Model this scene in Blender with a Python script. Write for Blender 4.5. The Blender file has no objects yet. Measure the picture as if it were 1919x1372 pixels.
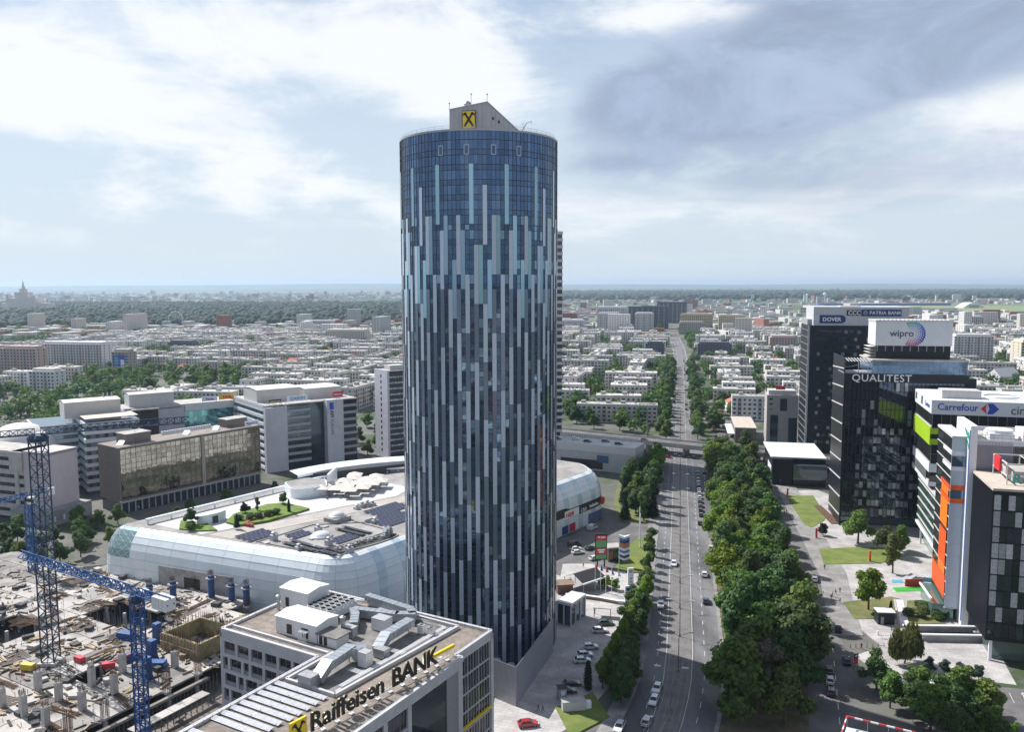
import bpy, bmesh, math, random
from mathutils import Vector, Matrix
R = random.Random(7)
rad = math.radians
SC = bpy.context.scene
COL = SC.collection
# ---------------------------------------------------------------- camera, sky, sun, exposure
cam_data = bpy.data.cameras.new('camera'); cam = bpy.data.objects.new('camera', cam_data); COL.objects.link(cam)
cam_data.sensor_width = 36.0; cam_data.lens = 36.0 * 1550 / 1919
cam_data.clip_start = 1.0; cam_data.clip_end = 90000
cam.matrix_world = (Matrix.Translation((0, 0, 94)) @ Matrix.Rotation(rad(90) - math.atan(151 / 1550), 4, 'X') @ Matrix.Rotation(rad(-0.15), 4, 'Z'))
SC.camera = cam
SUN_AZ = math.atan2(-.80, .60); SUN_EL = rad(46)
w = bpy.data.worlds.new('World'); SC.world = w; w.use_nodes = True
nt = w.node_tree; nt.nodes.clear()
def N(nt, t, **kw):
    n = nt.nodes.new(t)
    for k, v in kw.items():
        if k.startswith('i_'):
            n.inputs[int(k[2:]) if k[2:].isdigit() else k[2:].replace('_', ' ')].default_value = v
        else: setattr(n, k, v)
    return n
def L(nt, a, b): nt.links.new(a, b)
def MATH(nt, op, a, b=None, c=None):
    n = nt.nodes.new('ShaderNodeMath'); n.operation = op
    for i, x in enumerate((a, b, c)):
        if x is None: continue
        if isinstance(x, (int, float)): n.inputs[i].default_value = x
        else: nt.links.new(x, n.inputs[i])
    return n.outputs[0]
def SMOOTH(nt, x, lo, hi):
    n = nt.nodes.new('ShaderNodeMapRange'); n.interpolation_type = 'SMOOTHSTEP'
    n.inputs[1].default_value = lo; n.inputs[2].default_value = hi
    nt.links.new(x, n.inputs[0]); return n.outputs[0]
def MIXC(nt, f, a, b):
    n = nt.nodes.new('ShaderNodeMix'); n.data_type = 'RGBA'
    for i, x in ((0, f), (6, a), (7, b)):
        if isinstance(x, (int, float)): n.inputs[i].default_value = x
        elif isinstance(x, tuple): n.inputs[i].default_value = x if len(x) == 4 else (*x, 1)
        else: nt.links.new(x, n.inputs[i])
    return n.outputs[2]
def build_sky():
    sky = N(nt, 'ShaderNodeTexSky', sky_type='NISHITA', sun_disc=False, sun_elevation=SUN_EL, sun_rotation=SUN_AZ,
            altitude=100, air_density=1.0, dust_density=.5, ozone_density=2.0)
    tc = N(nt, 'ShaderNodeTexCoord'); sep = N(nt, 'ShaderNodeSeparateXYZ'); L(nt, tc.outputs['Generated'], sep.inputs[0])
    x, y, z = sep.outputs
    zz = MATH(nt, 'ADD', MATH(nt, 'MAXIMUM', z, 0.0), 0.13)
    cx = MATH(nt, 'DIVIDE', x, zz); cy = MATH(nt, 'DIVIDE', y, zz)
    cmb = N(nt, 'ShaderNodeCombineXYZ'); L(nt, cx, cmb.inputs[0]); L(nt, cy, cmb.inputs[1])
    def noise(scale, det, rough, off, dist=0.0):
        mp = N(nt, 'ShaderNodeMapping'); mp.inputs[1].default_value = off; L(nt, cmb.outputs[0], mp.inputs[0])
        n = N(nt, 'ShaderNodeTexNoise'); n.inputs['Scale'].default_value = scale; n.inputs['Detail'].default_value = det
        n.inputs['Roughness'].default_value = rough; n.inputs['Distortion'].default_value = dist
        L(nt, mp.outputs[0], n.inputs['Vector']); return n.outputs[0]
    n1 = noise(0.75, 10, .60, CL1, .5)
    mp2 = N(nt, 'ShaderNodeMapping'); mp2.inputs[1].default_value = CL2; mp2.inputs[3].default_value = (1, 1, 2.0); L(nt, tc.outputs['Generated'], mp2.inputs[0])
    nn = N(nt, 'ShaderNodeTexNoise'); nn.inputs['Scale'].default_value = 5.2; nn.inputs['Detail'].default_value = 10; nn.inputs['Roughness'].default_value = .62; nn.inputs['Distortion'].default_value = .5
    L(nt, mp2.outputs[0], nn.inputs['Vector']); n2 = nn.outputs[0]
    n3 = noise(0.5, 5, .5, CL3)
    def blob(ax, el, rx, ry):
        """soft patch of cloud in the sky ahead, around azimuth ax and elevation el (degrees)"""
        dx = MATH(nt, 'DIVIDE', MATH(nt, 'SUBTRACT', MATH(nt, 'DIVIDE', x, MATH(nt, 'MAXIMUM', y, .05)), math.tan(rad(ax))), rx)
        dz = MATH(nt, 'DIVIDE', MATH(nt, 'SUBTRACT', z, math.sin(rad(el))), ry)
        r2 = MATH(nt, 'ADD', MATH(nt, 'MULTIPLY', dx, dx), MATH(nt, 'MULTIPLY', dz, dz))
        return MATH(nt, 'MULTIPLY', MATH(nt, 'POWER', 2.718, MATH(nt, 'MULTIPLY', r2, -1.0)), MATH(nt, 'GREATER_THAN', y, 0.05))
    def total(*bs):
        acc = None
        for w_, *q in bs:
            v = MATH(nt, 'MULTIPLY', blob(*q), w_); acc = v if acc is None else MATH(nt, 'ADD', acc, v)
        return acc
    # a long grey raincloud bank stands over the avenue, bright broken cloud over the left half
    dark = total((1.15, 10.5, 11.4, .17, .040), (1.2, 18, 13.0, .2, .05), (1.15, 26, 15.0, .22, .055), (.9, 21, 18.5, .2, .035), (.7, 3.5, 15.5, .06, .03), (.85, -14.5, 18.2, .08, .016), (.55, -9.5, 9.6, .045, .015), (.45, 7, 8.2, .06, .012), (.75, 20, 6.5, .35, .055))
    bright = total((1.0, -13, 15.2, .13, .03), (1.8, -5, 14.5, .10, .05), (2.0, -2, 12.0, .13, .035), (1.3, 7, 17.2, .06, .02), (1.2, 13.5, 17.4, .06, .016), (.8, -30, 11, .10, .05), (.6, -22, 9, .10, .03), (.6, 25, 10.3, .2, .022), (.4, -12, 7, .1, .03))
    edge = MATH(nt, 'MULTIPLY', MATH(nt, 'SUBTRACT', n2, .5), 2.3)
    darkm = SMOOTH(nt, MATH(nt, 'SUBTRACT', MATH(nt, 'ADD', MATH(nt, 'ADD', dark, MATH(nt, 'MULTIPLY', MATH(nt, 'SUBTRACT', n3, .5), .7)), edge), MATH(nt, 'MULTIPLY', bright, .35)), .25, 1.0)
    cov = MATH(nt, 'ADD', MATH(nt, 'ADD', n1, MATH(nt, 'MULTIPLY', bright, .16)), MATH(nt, 'MULTIPLY', MATH(nt, 'SUBTRACT', n2, .5), .75))
    covm = MATH(nt, 'MULTIPLY', SMOOTH(nt, cov, .43, .68), SMOOTH(nt, z, .01, .10))
    # clouds: white where thin and sunlit, blue grey where thick
    white = (*CLOUD_WHITE, 1); grey = (*CLOUD_GREY, 1)
    # milky summer haze low over the whole horizon
    hzm = MATH(nt, 'MULTIPLY', MATH(nt, 'POWER', MATH(nt, 'SUBTRACT', 1.0, SMOOTH(nt, z, -.02, .62)), .9), .92)
    clear = MIXC(nt, hzm, sky.outputs[0], (*SKY_MILK, 1))
    thin = MIXC(nt, MATH(nt, 'MULTIPLY', covm, .95), clear, white)
    shade = MIXC(nt, SMOOTH(nt, n2, .35, .65), grey, tuple(c * 1.35 for c in CLOUD_GREY) + (1,))
    col = MIXC(nt, MATH(nt, 'MULTIPLY', MATH(nt, 'MULTIPLY', darkm, SMOOTH(nt, z, .03, .14)), .92), thin, shade)
    bg = N(nt, 'ShaderNodeBackground'); bg.inputs[1].default_value = SKY_STRENGTH; L(nt, col, bg.inputs[0])
    out = N(nt, 'ShaderNodeOutputWorld'); L(nt, bg.outputs[0], out.inputs[0])
SKY_STRENGTH = 0.085; HAZE = 5.8e-5
CLOUD_WHITE = (8.1, 8.35, 8.6); CLOUD_GREY = (2.75, 3.4, 4.6); SKY_MILK = (5.7, 6.5, 7.3)
CL1 = (3.1, 1.7, 0); CL2 = (1.4, 8.2, 0); CL3 = (5.5, 2.2, 0)
build_sky()
sun_d = bpy.data.lights.new('sun', 'SUN'); sun_d.energy = 5.0; sun_d.angle = rad(0.55); sun_d.color = (1, .965, .92)
sun = bpy.data.objects.new('sun', sun_d); COL.objects.link(sun)
sdir = Vector((math.sin(SUN_AZ) * math.cos(SUN_EL), math.cos(SUN_AZ) * math.cos(SUN_EL), math.sin(SUN_EL)))
sun.rotation_euler = sdir.to_track_quat('Z', 'Y').to_euler(); sun.location = sdir * 500
vs = SC.view_settings; vs.view_transform = 'Standard'; vs.look = 'None'; vs.exposure = 0.5; vs.gamma = 1.0; vs.use_curve_mapping = False
SC.cycles.max_bounces = 7; SC.cycles.diffuse_bounces = 3; SC.cycles.glossy_bounces = 4; SC.cycles.volume_bounces = 0
SC.cycles.transparent_max_bounces = 8

# ---------------------------------------------------------------- materials
MATS = {}
def mat(name, col, rough=.8, metal=0.0, var=.0, vscale=.3, rnd=0.0, spec=None, bump=0.0, bscale=8., col2=None, ior=None, coat=0, stretch=None, emit=None, wear=0.0, tiles=0.0):
    if name in MATS: return MATS[name]
    m = bpy.data.materials.new(name); m.use_nodes = True; t = m.node_tree
    b = t.nodes['Principled BSDF']; MATS[name] = m
    b.inputs['Base Color'].default_value = (*col, 1); b.inputs['Roughness'].default_value = rough; b.inputs['Metallic'].default_value = metal
    if spec is not None: b.inputs['Specular IOR Level'].default_value = spec
    if ior: b.inputs['IOR'].default_value = ior
    if coat: b.inputs['Coat Weight'].default_value = coat; b.inputs['Coat Roughness'].default_value = .05
    if emit: b.inputs['Emission Color'].default_value = (*emit[:3], 1); b.inputs['Emission Strength'].default_value = emit[3]
    cur = None
    if var or bump or wear or tiles:
        tc = N(t, 'ShaderNodeTexCoord'); src = tc.outputs['Object']
        if stretch:
            mp = N(t, 'ShaderNodeMapping'); mp.inputs[3].default_value = stretch; L(t, src, mp.inputs[0]); src = mp.outputs[0]
    if var:
        n = N(t, 'ShaderNodeTexNoise'); n.inputs['Scale'].default_value = vscale; n.inputs['Detail'].default_value = 6; n.inputs['Roughness'].default_value = .62
        L(t, src, n.inputs['Vector'])
        c2 = col2 or tuple(max(0, c * (1 - var)) for c in col); c1 = col if col2 else tuple(min(1, c * (1 + var * .6)) for c in col)
        cur = MIXC(t, SMOOTH(t, n.outputs[0], .36, .64), c2, c1)
    if wear:
        n = N(t, 'ShaderNodeTexNoise'); n.inputs['Scale'].default_value = vscale * 4.3; n.inputs['Detail'].default_value = 8; n.inputs['Roughness'].default_value = .7
        L(t, src, n.inputs['Vector'])
        f = MATH(t, 'MULTIPLY', SMOOTH(t, n.outputs[0], .56, .72), wear)
        cur = MIXC(t, f, cur if cur is not None else (*col, 1), tuple(c * .45 for c in col))
    if tiles:
        bk = N(t, 'ShaderNodeTexBrick'); bk.inputs['Scale'].default_value = 1.0; bk.inputs['Brick Width'].default_value = tiles; bk.inputs['Row Height'].default_value = tiles * .5; bk.inputs['Mortar Size'].default_value = .045
        bk.inputs['Color1'].default_value = (1, 1, 1, 1); bk.inputs['Color2'].default_value = (.86, .86, .87, 1); bk.inputs['Mortar'].default_value = (.66, .65, .64, 1)
        rt0 = N(t, 'ShaderNodeMapping'); rt0.inputs[2].default_value = (0, 0, .3); L(t, tc.outputs['Object'], rt0.inputs[0]); L(t, rt0.outputs[0], bk.inputs['Vector'])
        mm = N(t, 'ShaderNodeMix'); mm.data_type = 'RGBA'; mm.blend_type = 'MULTIPLY'; mm.inputs[0].default_value = 1.0
        if cur is not None: L(t, cur, mm.inputs[6])
        else: mm.inputs[6].default_value = (*col, 1)
        L(t, bk.outputs['Color'], mm.inputs[7]); cur = mm.outputs[2]
    if rnd:
        oi = N(t, 'ShaderNodeObjectInfo'); hs = N(t, 'ShaderNodeHueSaturation')
        L(t, MATH(t, 'MULTIPLY_ADD', oi.outputs['Random'], 2 * rnd, 1 - rnd), hs.inputs['Value'])
        L(t, MATH(t, 'MULTIPLY_ADD', MATH(t, 'FRACT', MATH(t, 'MULTIPLY', oi.outputs['Random'], 7.31)), rnd * .14, .5 - rnd * .07), hs.inputs['Hue'])
        if cur is not None: L(t, cur, hs.inputs['Color'])
        else: hs.inputs['Color'].default_value = (*col, 1)
        cur = hs.outputs[0]
    if cur is not None: L(t, cur, b.inputs['Base Color'])
    if bump:
        n = N(t, 'ShaderNodeTexNoise'); n.inputs['Scale'].default_value = bscale; n.inputs['Detail'].default_value = 4
        L(t, src, n.inputs['Vector'])
        bp = N(t, 'ShaderNodeBump'); bp.inputs['Strength'].default_value = bump; bp.inputs['Distance'].default_value = .05
        L(t, n.outputs[0], bp.inputs['Height']); L(t, bp.outputs[0], b.inputs['Normal'])
    return m
def glass(name, col, metal=.55, rough=.04, rnd=.25, wav=.0):
    """mirror-like curtain wall glass: tinted, each object a little different"""
    if name in MATS: return MATS[name]
    m = mat(name, col, rough, metal, rnd=rnd, ior=1.6)
    if wav:
        t = m.node_tree; b = t.nodes['Principled BSDF']
        tc = N(t, 'ShaderNodeTexCoord'); n = N(t, 'ShaderNodeTexNoise'); n.inputs['Scale'].default_value = .55; n.inputs['Detail'].default_value = 1
        L(t, tc.outputs['Object'], n.inputs['Vector'])
        bp = N(t, 'ShaderNodeBump'); bp.inputs['Strength'].default_value = wav; bp.inputs['Distance'].default_value = .02
        L(t, n.outputs[0], bp.inputs['Height']); L(t, bp.outputs[0], b.inputs['Normal'])
    return m

# ---------------------------------------------------------------- mesh helpers
class MB:
    def __init__(s): s.v = []; s.f = []; s.m = []
    def poly(s, pts, m=0):
        i = len(s.v); s.v += [tuple(p) for p in pts]; s.f.append(tuple(range(i, i + len(pts)))); s.m.append(m); return s
    def box(s, x0, x1, y0, y1, z0, z1, m=0, mt=None, nb=False):
        i = len(s.v)
        s.v += [(x0, y0, z0), (x1, y0, z0), (x1, y1, z0), (x0, y1, z0), (x0, y0, z1), (x1, y0, z1), (x1, y1, z1), (x0, y1, z1)]
        fs = [(4, 5, 6, 7), (0, 1, 5, 4), (1, 2, 6, 5), (2, 3, 7, 6), (3, 0, 4, 7)] + ([] if nb else [(3, 2, 1, 0)])
        for k, f in enumerate(fs): s.f.append(tuple(i + j for j in f)); s.m.append(mt if (k == 0 and mt is not None) else m)
        return s
    def boxr(s, c, sx, sy, sz, rz=0, m=0, mt=None):
        """box centred on c in plan, standing on c.z, turned by rz"""
        i = len(s.v); k = MB().box(-sx / 2, sx / 2, -sy / 2, sy / 2, 0, sz, m, mt)
        ca, sa = math.cos(rz), math.sin(rz)
        s.v += [(c[0] + x * ca - y * sa, c[1] + x * sa + y * ca, c[2] + z) for x, y, z in k.v]
        s.f += [tuple(i + j for j in f) for f in k.f]; s.m += k.m; return s
    def prism(s, pts, z0, z1, m=0, mt=None, mbm=None):
        i = len(s.v); n = len(pts)
        a = sum(pts[k][0] * pts[(k + 1) % n][1] - pts[(k + 1) % n][0] * pts[k][1] for k in range(n))
        if a < 0: pts = pts[::-1]
        s.v += [(p[0], p[1], z0) for p in pts] + [(p[0], p[1], z1) for p in pts]
        for k in range(n): s.f.append((i + k, i + (k + 1) % n, i + n + (k + 1) % n, i + n + k)); s.m.append(m)
        s.f.append(tuple(i + n + k for k in range(n))); s.m.append(m if mt is None else mt)
        s.f.append(tuple(i + n - 1 - k for k in range(n))); s.m.append(m if mbm is None else mbm); return s
    def bar(s, a, b, wd, m=0, h=None):
        a = Vector(a); b = Vector(b); d = b - a
        if d.length < 1e-6: return s
        d.normalize(); up = Vector((0, 0, 1)) if abs(d.z) < .95 else Vector((0, 1, 0))
        sx = d.cross(up).normalized() * wd / 2; sy = sx.cross(d).normalized() * (h or wd) / 2
        i = len(s.v)
        for p in (a, b): s.v += [tuple(p - sx - sy), tuple(p + sx - sy), tuple(p + sx + sy), tuple(p - sx + sy)]
        for f in ((0, 1, 5, 4), (1, 2, 6, 5), (2, 3, 7, 6), (3, 0, 4, 7), (3, 2, 1, 0), (4, 5, 6, 7)):
            s.f.append(tuple(i + j for j in f)); s.m.append(m)
        return s
    def path(s, pts, wd, m=0, closed=False, h=None):
        n = len(pts)
        for k in range(n if closed else n - 1): s.bar(pts[k], pts[(k + 1) % n], wd, m, h)
        return s
    def lathe(s, prof, n=16, c=(0, 0, 0), m=0, capt=True, capb=False):
        """prof: list of (r, z)"""
        i = len(s.v)
        for r, z in prof:
            for k in range(n):
                a = 2 * math.pi * k / n; s.v.append((c[0] + r * math.cos(a), c[1] + r * math.sin(a), c[2] + z))
        for j in range(len(prof) - 1):
            for k in range(n):
                s.f.append((i + j * n + k, i + j * n + (k + 1) % n, i + (j + 1) * n + (k + 1) % n, i + (j + 1) * n + k)); s.m.append(m)
        if capt: s.f.append(tuple(i + (len(prof) - 1) * n + k for k in range(n))); s.m.append(m)
        if capb: s.f.append(tuple(i + n - 1 - k for k in range(n))); s.m.append(m)
        return s
    def cyl(s, c, r, z0, z1, n=12, m=0): return s.lathe([(r, z0), (r, z1)], n, (c[0], c[1], 0), m, True, True)
    def tube(s, a, b, r, n=8, m=0):
        a = Vector(a); b = Vector(b); d = (b - a)
        if d.length < 1e-6: return s
        d.normalize(); up = Vector((0, 0, 1)) if abs(d.z) < .95 else Vector((0, 1, 0))
        x = d.cross(up).normalized(); y = x.cross(d); i = len(s.v)
        r2 = r if not isinstance(r, tuple) else r[1]; r1 = r if not isinstance(r, tuple) else r[0]
        for p, rr in ((a, r1), (b, r2)):
            for k in range(n):
                t = -2 * math.pi * k / n; s.v.append(tuple(p + x * (rr * math.cos(t)) + y * (rr * math.sin(t))))
        for k in range(n): s.f.append((i + k, i + (k + 1) % n, i + n + (k + 1) % n, i + n + k)); s.m.append(m)
        s.f.append(tuple(i + n + k for k in range(n))); s.m.append(m); s.f.append(tuple(i + n - 1 - k for k in range(n))); s.m.append(m)
        return s
    def add(s, o, M=None, moff=0):
        i = len(s.v); s.v += [tuple(M @ Vector(p)) for p in o.v] if M else o.v
        s.f += [tuple(i + j for j in f) for f in o.f]; s.m += [k + moff for k in o.m]; return s
    def mesh(s, name, mats, smooth=False):
        me = bpy.data.meshes.new(name); me.from_pydata(s.v, [], s.f)
        for x in (mats if isinstance(mats, (list, tuple)) else [mats]): me.materials.append(x)
        if s.m and max(s.m): me.polygons.foreach_set('material_index', s.m)
        if smooth: me.polygons.foreach_set('use_smooth', [True] * len(me.polygons))
        me.update(); return me
    def build(s, name, mats, parent=None, loc=(0, 0, 0), rz=0, smooth=False, kind=None):
        return inst(s.mesh(name, mats, smooth), name, parent, loc, rz, kind=kind)
def inst(me, name, parent=None, loc=(0, 0, 0), rz=0, scale=None, kind=None):
    o = bpy.data.objects.new(name, me); COL.objects.link(o); o.location = loc; o.rotation_euler = (0, 0, rz)
    if scale is not None: o.scale = scale if isinstance(scale, tuple) else (scale,) * 3
    if parent is not None: o.parent = parent
    if kind: o['kind'] = kind
    return o
def tag(o, label, cat, group=None):
    o['label'] = label; o['category'] = cat
    if group: o['group'] = group
    return o
def T(name, label, cat, loc=(0, 0, 0), rz=0, group=None):
    o = bpy.data.objects.new(name, None); COL.objects.link(o); o.location = loc; o.rotation_euler = (0, 0, rz)
    o.empty_display_size = .5
    return tag(o, label, cat, group)
KIDS = {}
def dup(root, loc, rz=0, scale=None, label=None, group=None):
    """a copy of a thing with copies of its parts and sub-parts"""
    if root not in KIDS: KIDS[root] = [(c, list(c.children)) for c in root.children]
    r = root.copy(); COL.objects.link(r); r.location = loc; r.rotation_euler = (0, 0, rz)
    if scale is not None: r.scale = scale if isinstance(scale, tuple) else (scale,) * 3
    if label: r['label'] = label
    if group: r['group'] = group
    for ch, sub in KIDS[root]:
        c = ch.copy(); COL.objects.link(c); c.parent = r
        for g in sub:
            d = g.copy(); COL.objects.link(d); d.parent = c
    return r
def struct(o): o['kind'] = 'structure'; return o
def text(s, size, parent, origin, xdir, up, m, depth=.08, name='lettering', bold=0.0, align='LEFT', shear=0.0, spacing=1.0):
    """raised lettering standing on a wall; xdir runs along the line of text"""
    cu = bpy.data.curves.new(name, 'FONT'); cu.body = s; cu.size = size; cu.extrude = depth; cu.offset = bold; cu.align_x = align; cu.shear = shear; cu.space_character = spacing
    cu.resolution_u = 3
    tmp = bpy.data.objects.new('tmp', cu); COL.objects.link(tmp)
    dg = bpy.context.evaluated_depsgraph_get(); me = bpy.data.meshes.new_from_object(tmp.evaluated_get(dg))
    bpy.data.objects.remove(tmp); bpy.data.curves.remove(cu)
    me.materials.clear(); me.materials.append(m)
    o = inst(me, name, parent)
    x = Vector(xdir).normalized(); y = Vector(up).normalized(); z = x.cross(y)
    M = Matrix((x, y, z)).transposed().to_4x4(); M.translation = Vector(origin); o.matrix_basis = M
    return o
def lerp(a, b, t): return tuple(p + (q - p) * t for p, q in zip(a, b))
def inside(p, poly):
    c = False; n = len(poly)
    for i in range(n):
        a, b = poly[i], poly[i - 1]
        if (a[1] > p[1]) != (b[1] > p[1]) and p[0] < (b[0] - a[0]) * (p[1] - a[1]) / (b[1] - a[1]) + a[0]: c = not c
    return c
ROAD_DIR = Vector((.1994, .98)); 
def road_x(Y): return 44.8 + .2035 * (Y - 213.8) - (0 if Y > 205 else .0022 * (205 - Y) ** 2) - (3.5e-5 * (Y - 900) ** 2 if Y > 900 else 0)

# ---------------------------------------------------------------- the setting: ground, roads, pavements, lawns
asph = mat('asphalt', (.14, .14, .148), .85, var=.4, vscale=.06, bump=.2, wear=.4, stretch=(1.6, .35, 1))
asph2 = mat('asphalt_old', (.135, .13, .13), .9, var=.25, vscale=.12, wear=.3)
pave = mat('pavement_slabs', (.27, .26, .255), .85, var=.25, vscale=.16, wear=.35, tiles=1.6)
plaza_m = mat('plaza_granite', (.44, .42, .41), .75, var=.22, vscale=.13, wear=.3, tiles=2.4)
plaza_d = mat('plaza_dark_granite', (.2, .2, .215), .75, var=.15, vscale=.4, wear=.25)
kerb_m = mat('kerb_stone', (.38, .37, .36), .85, var=.1)
lawn_m = mat('lawn', (.16, .19, .04), .95, var=.3, vscale=.2, col2=(.10, .145, .03), bump=.8, bscale=4, wear=.3)
lawn_d = mat('dry_lawn', (.17, .16, .06), .95, var=.3, vscale=.2, col2=(.09, .12, .035), bump=.6, bscale=5)
soil = mat('park_soil', (.17, .135, .085), .95, var=.4, vscale=.13, col2=(.05, .065, .03))
paint = mat('road_paint', (.62, .62, .6), .7, var=.2, vscale=2., wear=.5)
rail_m = mat('tram_rail', (.2, .2, .205), .5, metal=.3)
track_m = mat('tram_bed', (.16, .15, .148), .9, var=.2, vscale=.3, wear=.3)

def ground_material():
    m = mat('city_ground', (.2, .19, .17), .95); t = m.node_tree; b = t.nodes['Principled BSDF']
    tc = N(t, 'ShaderNodeTexCoord')
    def nz(sc, det=6, ro=.6):
        n = N(t, 'ShaderNodeTexNoise'); n.inputs['Scale'].default_value = sc; n.inputs['Detail'].default_value = det; n.inputs['Roughness'].default_value = ro
        L(t, tc.outputs['Object'], n.inputs['Vector']); return n.outputs[0]
    c = MIXC(t, SMOOTH(t, nz(.018), .42, .56), (.045, .07, .026), (.135, .13, .118))
    c = MIXC(t, SMOOTH(t, nz(.11, 5), .5, .62), c, (.10, .10, .10))
    far = MIXC(t, SMOOTH(t, nz(.00055, 5), .42, .6), (.05, .085, .035), (.16, .17, .11))
    far = MIXC(t, SMOOTH(t, nz(.0035, 7, .7), .56, .66), far, (.26, .25, .23))
    sp = N(t, 'ShaderNodeSeparateXYZ'); L(t, tc.outputs['Object'], sp.inputs[0])
    c = MIXC(t, SMOOTH(t, sp.outputs[1], 1700, 2600), c, far)
    L(t, c, b.inputs['Base Color']); return m
g_ = MB().poly([(-60000, -30000, 0), (60000, -30000, 0), (60000, 70000, 0), (-60000, 70000, 0)])
struct(g_.build('ground', ground_material()))
# far low hills on the skyline
hm = mat('far_woodland', (.05, .085, .035), .95, var=.4, vscale=.0006, col2=(.12, .13, .07))
def hill_row(Y, h0, h1, seed, X0=-26000, X1=26000):
    r = random.Random(seed); b = MB(); n = 90; ph = [r.uniform(0, 6.28) for _ in range(6)]
    P = []
    for i in range(n + 1):
        x = X0 + (X1 - X0) * i / n; u = i / n * 10
        h = h0 + (h1 - h0) * (.5 + .5 * (math.sin(u * .9 + ph[0]) * .5 + math.sin(u * 2.3 + ph[1]) * .3 + math.sin(u * 5.1 + ph[2]) * .2))
        P.append((x, h))
    for i in range(n):
        (x0, a), (x1, c) = P[i], P[i + 1]
        b.poly([(x0, Y - 1500, -1), (x1, Y - 1500, -1), (x1, Y, c), (x0, Y, a)]); b.poly([(x0, Y, a), (x1, Y, c), (x1, Y + 1800, -1), (x0, Y + 1800, -1)])
    return struct(b.build('hills', hm, smooth=True))
hill_row(15500, 20, 70, 3); hill_row(20500, 70, 150, 5)

def strip(name, ys, xl, xr, z, m, kind='structure'):
    b = MB()
    for a, c in zip(ys[:-1], ys[1:]): b.poly([(xl(a), a, z), (xr(a), a, z), (xr(c), c, z), (xl(c), c, z)])
    o = b.build(name, m); o['kind'] = kind; return o
YS = [118, 130, 140, 150, 160, 170, 180, 190, 205, 240, 300, 360, 440, 520, 650, 800, 1000, 1200, 1500]
WL = lambda Y: (6.6 if Y > 480 else 8.3) if Y > 200 else 8.3 + (200 - Y) * .05
WR = lambda Y: 10.6 + (3.2 if 300 < Y < 440 else 0)
strip('avenue', YS, lambda Y: road_x(Y) - WL(Y), lambda Y: road_x(Y) + (10.6 if Y < 480 else 8.2), .03, asph)
struct(MB().prism([(road_x(308) + 10, 308), (road_x(330) + 13.8, 330), (road_x(452) + 13.8, 452), (road_x(452) + 10, 452)], 0, .05, asph and 0).build('road_widening', asph))
strip('tram_bed', YS, lambda Y: road_x(Y) - 3.1, lambda Y: road_x(Y) + 3.1, .06, track_m)
for dx in (-2.45, -1.0, 1.0, 2.45):
    b = MB()
    for a, c in zip(YS[:-1], YS[1:]):
        x0, x1 = road_x(a) + dx, road_x(c) + dx; b.poly([(x0 - .06, a, .075), (x0 + .06, a, .075), (x1 + .06, c, .075), (x1 - .06, c, .075)])
    struct(b.build('tram_rail', rail_m))
b = MB(); b2 = MB()
for i in range(150):
    Y = 150 + i * 6.5
    for dx in (-5.6, 6.4):
        x0, x1 = road_x(Y) + dx, road_x(Y + 2.6) + dx
        b.poly([(x0 - .07, Y, .078), (x0 + .07, Y, .078), (x1 + .07, Y + 2.6, .078), (x1 - .07, Y + 2.6, .078)])
for a, c in zip(YS[:-1], YS[1:]):
    for dx in (-3.35, 3.35):
        x0, x1 = road_x(a) + dx, road_x(c) + dx; b2.poly([(x0 - .06, a, .078), (x0 + .06, a, .078), (x1 + .06, c, .078), (x1 - .06, c, .078)])
struct(b.build('lane_dashes', paint)); struct(b2.build('lane_lines', paint))
# kerbed pavement along the avenue
def slab(name, pts, h, m, z0=0.0):
    o = MB().prism(pts, z0, h).build(name, m); o['kind'] = 'structure'; return o
def edge_poly(ys, f0, f1): return [(f0(Y), Y) for Y in ys] + [(f1(Y), Y) for Y in reversed(ys)]
slab('pavement', edge_poly([y for y in YS if y <= 440], lambda Y: road_x(Y) - WL(Y) - 4.2, lambda Y: road_x(Y) - WL(Y)), .15, pave)
slab('pavement', edge_poly([y for y in YS if y <= 300], lambda Y: road_x(Y) + 10.6, lambda Y: road_x(Y) + 11.6), .15, pave)
slab('pavement', edge_poly([y for y in YS if y >= 440], lambda Y: road_x(Y) - 8.4, lambda Y: road_x(Y) - 6.6), .15, pave)
slab('pavement', edge_poly([y for y in YS if y >= 520], lambda Y: road_x(Y) + 8.2, lambda Y: road_x(Y) + 10), .15, pave)
# wooded strip between the avenue and the side street
SIDE = lambda Y: 82.1 + (Y - 203.8) * .345 if Y < 204 else (82.1 + (Y - 203.8) * .30 if Y < 262 else 99.5 + (Y - 262) * .20)
PARK = edge_poly([150, 180, 205, 240, 300, 330, 440], lambda Y: road_x(Y) + 11.8 + (2.4 if Y > 305 else -.1), lambda Y: SIDE(Y) - 6.5)
slab('park_soil', PARK, .02, soil)
# side street with dashes
ys2 = [140, 165, 180, 195, 204, 220, 240, 262, 300, 350, 400]
strip('side_street', ys2, lambda Y: SIDE(Y) - 6.6, lambda Y: SIDE(Y) + (4.4 if Y < 214 else .4), .04, asph2)
b = MB()
for Y in (203.8, 196.1, 188.6, 181.5, 175.2, 169, 163):
    d = Vector((.33, .94)); p = Vector((SIDE(Y) , Y)); n = Vector((d.y, -d.x)) * .1; q = p + d * 3.2
    b.poly([(*(p - n), .06), (*(p + n), .06), (*(q + n), .06), (*(q - n), .06)])
struct(b.build('side_street_dashes', paint))
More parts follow.
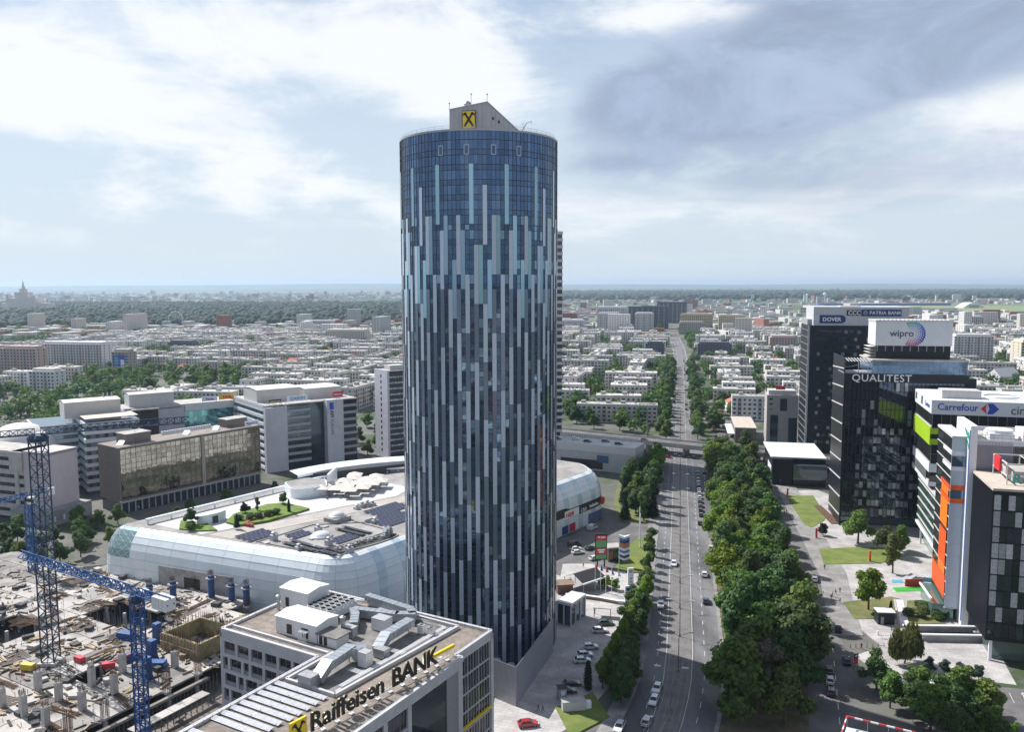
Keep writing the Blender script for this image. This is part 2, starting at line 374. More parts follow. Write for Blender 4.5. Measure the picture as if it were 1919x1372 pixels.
# promenade and plazas on the office campus side
slab('promenade', edge_poly([214, 240, 262, 300, 350, 420], lambda Y: SIDE(Y) + .4, lambda Y: SIDE(Y) + (9 if Y < 262 else 9.5)), .12, pave)
slab('campus_plaza', [(96, 208), (104, 205), (128, 206), (160, 240), (160, 300), (152, 330), (140, 372), (128, 372), (112, 300), (103, 262), (94.5, 226)], .10, plaza_m)
def lawn(name, pts, m=lawn_m, h=.24): return slab(name, pts, h, m)
lawn('lawn', [(122, 361.9), (134.4, 362), (131, 345), (128.2, 329.3), (124, 322), (116, 313.1), (114.6, 317)])
lawn('lawn', [(109.3, 287.1), (122.4, 288.8), (138, 288), (133, 276), (124.1, 271.6), (104.8, 270.6)])
lawn('lawn', [(98, 237.4), (114.2, 241.5), (116.4, 239.3), (107.6, 224.6), (96.3, 225.2)], lawn_d)
lawn('lawn', [(117.4, 238.1), (126.2, 239.3), (120.3, 221.6), (108.5, 221)], lawn_d)
slab('flower_bed', [(128.3, 345), (131.5, 345), (129.5, 318), (125.5, 318)], .34, mat('red_bed', (.16, .05, .04), .95, var=.4, vscale=.8, col2=(.05, .06, .03)))
slab('forecourt', [(108, 211.2), (127, 211.2), (118.5, 186.3), (104.8, 190.6), (88.5, 192.5), (87, 202), (96, 207.5)], .07, plaza_m)
slab('car_park', [(104, 187), (119, 184.5), (128, 178), (108, 150), (92, 150), (96, 172)], .05, asph2)
b = MB()
for i in range(6):
    x = 106.2 + i * 2.75; y = 184.9 - i * .75
    b.poly([(x, y, .065), (x + .12, y - .03, .065), (x - 1.6 + .12, y - 4.7, .065), (x - 1.6, y - 4.7, .065)])
struct(b.build('parking_lines', paint))
# plaza round the tower and in front of the mall
slab('tower_plaza', [(-6, 150), (12, 168), (20, 181), (33, 205), (38, 240), (28, 246), (14, 262), (16, 290), (-30, 240), (-40, 200), (-4, 182)], .09, plaza_m)
slab('mall_square', [(14, 248), (28, 243), (35, 240), (39.5, 244), (42, 262), (32, 266), (27, 272), (17, 272)], .13, plaza_m)
slab('mall_drive', [(13, 262), (19, 272), (27, 272), (33, 266), (39, 286), (47, 303), (52.5, 304), (53.5, 318), (40, 321), (16, 299), (10, 290)], .06, asph2)
lawn('lawn', [(33.4, 265.5), (40, 286), (46.6, 301), (50.2, 300.6), (47, 280), (43.6, 262.9), (37.7, 264.0)])
lawn('lawn', [(43.5, 322), (54, 320), (64, 372), (72, 402), (62, 408), (50, 385), (43, 345)], lawn_d)
slab('tower_lawn', [(9.5, 176), (18.5, 183), (21, 172), (12, 164)], .35, lawn_m)
# cross street below the overpass
slab('cross_street', [(-250, 575), (72, 462), (142, 426), (330, 330), (336, 345), (150, 447), (78, 485), (-240, 600)], .045, asph2)

# ---------------------------------------------------------------- the round glass tower
TX, TY, TR = -8.3, 214.8, 19.9
tower = T('round_glass_tower', 'tall cylindrical office tower clad in dark glass with pale vertical panels', 'tower', (TX, TY, 0))
NF = 120; FH = 3.45; NFL = 37
g_tower = glass('tower_glass', (.10, .155, .25), .80, .03, 0.0, wav=.35)
def tint_attr(m):
    t = m.node_tree; b = t.nodes['Principled BSDF']; a = N(t, 'ShaderNodeAttribute', attribute_name='tint')
    L(t, a.outputs['Color'], b.inputs['Base Color'])
tint_attr(g_tower)
pan_l = mat('panel_pale_grey', (.45, .51, .61), .28, .2, rnd=.12)
pan_t = glass('panel_teal', (.26, .43, .52), .35, .12, .3)
pan_d = glass('panel_mid_grey', (.15, .19, .265), .35, .14, .2)
mull = mat('tower_mullion', (.03, .035, .05), .5)
trim = mat('tower_trim', (.38, .40, .44), .5, .3)
r_ = random.Random(21)
fa = 2 * math.pi / NF; RV = TR / math.cos(fa / 2)
SEQ = [0, 3, 7, 4, 0, 2, 6, 4]
b = MB(); tint = []
levels = []
for k in range(NFL): levels += [k * FH, k * FH + 1.28]
levels.append(NFL * FH)
ztop = NFL * FH + 2.35
levels.append(ztop)
for c in range(NF):
    a0 = c * fa - fa / 2; a1 = a0 + fa
    colv = r_.uniform(.8, 1.2)
    for lo, hi in zip(levels[:-1], levels[1:]):
        tl = r_.uniform(-.0035, .0035); tb = r_.uniform(-.0035, .0035)     # each pane sits a touch out of true
        p = [(RV + tl, a0, lo), (RV - tl, a1, lo), (RV - tl + tb, a1, hi), (RV + tl + tb, a0, hi)]
        b.poly([(r * math.cos(a), r * math.sin(a), z) for r, a, z in p])
        v = colv * r_.uniform(.85, 1.15) * (.85 if (hi - lo) < 1.6 else 1.0)
        if lo > 110: tint.append((.072 * v, .125 * v, .225 * v))  # upper panes bluer, lower darker: mirrored sky and city put into the tint
        elif r_.random() < .11: tint.append((.16 * v, .27 * v, .36 * v))  # scattered brighter panes: mirrored sparkles put into the tint
        else: tint.append((.055 * v, .10 * v, .17 * v))
me = b.mesh('curtain_wall', [g_tower])
ca = me.color_attributes.new('tint', 'FLOAT_COLOR', 'CORNER')
arr = []
for t_ in tint: arr += [*t_, 1] * 4
ca.data.foreach_set('color', arr)
inst(me, 'curtain_wall', tower)
# cladding panels: four storeys high, staggered column by column
def panel_mesh(nfl, m):
    wd = RV * math.tan(fa / 2) * .97; q = MB(); z = 0
    q.box(-wd, wd, -.05, .05, 0, nfl * FH - .04, 0)
    return q.mesh('panel', m)
PM = {}
def panel(c, f0, n, kind, acc):
    ang = c * fa
    key = (n, kind)
    if key not in PM: PM[key] = panel_mesh(n, {'l': pan_l, 'd': pan_d, 't': pan_t}[kind])
    acc.append((c, f0, n, kind, PM[key]))
acc = []
for c in range(0, NF, 2):
    s0 = SEQ[(c // 2) % 8]; f = -8 + s0
    # storeys count upward; the pale run is four storeys, the mid grey run the next four
    while f < NFL:
        lo, hi = max(f, 0), f + 4
        if hi <= 34 and hi - lo > 0: panel(c, lo, hi - lo, 'l', acc)
        lo, hi = max(f + 4, 0), min(f + 8, 27)
        if hi - lo > 0: panel(c, lo, hi - lo, 'd', acc)
        f += 8
for c in range(1, NF, 2):
    panel(c, [35.4, 32, 29, 31, 35.4, 30, 29, 32][(c // 2) % 8] - 4, 4, 't', acc)
def vis(c):
    a = c * fa; n = Vector((math.cos(a), math.sin(a))); return n.dot(Vector((8.3, -214.8)).normalized())
acc.sort(key=lambda q: -vis(q[0]) * 2 - q[2] * .05)
rest = MB()
for i, (c, f0, n, kind, pmesh) in enumerate(acc):
    ang = c * fa; rr = TR + .06
    if i < 300:
        o = inst(pmesh, 'panel', tower, (rr * math.cos(ang), rr * math.sin(ang), f0 * FH + .02), ang + math.pi / 2)
    else:
        M = Matrix.Translation((rr * math.cos(ang), rr * math.sin(ang), f0 * FH + .02)) @ Matrix.Rotation(ang + math.pi / 2, 4, 'Z')
        wd = RV * math.tan(fa / 2) * .97
        rest.add(MB().box(-wd, wd, -.05, .05, 0, n * FH - .04, {'l': 0, 'd': 1, 't': 2}[kind]), M)
rest.build('panel_row', [pan_l, pan_d, pan_t], tower, kind='stuff')
# mullion grid: rings at every storey and spandrel line, thin vertical fins
b = MB()
for z in levels[1:-1]:
    n = NF
    for c in range(n):
        a0 = c * fa - fa / 2; a1 = a0 + fa; ro = RV + .11; ri = RV + .02
        A = [(ri, a0), (ro, a0), (ro, a1), (ri, a1)]; P = [(r * math.cos(a), r * math.sin(a)) for r, a in A]
        h = .06
        b.poly([(*P[1], z - h), (*P[2], z - h), (*P[2], z + h), (*P[1], z + h)])
        b.poly([(*P[0], z + h), (*P[1], z + h), (*P[2], z + h), (*P[3], z + h)])
        b.poly([(*P[3], z - h), (*P[2], z - h), (*P[1], z - h), (*P[0], z - h)])
for c in range(NF):
    a = c * fa - fa / 2
    b.bar(((RV + .05) * math.cos(a), (RV + .05) * math.sin(a), 0), ((RV + .05) * math.cos(a), (RV + .05) * math.sin(a), ztop), .07)
b.build('mullion_grid', mull, tower, kind='stuff')
# roof
roof_m = mat('roof_gravel', (.30, .28, .26), .95, var=.25, vscale=.5, wear=.3)
MB().lathe([(TR - .1, ztop - 1.6), (.01, ztop - 1.55)], 60, capt=False).build('roof', roof_m, tower)
b = MB(); b.lathe([(RV + .10, ztop - .35), (RV + .14, ztop + .12), (RV - .5, ztop + .12), (RV - .5, ztop - 1.5)], NF, capt=False); b.build('roof_rim', trim, tower)
rl = MB()
for z in (.5, .95):
    rl.path([((TR - .6) * math.cos(i * 2 * math.pi / 60), (TR - .6) * math.sin(i * 2 * math.pi / 60), ztop + .1 + z) for i in range(60)], .05, closed=True)
for i in range(60):
    a = i * 2 * math.pi / 60; rl.bar(((TR - .6) * math.cos(a), (TR - .6) * math.sin(a), ztop), ((TR - .6) * math.cos(a), (TR - .6) * math.sin(a), ztop + 1.1), .05)
rl.build('roof_railing', trim, tower)
# vents framed in the top band
fr = mat('vent_frame', (.42, .47, .55), .4, .3); vd = glass('vent_pane', (.05, .09, .17), .5, .05)
for c in (82, 88, 94, 100):
    a = c * fa; wv = T and MB()
    wv.box(-.6, .6, -.10, .06, 0, 2.3, 0); o = wv.build('vent', fr, tower, ((TR + .1) * math.cos(a), (TR + .1) * math.sin(a), 124.2), a + math.pi / 2)
    MB().box(-.42, .42, -.13, .09, .2, 2.1, 0).build('pane', vd, o)
# wedge-shaped penthouse with the yellow sign
pent_m = mat('penthouse_cladding', (.40, .39, .41), .55, .1, var=.06, vscale=.4)
PZ = ztop - 1.6
pa, pb = Vector((-7.0, -5.5)), Vector((2.4, -7.6)); dr = Vector((.78, .62)); LW = 13.0
pc = pb + dr * LW; pd = pa + dr * LW
zl, zr, ze = 137.3, 138.7, 131.0
b = MB()
V = [(*pa, PZ), (*pb, PZ), (*pc, PZ), (*pd, PZ), (*pa, zl), (*pb, zr), (*pc, ze), (*pd, ze)]
for f in ((0, 1, 5, 4), (1, 2, 6, 5), (2, 3, 7, 6), (3, 0, 4, 7), (4, 5, 6, 7)): b.poly([V[i] for i in f])
ph = b.build('penthouse', pent_m, tower)
fd = (pb - pa).normalized(); fn = Vector((fd.y, -fd.x))
def on_front(u, z, off): p = pa + fd * u + fn * off; return Vector((p.x, p.y, z))
ln = MB()
for i in range(1, 8):
    u = i * 1.2; ln.bar(on_front(u, PZ, .01), on_front(u, zl + (zr - zl) * u / 9.6 - .05, .01), .03)
for i in range(1, 10):
    p = pb + dr * (i * 1.3); n2 = Vector((dr.y, -dr.x)) * .01; zt = zr + (ze - zr) * i * 1.3 / LW - .05
    ln.bar((p.x + n2.x, p.y + n2.y, PZ), (p.x + n2.x, p.y + n2.y, zt), .03)
ln.build('panel_joint', mull, ph)
cp = MB(); cp.bar(V[4], V[5], .25); cp.bar(V[5], V[6], .25); cp.build('coping', trim, ph)
n2 = Vector((dr.y, -dr.x))
for u, dz in ((1.8, 6.2), (3.6, 5.6), (7.3, 3.2), (8.6, 2.6), (10.3, 1.9)):
    p = pb + dr * u + n2 * .02; MB().boxr((p.x, p.y, PZ + dz), .55, .08, .7, math.atan2(dr.y, dr.x)).build('window', mat('dark_opening', (.02, .02, .025), .4), ph)
yel = mat('sign_yellow', (.78, .56, .02), .45); blk = mat('sign_black', (.012, .012, .012), .5)
sg = MB(); a = on_front(3.4, 132.4, .22); 
ang = math.atan2(fd.y, fd.x)
sgn = MB().box(-1.65, 1.65, -.15, .15, 0, 4.25).build('sign_board', yel, tower, (a.x + fd.x * 1.65, a.y + fd.y * 1.65, 132.5), ang)
def cross_logo(s, y):
    """two crossed beams with hooked, turned-out heads"""
    k = MB()
    for sx in (1, -1):
        def P(x, z): return (sx * x * s, y, z * s)
        parts = [[(-1.25, -1.45), (-.85, -1.75), (.55, .35), (.15, .62)], [(.15, .62), (.55, .35), (.75, .75), (.45, 1.0)],
                 [(.45, 1.0), (.75, .75), (1.25, 1.05), (.95, 1.62), (.55, 1.5)], [(.95, 1.62), (1.25, 1.05), (1.42, .62), (1.5, 1.15)]]
        for q in parts:
            pts = [P(*c) for c in q]
            if sx < 0: pts = pts[::-1]
            k.poly(pts); k.poly([(p[0], y + .06, p[2]) for p in pts][::-1])
            for i in range(len(pts)):
                p0, p1 = pts[i], pts[(i + 1) % len(pts)]; k.poly([p0, (p0[0], y + .06, p0[2]), (p1[0], y + .06, p1[2]), p1])
    return k
cross_logo(1.05, -.22).build('emblem', blk, sgn, (0, 0, 2.2))
bd = MB()
for u in (-1.65, 1.65): bd.box(u - .07, u + .07, -.19, .19, 0, 4.25)
for z in (0, 4.2): bd.box(-1.72, 1.72, -.19, .19, z - .04, z + .08)
bd.build('sign_frame', blk, sgn)
# roof gear
gear = mat('galvanised', (.42, .43, .44), .45, .5, rnd=.15, var=.15, vscale=1.2)
for x, y, sx, sy, h in ((-12.5, -10, 5, 2.2, 1.6), (-8.8, -14, 3, 2, 1.9), (6, -9, 2.5, 2, 1.5), (9.5, -8, 4, 2.5, 1.3), (1.0, -9.5, 2.6, 1.4, 3.2), (-2.8, -11, 1.6, 1, 2.6)):
    MB().box(-sx / 2, sx / 2, -sy / 2, sy / 2, 0, h).box(-sx / 2 + .2, sx / 2 - .2, -sy / 2 + .2, sy / 2 - .2, h, h + .25).build('plant_unit', gear, tower, (x, y, PZ), r_.uniform(-.5, .5))
for x, y, z0, h in ((-7, -5.5, zl, 1.6), (2.4, -7.6, zr, 1.9), (-1.6, -5.5, 137.9, 3.2)):
    MB().cyl((0, 0), .06, 0, h, 6).lathe([(.18, h - .25), (.2, h), (.02, h + .2)], 8).build('mast', gear, tower, (x, y, z0))
MB().cyl((0, 0), .8, 0, 1.1, 12).lathe([(.95, 1.1), (.7, 1.6), (.05, 1.9)], 12).build('vent_cowl', gear, tower, (-2.6, -4.4, 137.8))
b = MB(); b.box(-1.4, 1.4, -1, 1, 0, 1.7); b.bar((0, 0, 1.6), (2.6, 0, 6.0), .22); b.bar((2.6, 0, 6.0), (3.9, 0, 6.5), .14); b.bar((3.9, 0, 6.5), (3.8, 0, 5.7), .08); b.bar((1.9, 0, 4.9), (1.6, 0, 5.9), .09); b.bar((1.6, 0, 5.9), (2.3, 0, 6.2), .06)
b.build('window_cleaning_crane', gear, tower, (9.5, -3.5, PZ), .1)
# low glazed entrance wing beside the tower
ann = T('entrance_pavilion', 'low glazed entrance pavilion with white frame beside the round tower', 'pavilion', (12.2, 222.8, 0), rad(-32))
MB().box(0, 4.6, 0, 9, 5.8, 6.5).build('roof', mat('white_frame', (.62, .63, .65), .5), ann)
MB().box(.3, 4.3, .3, 8.7, .1, 5.8).build('glazing', glass('pavilion_glass', (.10, .14, .17), .5, .05), ann)
for x, y in ((0, 0), (4.3, 0), (2.1, 0), (4.3, 2.9), (4.3, 5.8), (4.3, 8.7)):
    MB().box(x, x + .3, y, y + .3, .1, 5.8).build('post', MATS['white_frame'], ann)
# perforated metal screen round the cooling plant at the tower foot
scr = T('metal_screen', 'tall grey perforated metal screen enclosing plant at the tower foot', 'screen', (0.7, 176.8, 0))
scm = mat('perforated_metal', (.34, .35, .40), .5, .35, var=.08, vscale=.7)
def wall_panels(p0, p1, h, n, parent, m):
    p0, p1 = Vector(p0), Vector(p1); d = (p1 - p0); a = math.atan2(d.y, d.x); wdt = d.length / n
    me = MB().box(.02, wdt - .02, -.04, .04, .1, h).mesh('panel', m)
    for i in range(n):
        q = p0 + d * (i / n); inst(me, 'panel', parent, (q.x, q.y, 0), a)
wall_panels((0, 0), (9.6, 27.5), 9.3, 14, scr, scm)
wall_panels((-5.6, 4.6), (0, 0), 9.3, 4, scr, scm)
wall_panels((-12, 9.8), (-5.6, 4.6), 9.3, 4, scr, scm)
for x, y in ((-1.2, 7.5), (-4.5, 10)):
    k = T('cooling_unit', 'cooling tower unit standing inside the metal screen', 'cooling unit', (0.7 + x, 176.8 + y, 0), .3, 'cooling units behind the screen')
    MB().box(-1.5, 1.5, -1.2, 1.2, 0, 5.5).build('casing', gear, k); MB().lathe([(1.1, 5.5), (1.0, 6.4)], 14).build('fan_duct', gear, k)
# banded office tower standing behind the mall, almost hidden by the round tower
bt = T('banded_office_tower', 'tall grey office tower with horizontal bands just visible behind the round tower', 'tower', (-11.6, 440, 0), rad(8))
wl = mat('pale_band', (.5, .5, .52), .6); dk = glass('band_glass', (.05, .06, .08), .4, .06)
MB().box(0, 39, 0, 32, 0, 122, 0).build('glazing', dk, bt)
bm_ = MB().box(-.25, 39.25, -.25, 32.25, 0, 1.5).mesh('floor_band', wl)
for i in range(33): inst(bm_, 'floor_band', bt, (0, 0, 3.4 + i * 3.68))
MB().box(2, 37, 2, 30, 122, 124).build('roof', wl, bt)

# ---------------------------------------------------------------- the white shopping mall
MA = rad(53.55)
mall = T('shopping_mall', 'long white shopping mall with rounded shell, solar roof and terrace garden', 'mall', (-45.5, 216.5, 0), MA)
def mall_pt(x, y, z=0):
    c, s = math.cos(MA), math.sin(MA); return (-45.5 + x * c - y * s, 216.5 + x * s + y * c, z)
white_a = mat('mall_white', (.72, .77, .80), .3, .05, var=.05, vscale=.15, wear=.05)
white_b = mat('mall_white_translucent', (.56, .67, .73), .22, .15, var=.08, vscale=.2)
white_c = glass('mall_corner_glass', (.30, .45, .46), .3, .06)
def fillet(poly, rads, n=8):
    out = []
    k = len(poly)
    for i in range(k):
        p0, p1, p2 = Vector(poly[i - 1]), Vector(poly[i]), Vector(poly[(i + 1) % k]); r = rads[i]
        a = (p0 - p1).normalized(); c = (p2 - p1).normalized(); half = math.acos(max(-1, min(1, a.dot(c)))) / 2
        if r <= 0: out.append(p1); continue
        d = r / math.tan(half); t0, t2 = p1 + a * d, p1 + c * d
        ctr = p1 + (a + c).normalized() * (r / math.sin(half))
        a0 = math.atan2(t0.y - ctr.y, t0.x - ctr.x); a2 = math.atan2(t2.y - ctr.y, t2.x - ctr.x)
        while a2 - a0 > math.pi: a2 -= 2 * math.pi
        while a2 - a0 < -math.pi: a2 += 2 * math.pi
        for j in range(n + 1):
            t = a0 + (a2 - a0) * j / n; out.append(ctr + Vector((math.cos(t), math.sin(t))) * r)
    return out
def densify(pts, step):
    out = []
    for i in range(len(pts)):
        a, b = pts[i], pts[(i + 1) % len(pts)]; n = max(1, int((b - a).length / step))
        for j in range(n): out.append(a + (b - a) * (j / n))
    return out
MO = densify(fillet([(0, 0), (140, 0), (152, 14), (152, 74), (140, 87), (-22.5, 91)], [13, 16, 10, 10, 14, 7]), 3.2)
def offs(pts, d):
    n = len(pts); out = []
    for i in range(n):
        t = (pts[(i + 1) % n] - pts[i - 1]).normalized(); out.append(pts[i] + Vector((-t.y, t.x)) * d)
    return out
PROF = [(0, 0), (0, 4), (0, 8), (.2, 11), (.7, 13.4), (1.5, 15.4), (2.6, 17.1), (3.9, 18.4), (5.2, 19.0), (5.5, 19.0)]
rings = [[(p.x, p.y, z) for p in offs(MO, d)] for d, z in PROF]
b = MB(); n = len(MO); rr_ = random.Random(4)
for j in range(len(PROF) - 1):
    for i in range(n):
        k = (i + 1) % n; mid = MO[i]
        m_ = 0
        if mid.y < 1 and mid.x > 10 and (int(mid.x / 3.2) % 3 == 1): m_ = 1
        if mid.y > 76 and mid.x < -8 and j >= 3: m_ = 2
        b.poly([rings[j][i], rings[j][k], rings[j + 1][k], rings[j + 1][i]], m_)
shell = b.build('shell', [white_a, white_b, white_c], mall, smooth=True)
jm = mat('mall_joint', (.30, .35, .40), .6)
jt = MB()
for j, (d, z) in enumerate(PROF[1:8]):
    R0 = [(p.x, p.y) for p in offs(MO, d - .03)]
    jt.path([(x, y, z) for x, y in R0], .05, closed=True)
for i in range(0, n, 3):
    for j in range(7):
        p, q = Vector(rings[j][i]), Vector(rings[j + 1][i]); nrm = Vector((MO[i].x - offs(MO, 1)[i].x, MO[i].y - offs(MO, 1)[i].y, 0)) * .02 if False else Vector((0, 0, 0))
        jt.bar(p, q, .045)
jt.build('panel_joint', jm, shell)
# lattice of the glazed corner
lt = MB(); idx = [i for i in range(n) if MO[i].y > 76 and MO[i].x < -8]
for i in idx:
    k = (i + 1) % n
    for j in range(3, 8): lt.bar(rings[j][i], rings[j + 1][k], .10); lt.bar(rings[j][k], rings[j + 1][i], .07)
lt.build('lattice', white_a, shell)
inner = offs(MO, 5.5)
roofm = mat('mall_roof_membrane', (.29, .275, .265), .85, var=.25, vscale=.12, wear=.3)
MB().poly([(p.x, p.y, 18.98) for p in inner]).build('roof', roofm, mall)
# beige service path along the terrace edge
def onroof(name, pts, h, m, z=19.0, parent=mall): return MB().prism(pts, z, z + h).build(name, m, parent)
beige = mat('terrace_path', (.40, .36, .33), .9, var=.1, vscale=.3)
onroof('roof_walk', [(-5.5, 54), (64, 38), (98, 40), (98, 33), (64, 31), (-3.5, 45)], .06, beige)
tp = mat('terrace_paving', (.50, .50, .51), .8, var=.08, vscale=.3)
onroof('terrace_paving', [(-6.2, 56), (62, 40.5), (74, 45), (74, 78), (-9, 78)], .05, tp)
# terrace parapet: white ribbon with slatted rail
b = MB()
bp_ = [(-10.5, 79.5), (40, 80), (60, 80.5), (74, 79), (84, 72), (96, 62)]
b.path([(x, y, 20.6) for x, y in bp_], 1.1, h=.5)
for z in (19.3, 19.75, 20.15): b.path([(x, y - .2, z) for x, y in bp_], .10)
b.build('terrace_parapet', white_a, mall)
pm_ = MB().box(-.25, .25, -.15, .15, 0, 1.5).mesh('parapet_post', white_a)
for x in range(-10, 72, 8): inst(pm_, 'parapet_post', mall, (x, 79.4, 19.0))
lw = mat('terrace_lawn', (.12, .19, .03), .95, var=.3, vscale=.5, bump=.5, bscale=6)
onroof('terrace_lawn', [(5, 60), (12, 66), (26, 67), (31, 64), (31, 51), (24, 50.5), (13, 50.5), (5, 54)], .7, lw)
onroof('terrace_lawn', [(-7.5, 66), (-2, 74), (1, 64), (-1.5, 55), (-6, 60)], .5, lw)
arc = MB()
for i in range(9):
    t = i / 8; a = rad(200 - 150 * t); p = (12.5 + 5.5 * math.cos(a), 51.5 + 3.4 * math.sin(a))
    arc.boxr((*p, 19.0), 1.5, .9, 1.0, a + math.pi / 2)
arc.build('red_planter_wall', mat('red_planter', (.32, .05, .045), .7), mall)
# white pavilion with a raised curl
pv_ = fillet([(36, 66), (48, 61.5), (54, 69), (52, 77), (42, 78.5)], [4, 2, 2, 3, 3])
pav = T('terrace_pavilion', 'curved white pavilion on the mall terrace beside the parasols', 'pavilion', mall_pt(0, 0, 19.0), MA)
MB().prism([(p.x, p.y) for p in pv_], 0, 3.6).build('wall', white_a, pav)
MB().prism([(p.x, p.y) for p in offs(densify(pv_, 2), .5)], 3.6, 3.68).build('roof', roofm, pav)
MB().prism([(52.2, 65.5), (63, 73.2), (62.6, 73.8), (51.8, 66.2)], 0, 6.2).build('curl', white_a, pav)
pv2 = T('terrace_kiosk', 'small rounded white kiosk on the mall terrace beside a round tree', 'kiosk', mall_pt(3.5, 65.5, 19.0), MA)
q = [(3.2 * math.cos(i * .26) * (1.6 if abs(math.cos(i * .26)) > .3 else 1), 2 * math.sin(i * .26)) for i in range(24)]
MB().prism(q, 0, 3.1).build('wall', white_a, pv2); MB().box(-.9, .9, -2.3, -1.9, 0, 2.3).build('door', mat('dark_door', (.05, .05, .055), .4), pv2)
# arched canopy over the far restaurant terrace
b = MB(); A = []
for i in range(13):
    t = i / 12; A.append((52 + t * 50, 84 - 20 * t ** 2.2))
for (x0, y0), (x1, y1) in zip(A[:-1], A[1:]):
    b.poly([(x0, y0 - 1.2, 22.6), (x1, y1 - 1.2, 22.6), (x1 + 1, y1 + 5, 23.4), (x0 + 1, y0 + 5, 23.4)]); b.poly([(x0, y0 - 1.2, 21.6), (x1, y1 - 1.2, 21.6), (x1, y1 - 1.2, 22.6), (x0, y0 - 1.2, 22.6)])
b.build('terrace_canopy', white_a, mall)
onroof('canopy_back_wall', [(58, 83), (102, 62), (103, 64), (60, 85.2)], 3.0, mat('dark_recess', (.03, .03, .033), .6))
for i in range(7):
    MB().bar((74 + i * 4, 76 - i * 2.2, 19.2), (76 + i * 4, 79 - i * 2.4, 21.8), .7, h=.12).build('canopy_fin', white_a, mall)
# oval plant opening in the roof
ov = [(16 + 11.2 * math.cos(t * .26) + 1.5, 9.2 + 2.9 * math.sin(t * .26) - (math.cos(t * .26)) * 1.2) for t in range(24)]
onroof('plant_well', ov, .05, mat('well_dark', (.035, .035, .037), .9))
b = MB(); b.path([(x, y, 19.15) for x, y in ov], .35, closed=True, h=.35); b.build('well_rim', roofm, mall)
gv = MATS['galvanised']
for i in range(9):
    x = 8 + i * 2.2; y = 10.6 - (x - 16) * .11 + R.uniform(-1, 1)
    MB().box(-.8, .8, -.5, .5, 0, R.uniform(.5, .9)).cyl((.2, 0), .35, .5, 1.1, 10).build('well_machine', gv, mall, (x, y, 19.06), R.uniform(0, 3))
for x, y in ((25.3, 8.6), (27.2, 9.3)):
    b = MB(); b.tube((0, 0, 0), (0, 0, 1.6), .8, 12); b.tube((0, 0, 1.6), (-1.3, 0, 2.4), .8, 12); b.build('exhaust_duct', gv, mall, (x, y, 19.0))
# domed rooflights
dm = mat('dome_acrylic', (.55, .56, .57), .25)
for x, y, r_d, sq in ((13.9, 25.1, 2.9, 0), (28.4, 34.3, 2.4, 1)):
    k = T('rooflight', ('low domed rooflight on a round kerb between solar rows' if not sq else 'domed rooflight on a square plinth on the mall roof'), 'rooflight', mall_pt(x, y, 19.0), MA)
    if sq: MB().prism([(p.x, p.y) for p in fillet([(-3.6, -3), (3.6, -3), (3.6, 3), (-3.6, 3)], [.8] * 4)], 0, 1.3).build('plinth', roofm, k)
    z0 = 1.3 if sq else 0
    MB().lathe([(r_d + .4, z0), (r_d + .4, z0 + .4), (r_d, z0 + .4), (r_d * .92, z0 + .8), (r_d * .7, z0 + 1.25), (r_d * .4, z0 + 1.5), (.02, z0 + 1.6)], 24).build('dome', dm, k, smooth=True)
# solar panels in tilted rows; a row is one framed table of modules
pvm = mat('solar_cell', (.045, .05, .085), .25, .2, var=.2, vscale=2.); pvf = mat('solar_frame', (.45, .45, .47), .5, .4)
def solar_table(nx, ny=2):
    k = MB(); f = MB(); t = math.radians(11)
    for i in range(nx):
        for j in range(ny):
            x0 = i * 1.7 - nx * .85; y0 = j * 1.05; c_, s_ = math.cos(t), math.sin(t)
            def P(x, y, z=0): return (x, y * c_ - z * s_, .22 + y * s_ + z * c_)
            k.poly([P(x0 + .05, y0 + .05, .03), P(x0 + 1.65, y0 + .05, .03), P(x0 + 1.65, y0 + 1.0, .03), P(x0 + .05, y0 + 1.0, .03)])
            q = [P(x0, y0), P(x0 + 1.7, y0), P(x0 + 1.7, y0 + 1.05), P(x0, y0 + 1.05)]; f.poly(q); f.poly([(p[0], p[1], p[2] - .06) for p in q][::-1])
    for i in (-nx * .8, 0, nx * .8): f.bar((i, 1.9, 0), (i, 1.9, .55), .08); f.bar((i, .2, 0), (i, .2, .25), .08)
    return k.mesh('cells', pvm), f.mesh('frame', pvf)
ST = {}
def solar(x, y, nx, z, rz, label, group, base=mall_pt, ang=MA, mats=None):
    key = (nx,)
    if key not in ST: ST[key] = solar_table(nx)
    t = T('solar_panel_row', label, 'solar panels', base(x, y, z), ang + rz, group)
    inst(ST[key][0], 'cells', t); inst(ST[key][1], 'frame', t); return t
areas = [((-3, 45), (7.5, 41.5), (8, 37), (-2.5, 37.9)), ((6.5, 34.0), (14.2, 34), (14.5, 30), (6.4, 28.7)), ((2.4, 29.5), (6.5, 27.1), (7.2, 14.9), (2.1, 18.7)),
         ((11, 20.4), (20, 20.2), (20.7, 14.6), (10.8, 15.4)), ((20.6, 27.4), (26.3, 25.5), (27, 14.5), (20.6, 17.3)), ((33.6, 35), (56, 35.5), (60, 28.4), (34, 26)),
         ((3.2, 15.2), (7.6, 15.7), (7.6, 7.2), (3.2, 7.6)), ((29.2, 25), (44, 25.6), (50, 15), (28.9, 15.4)), ((62, 34), (92, 36), (94, 14), (60, 14)), ((34, 12.5), (52, 12.8), (54, 6), (36, 6))]
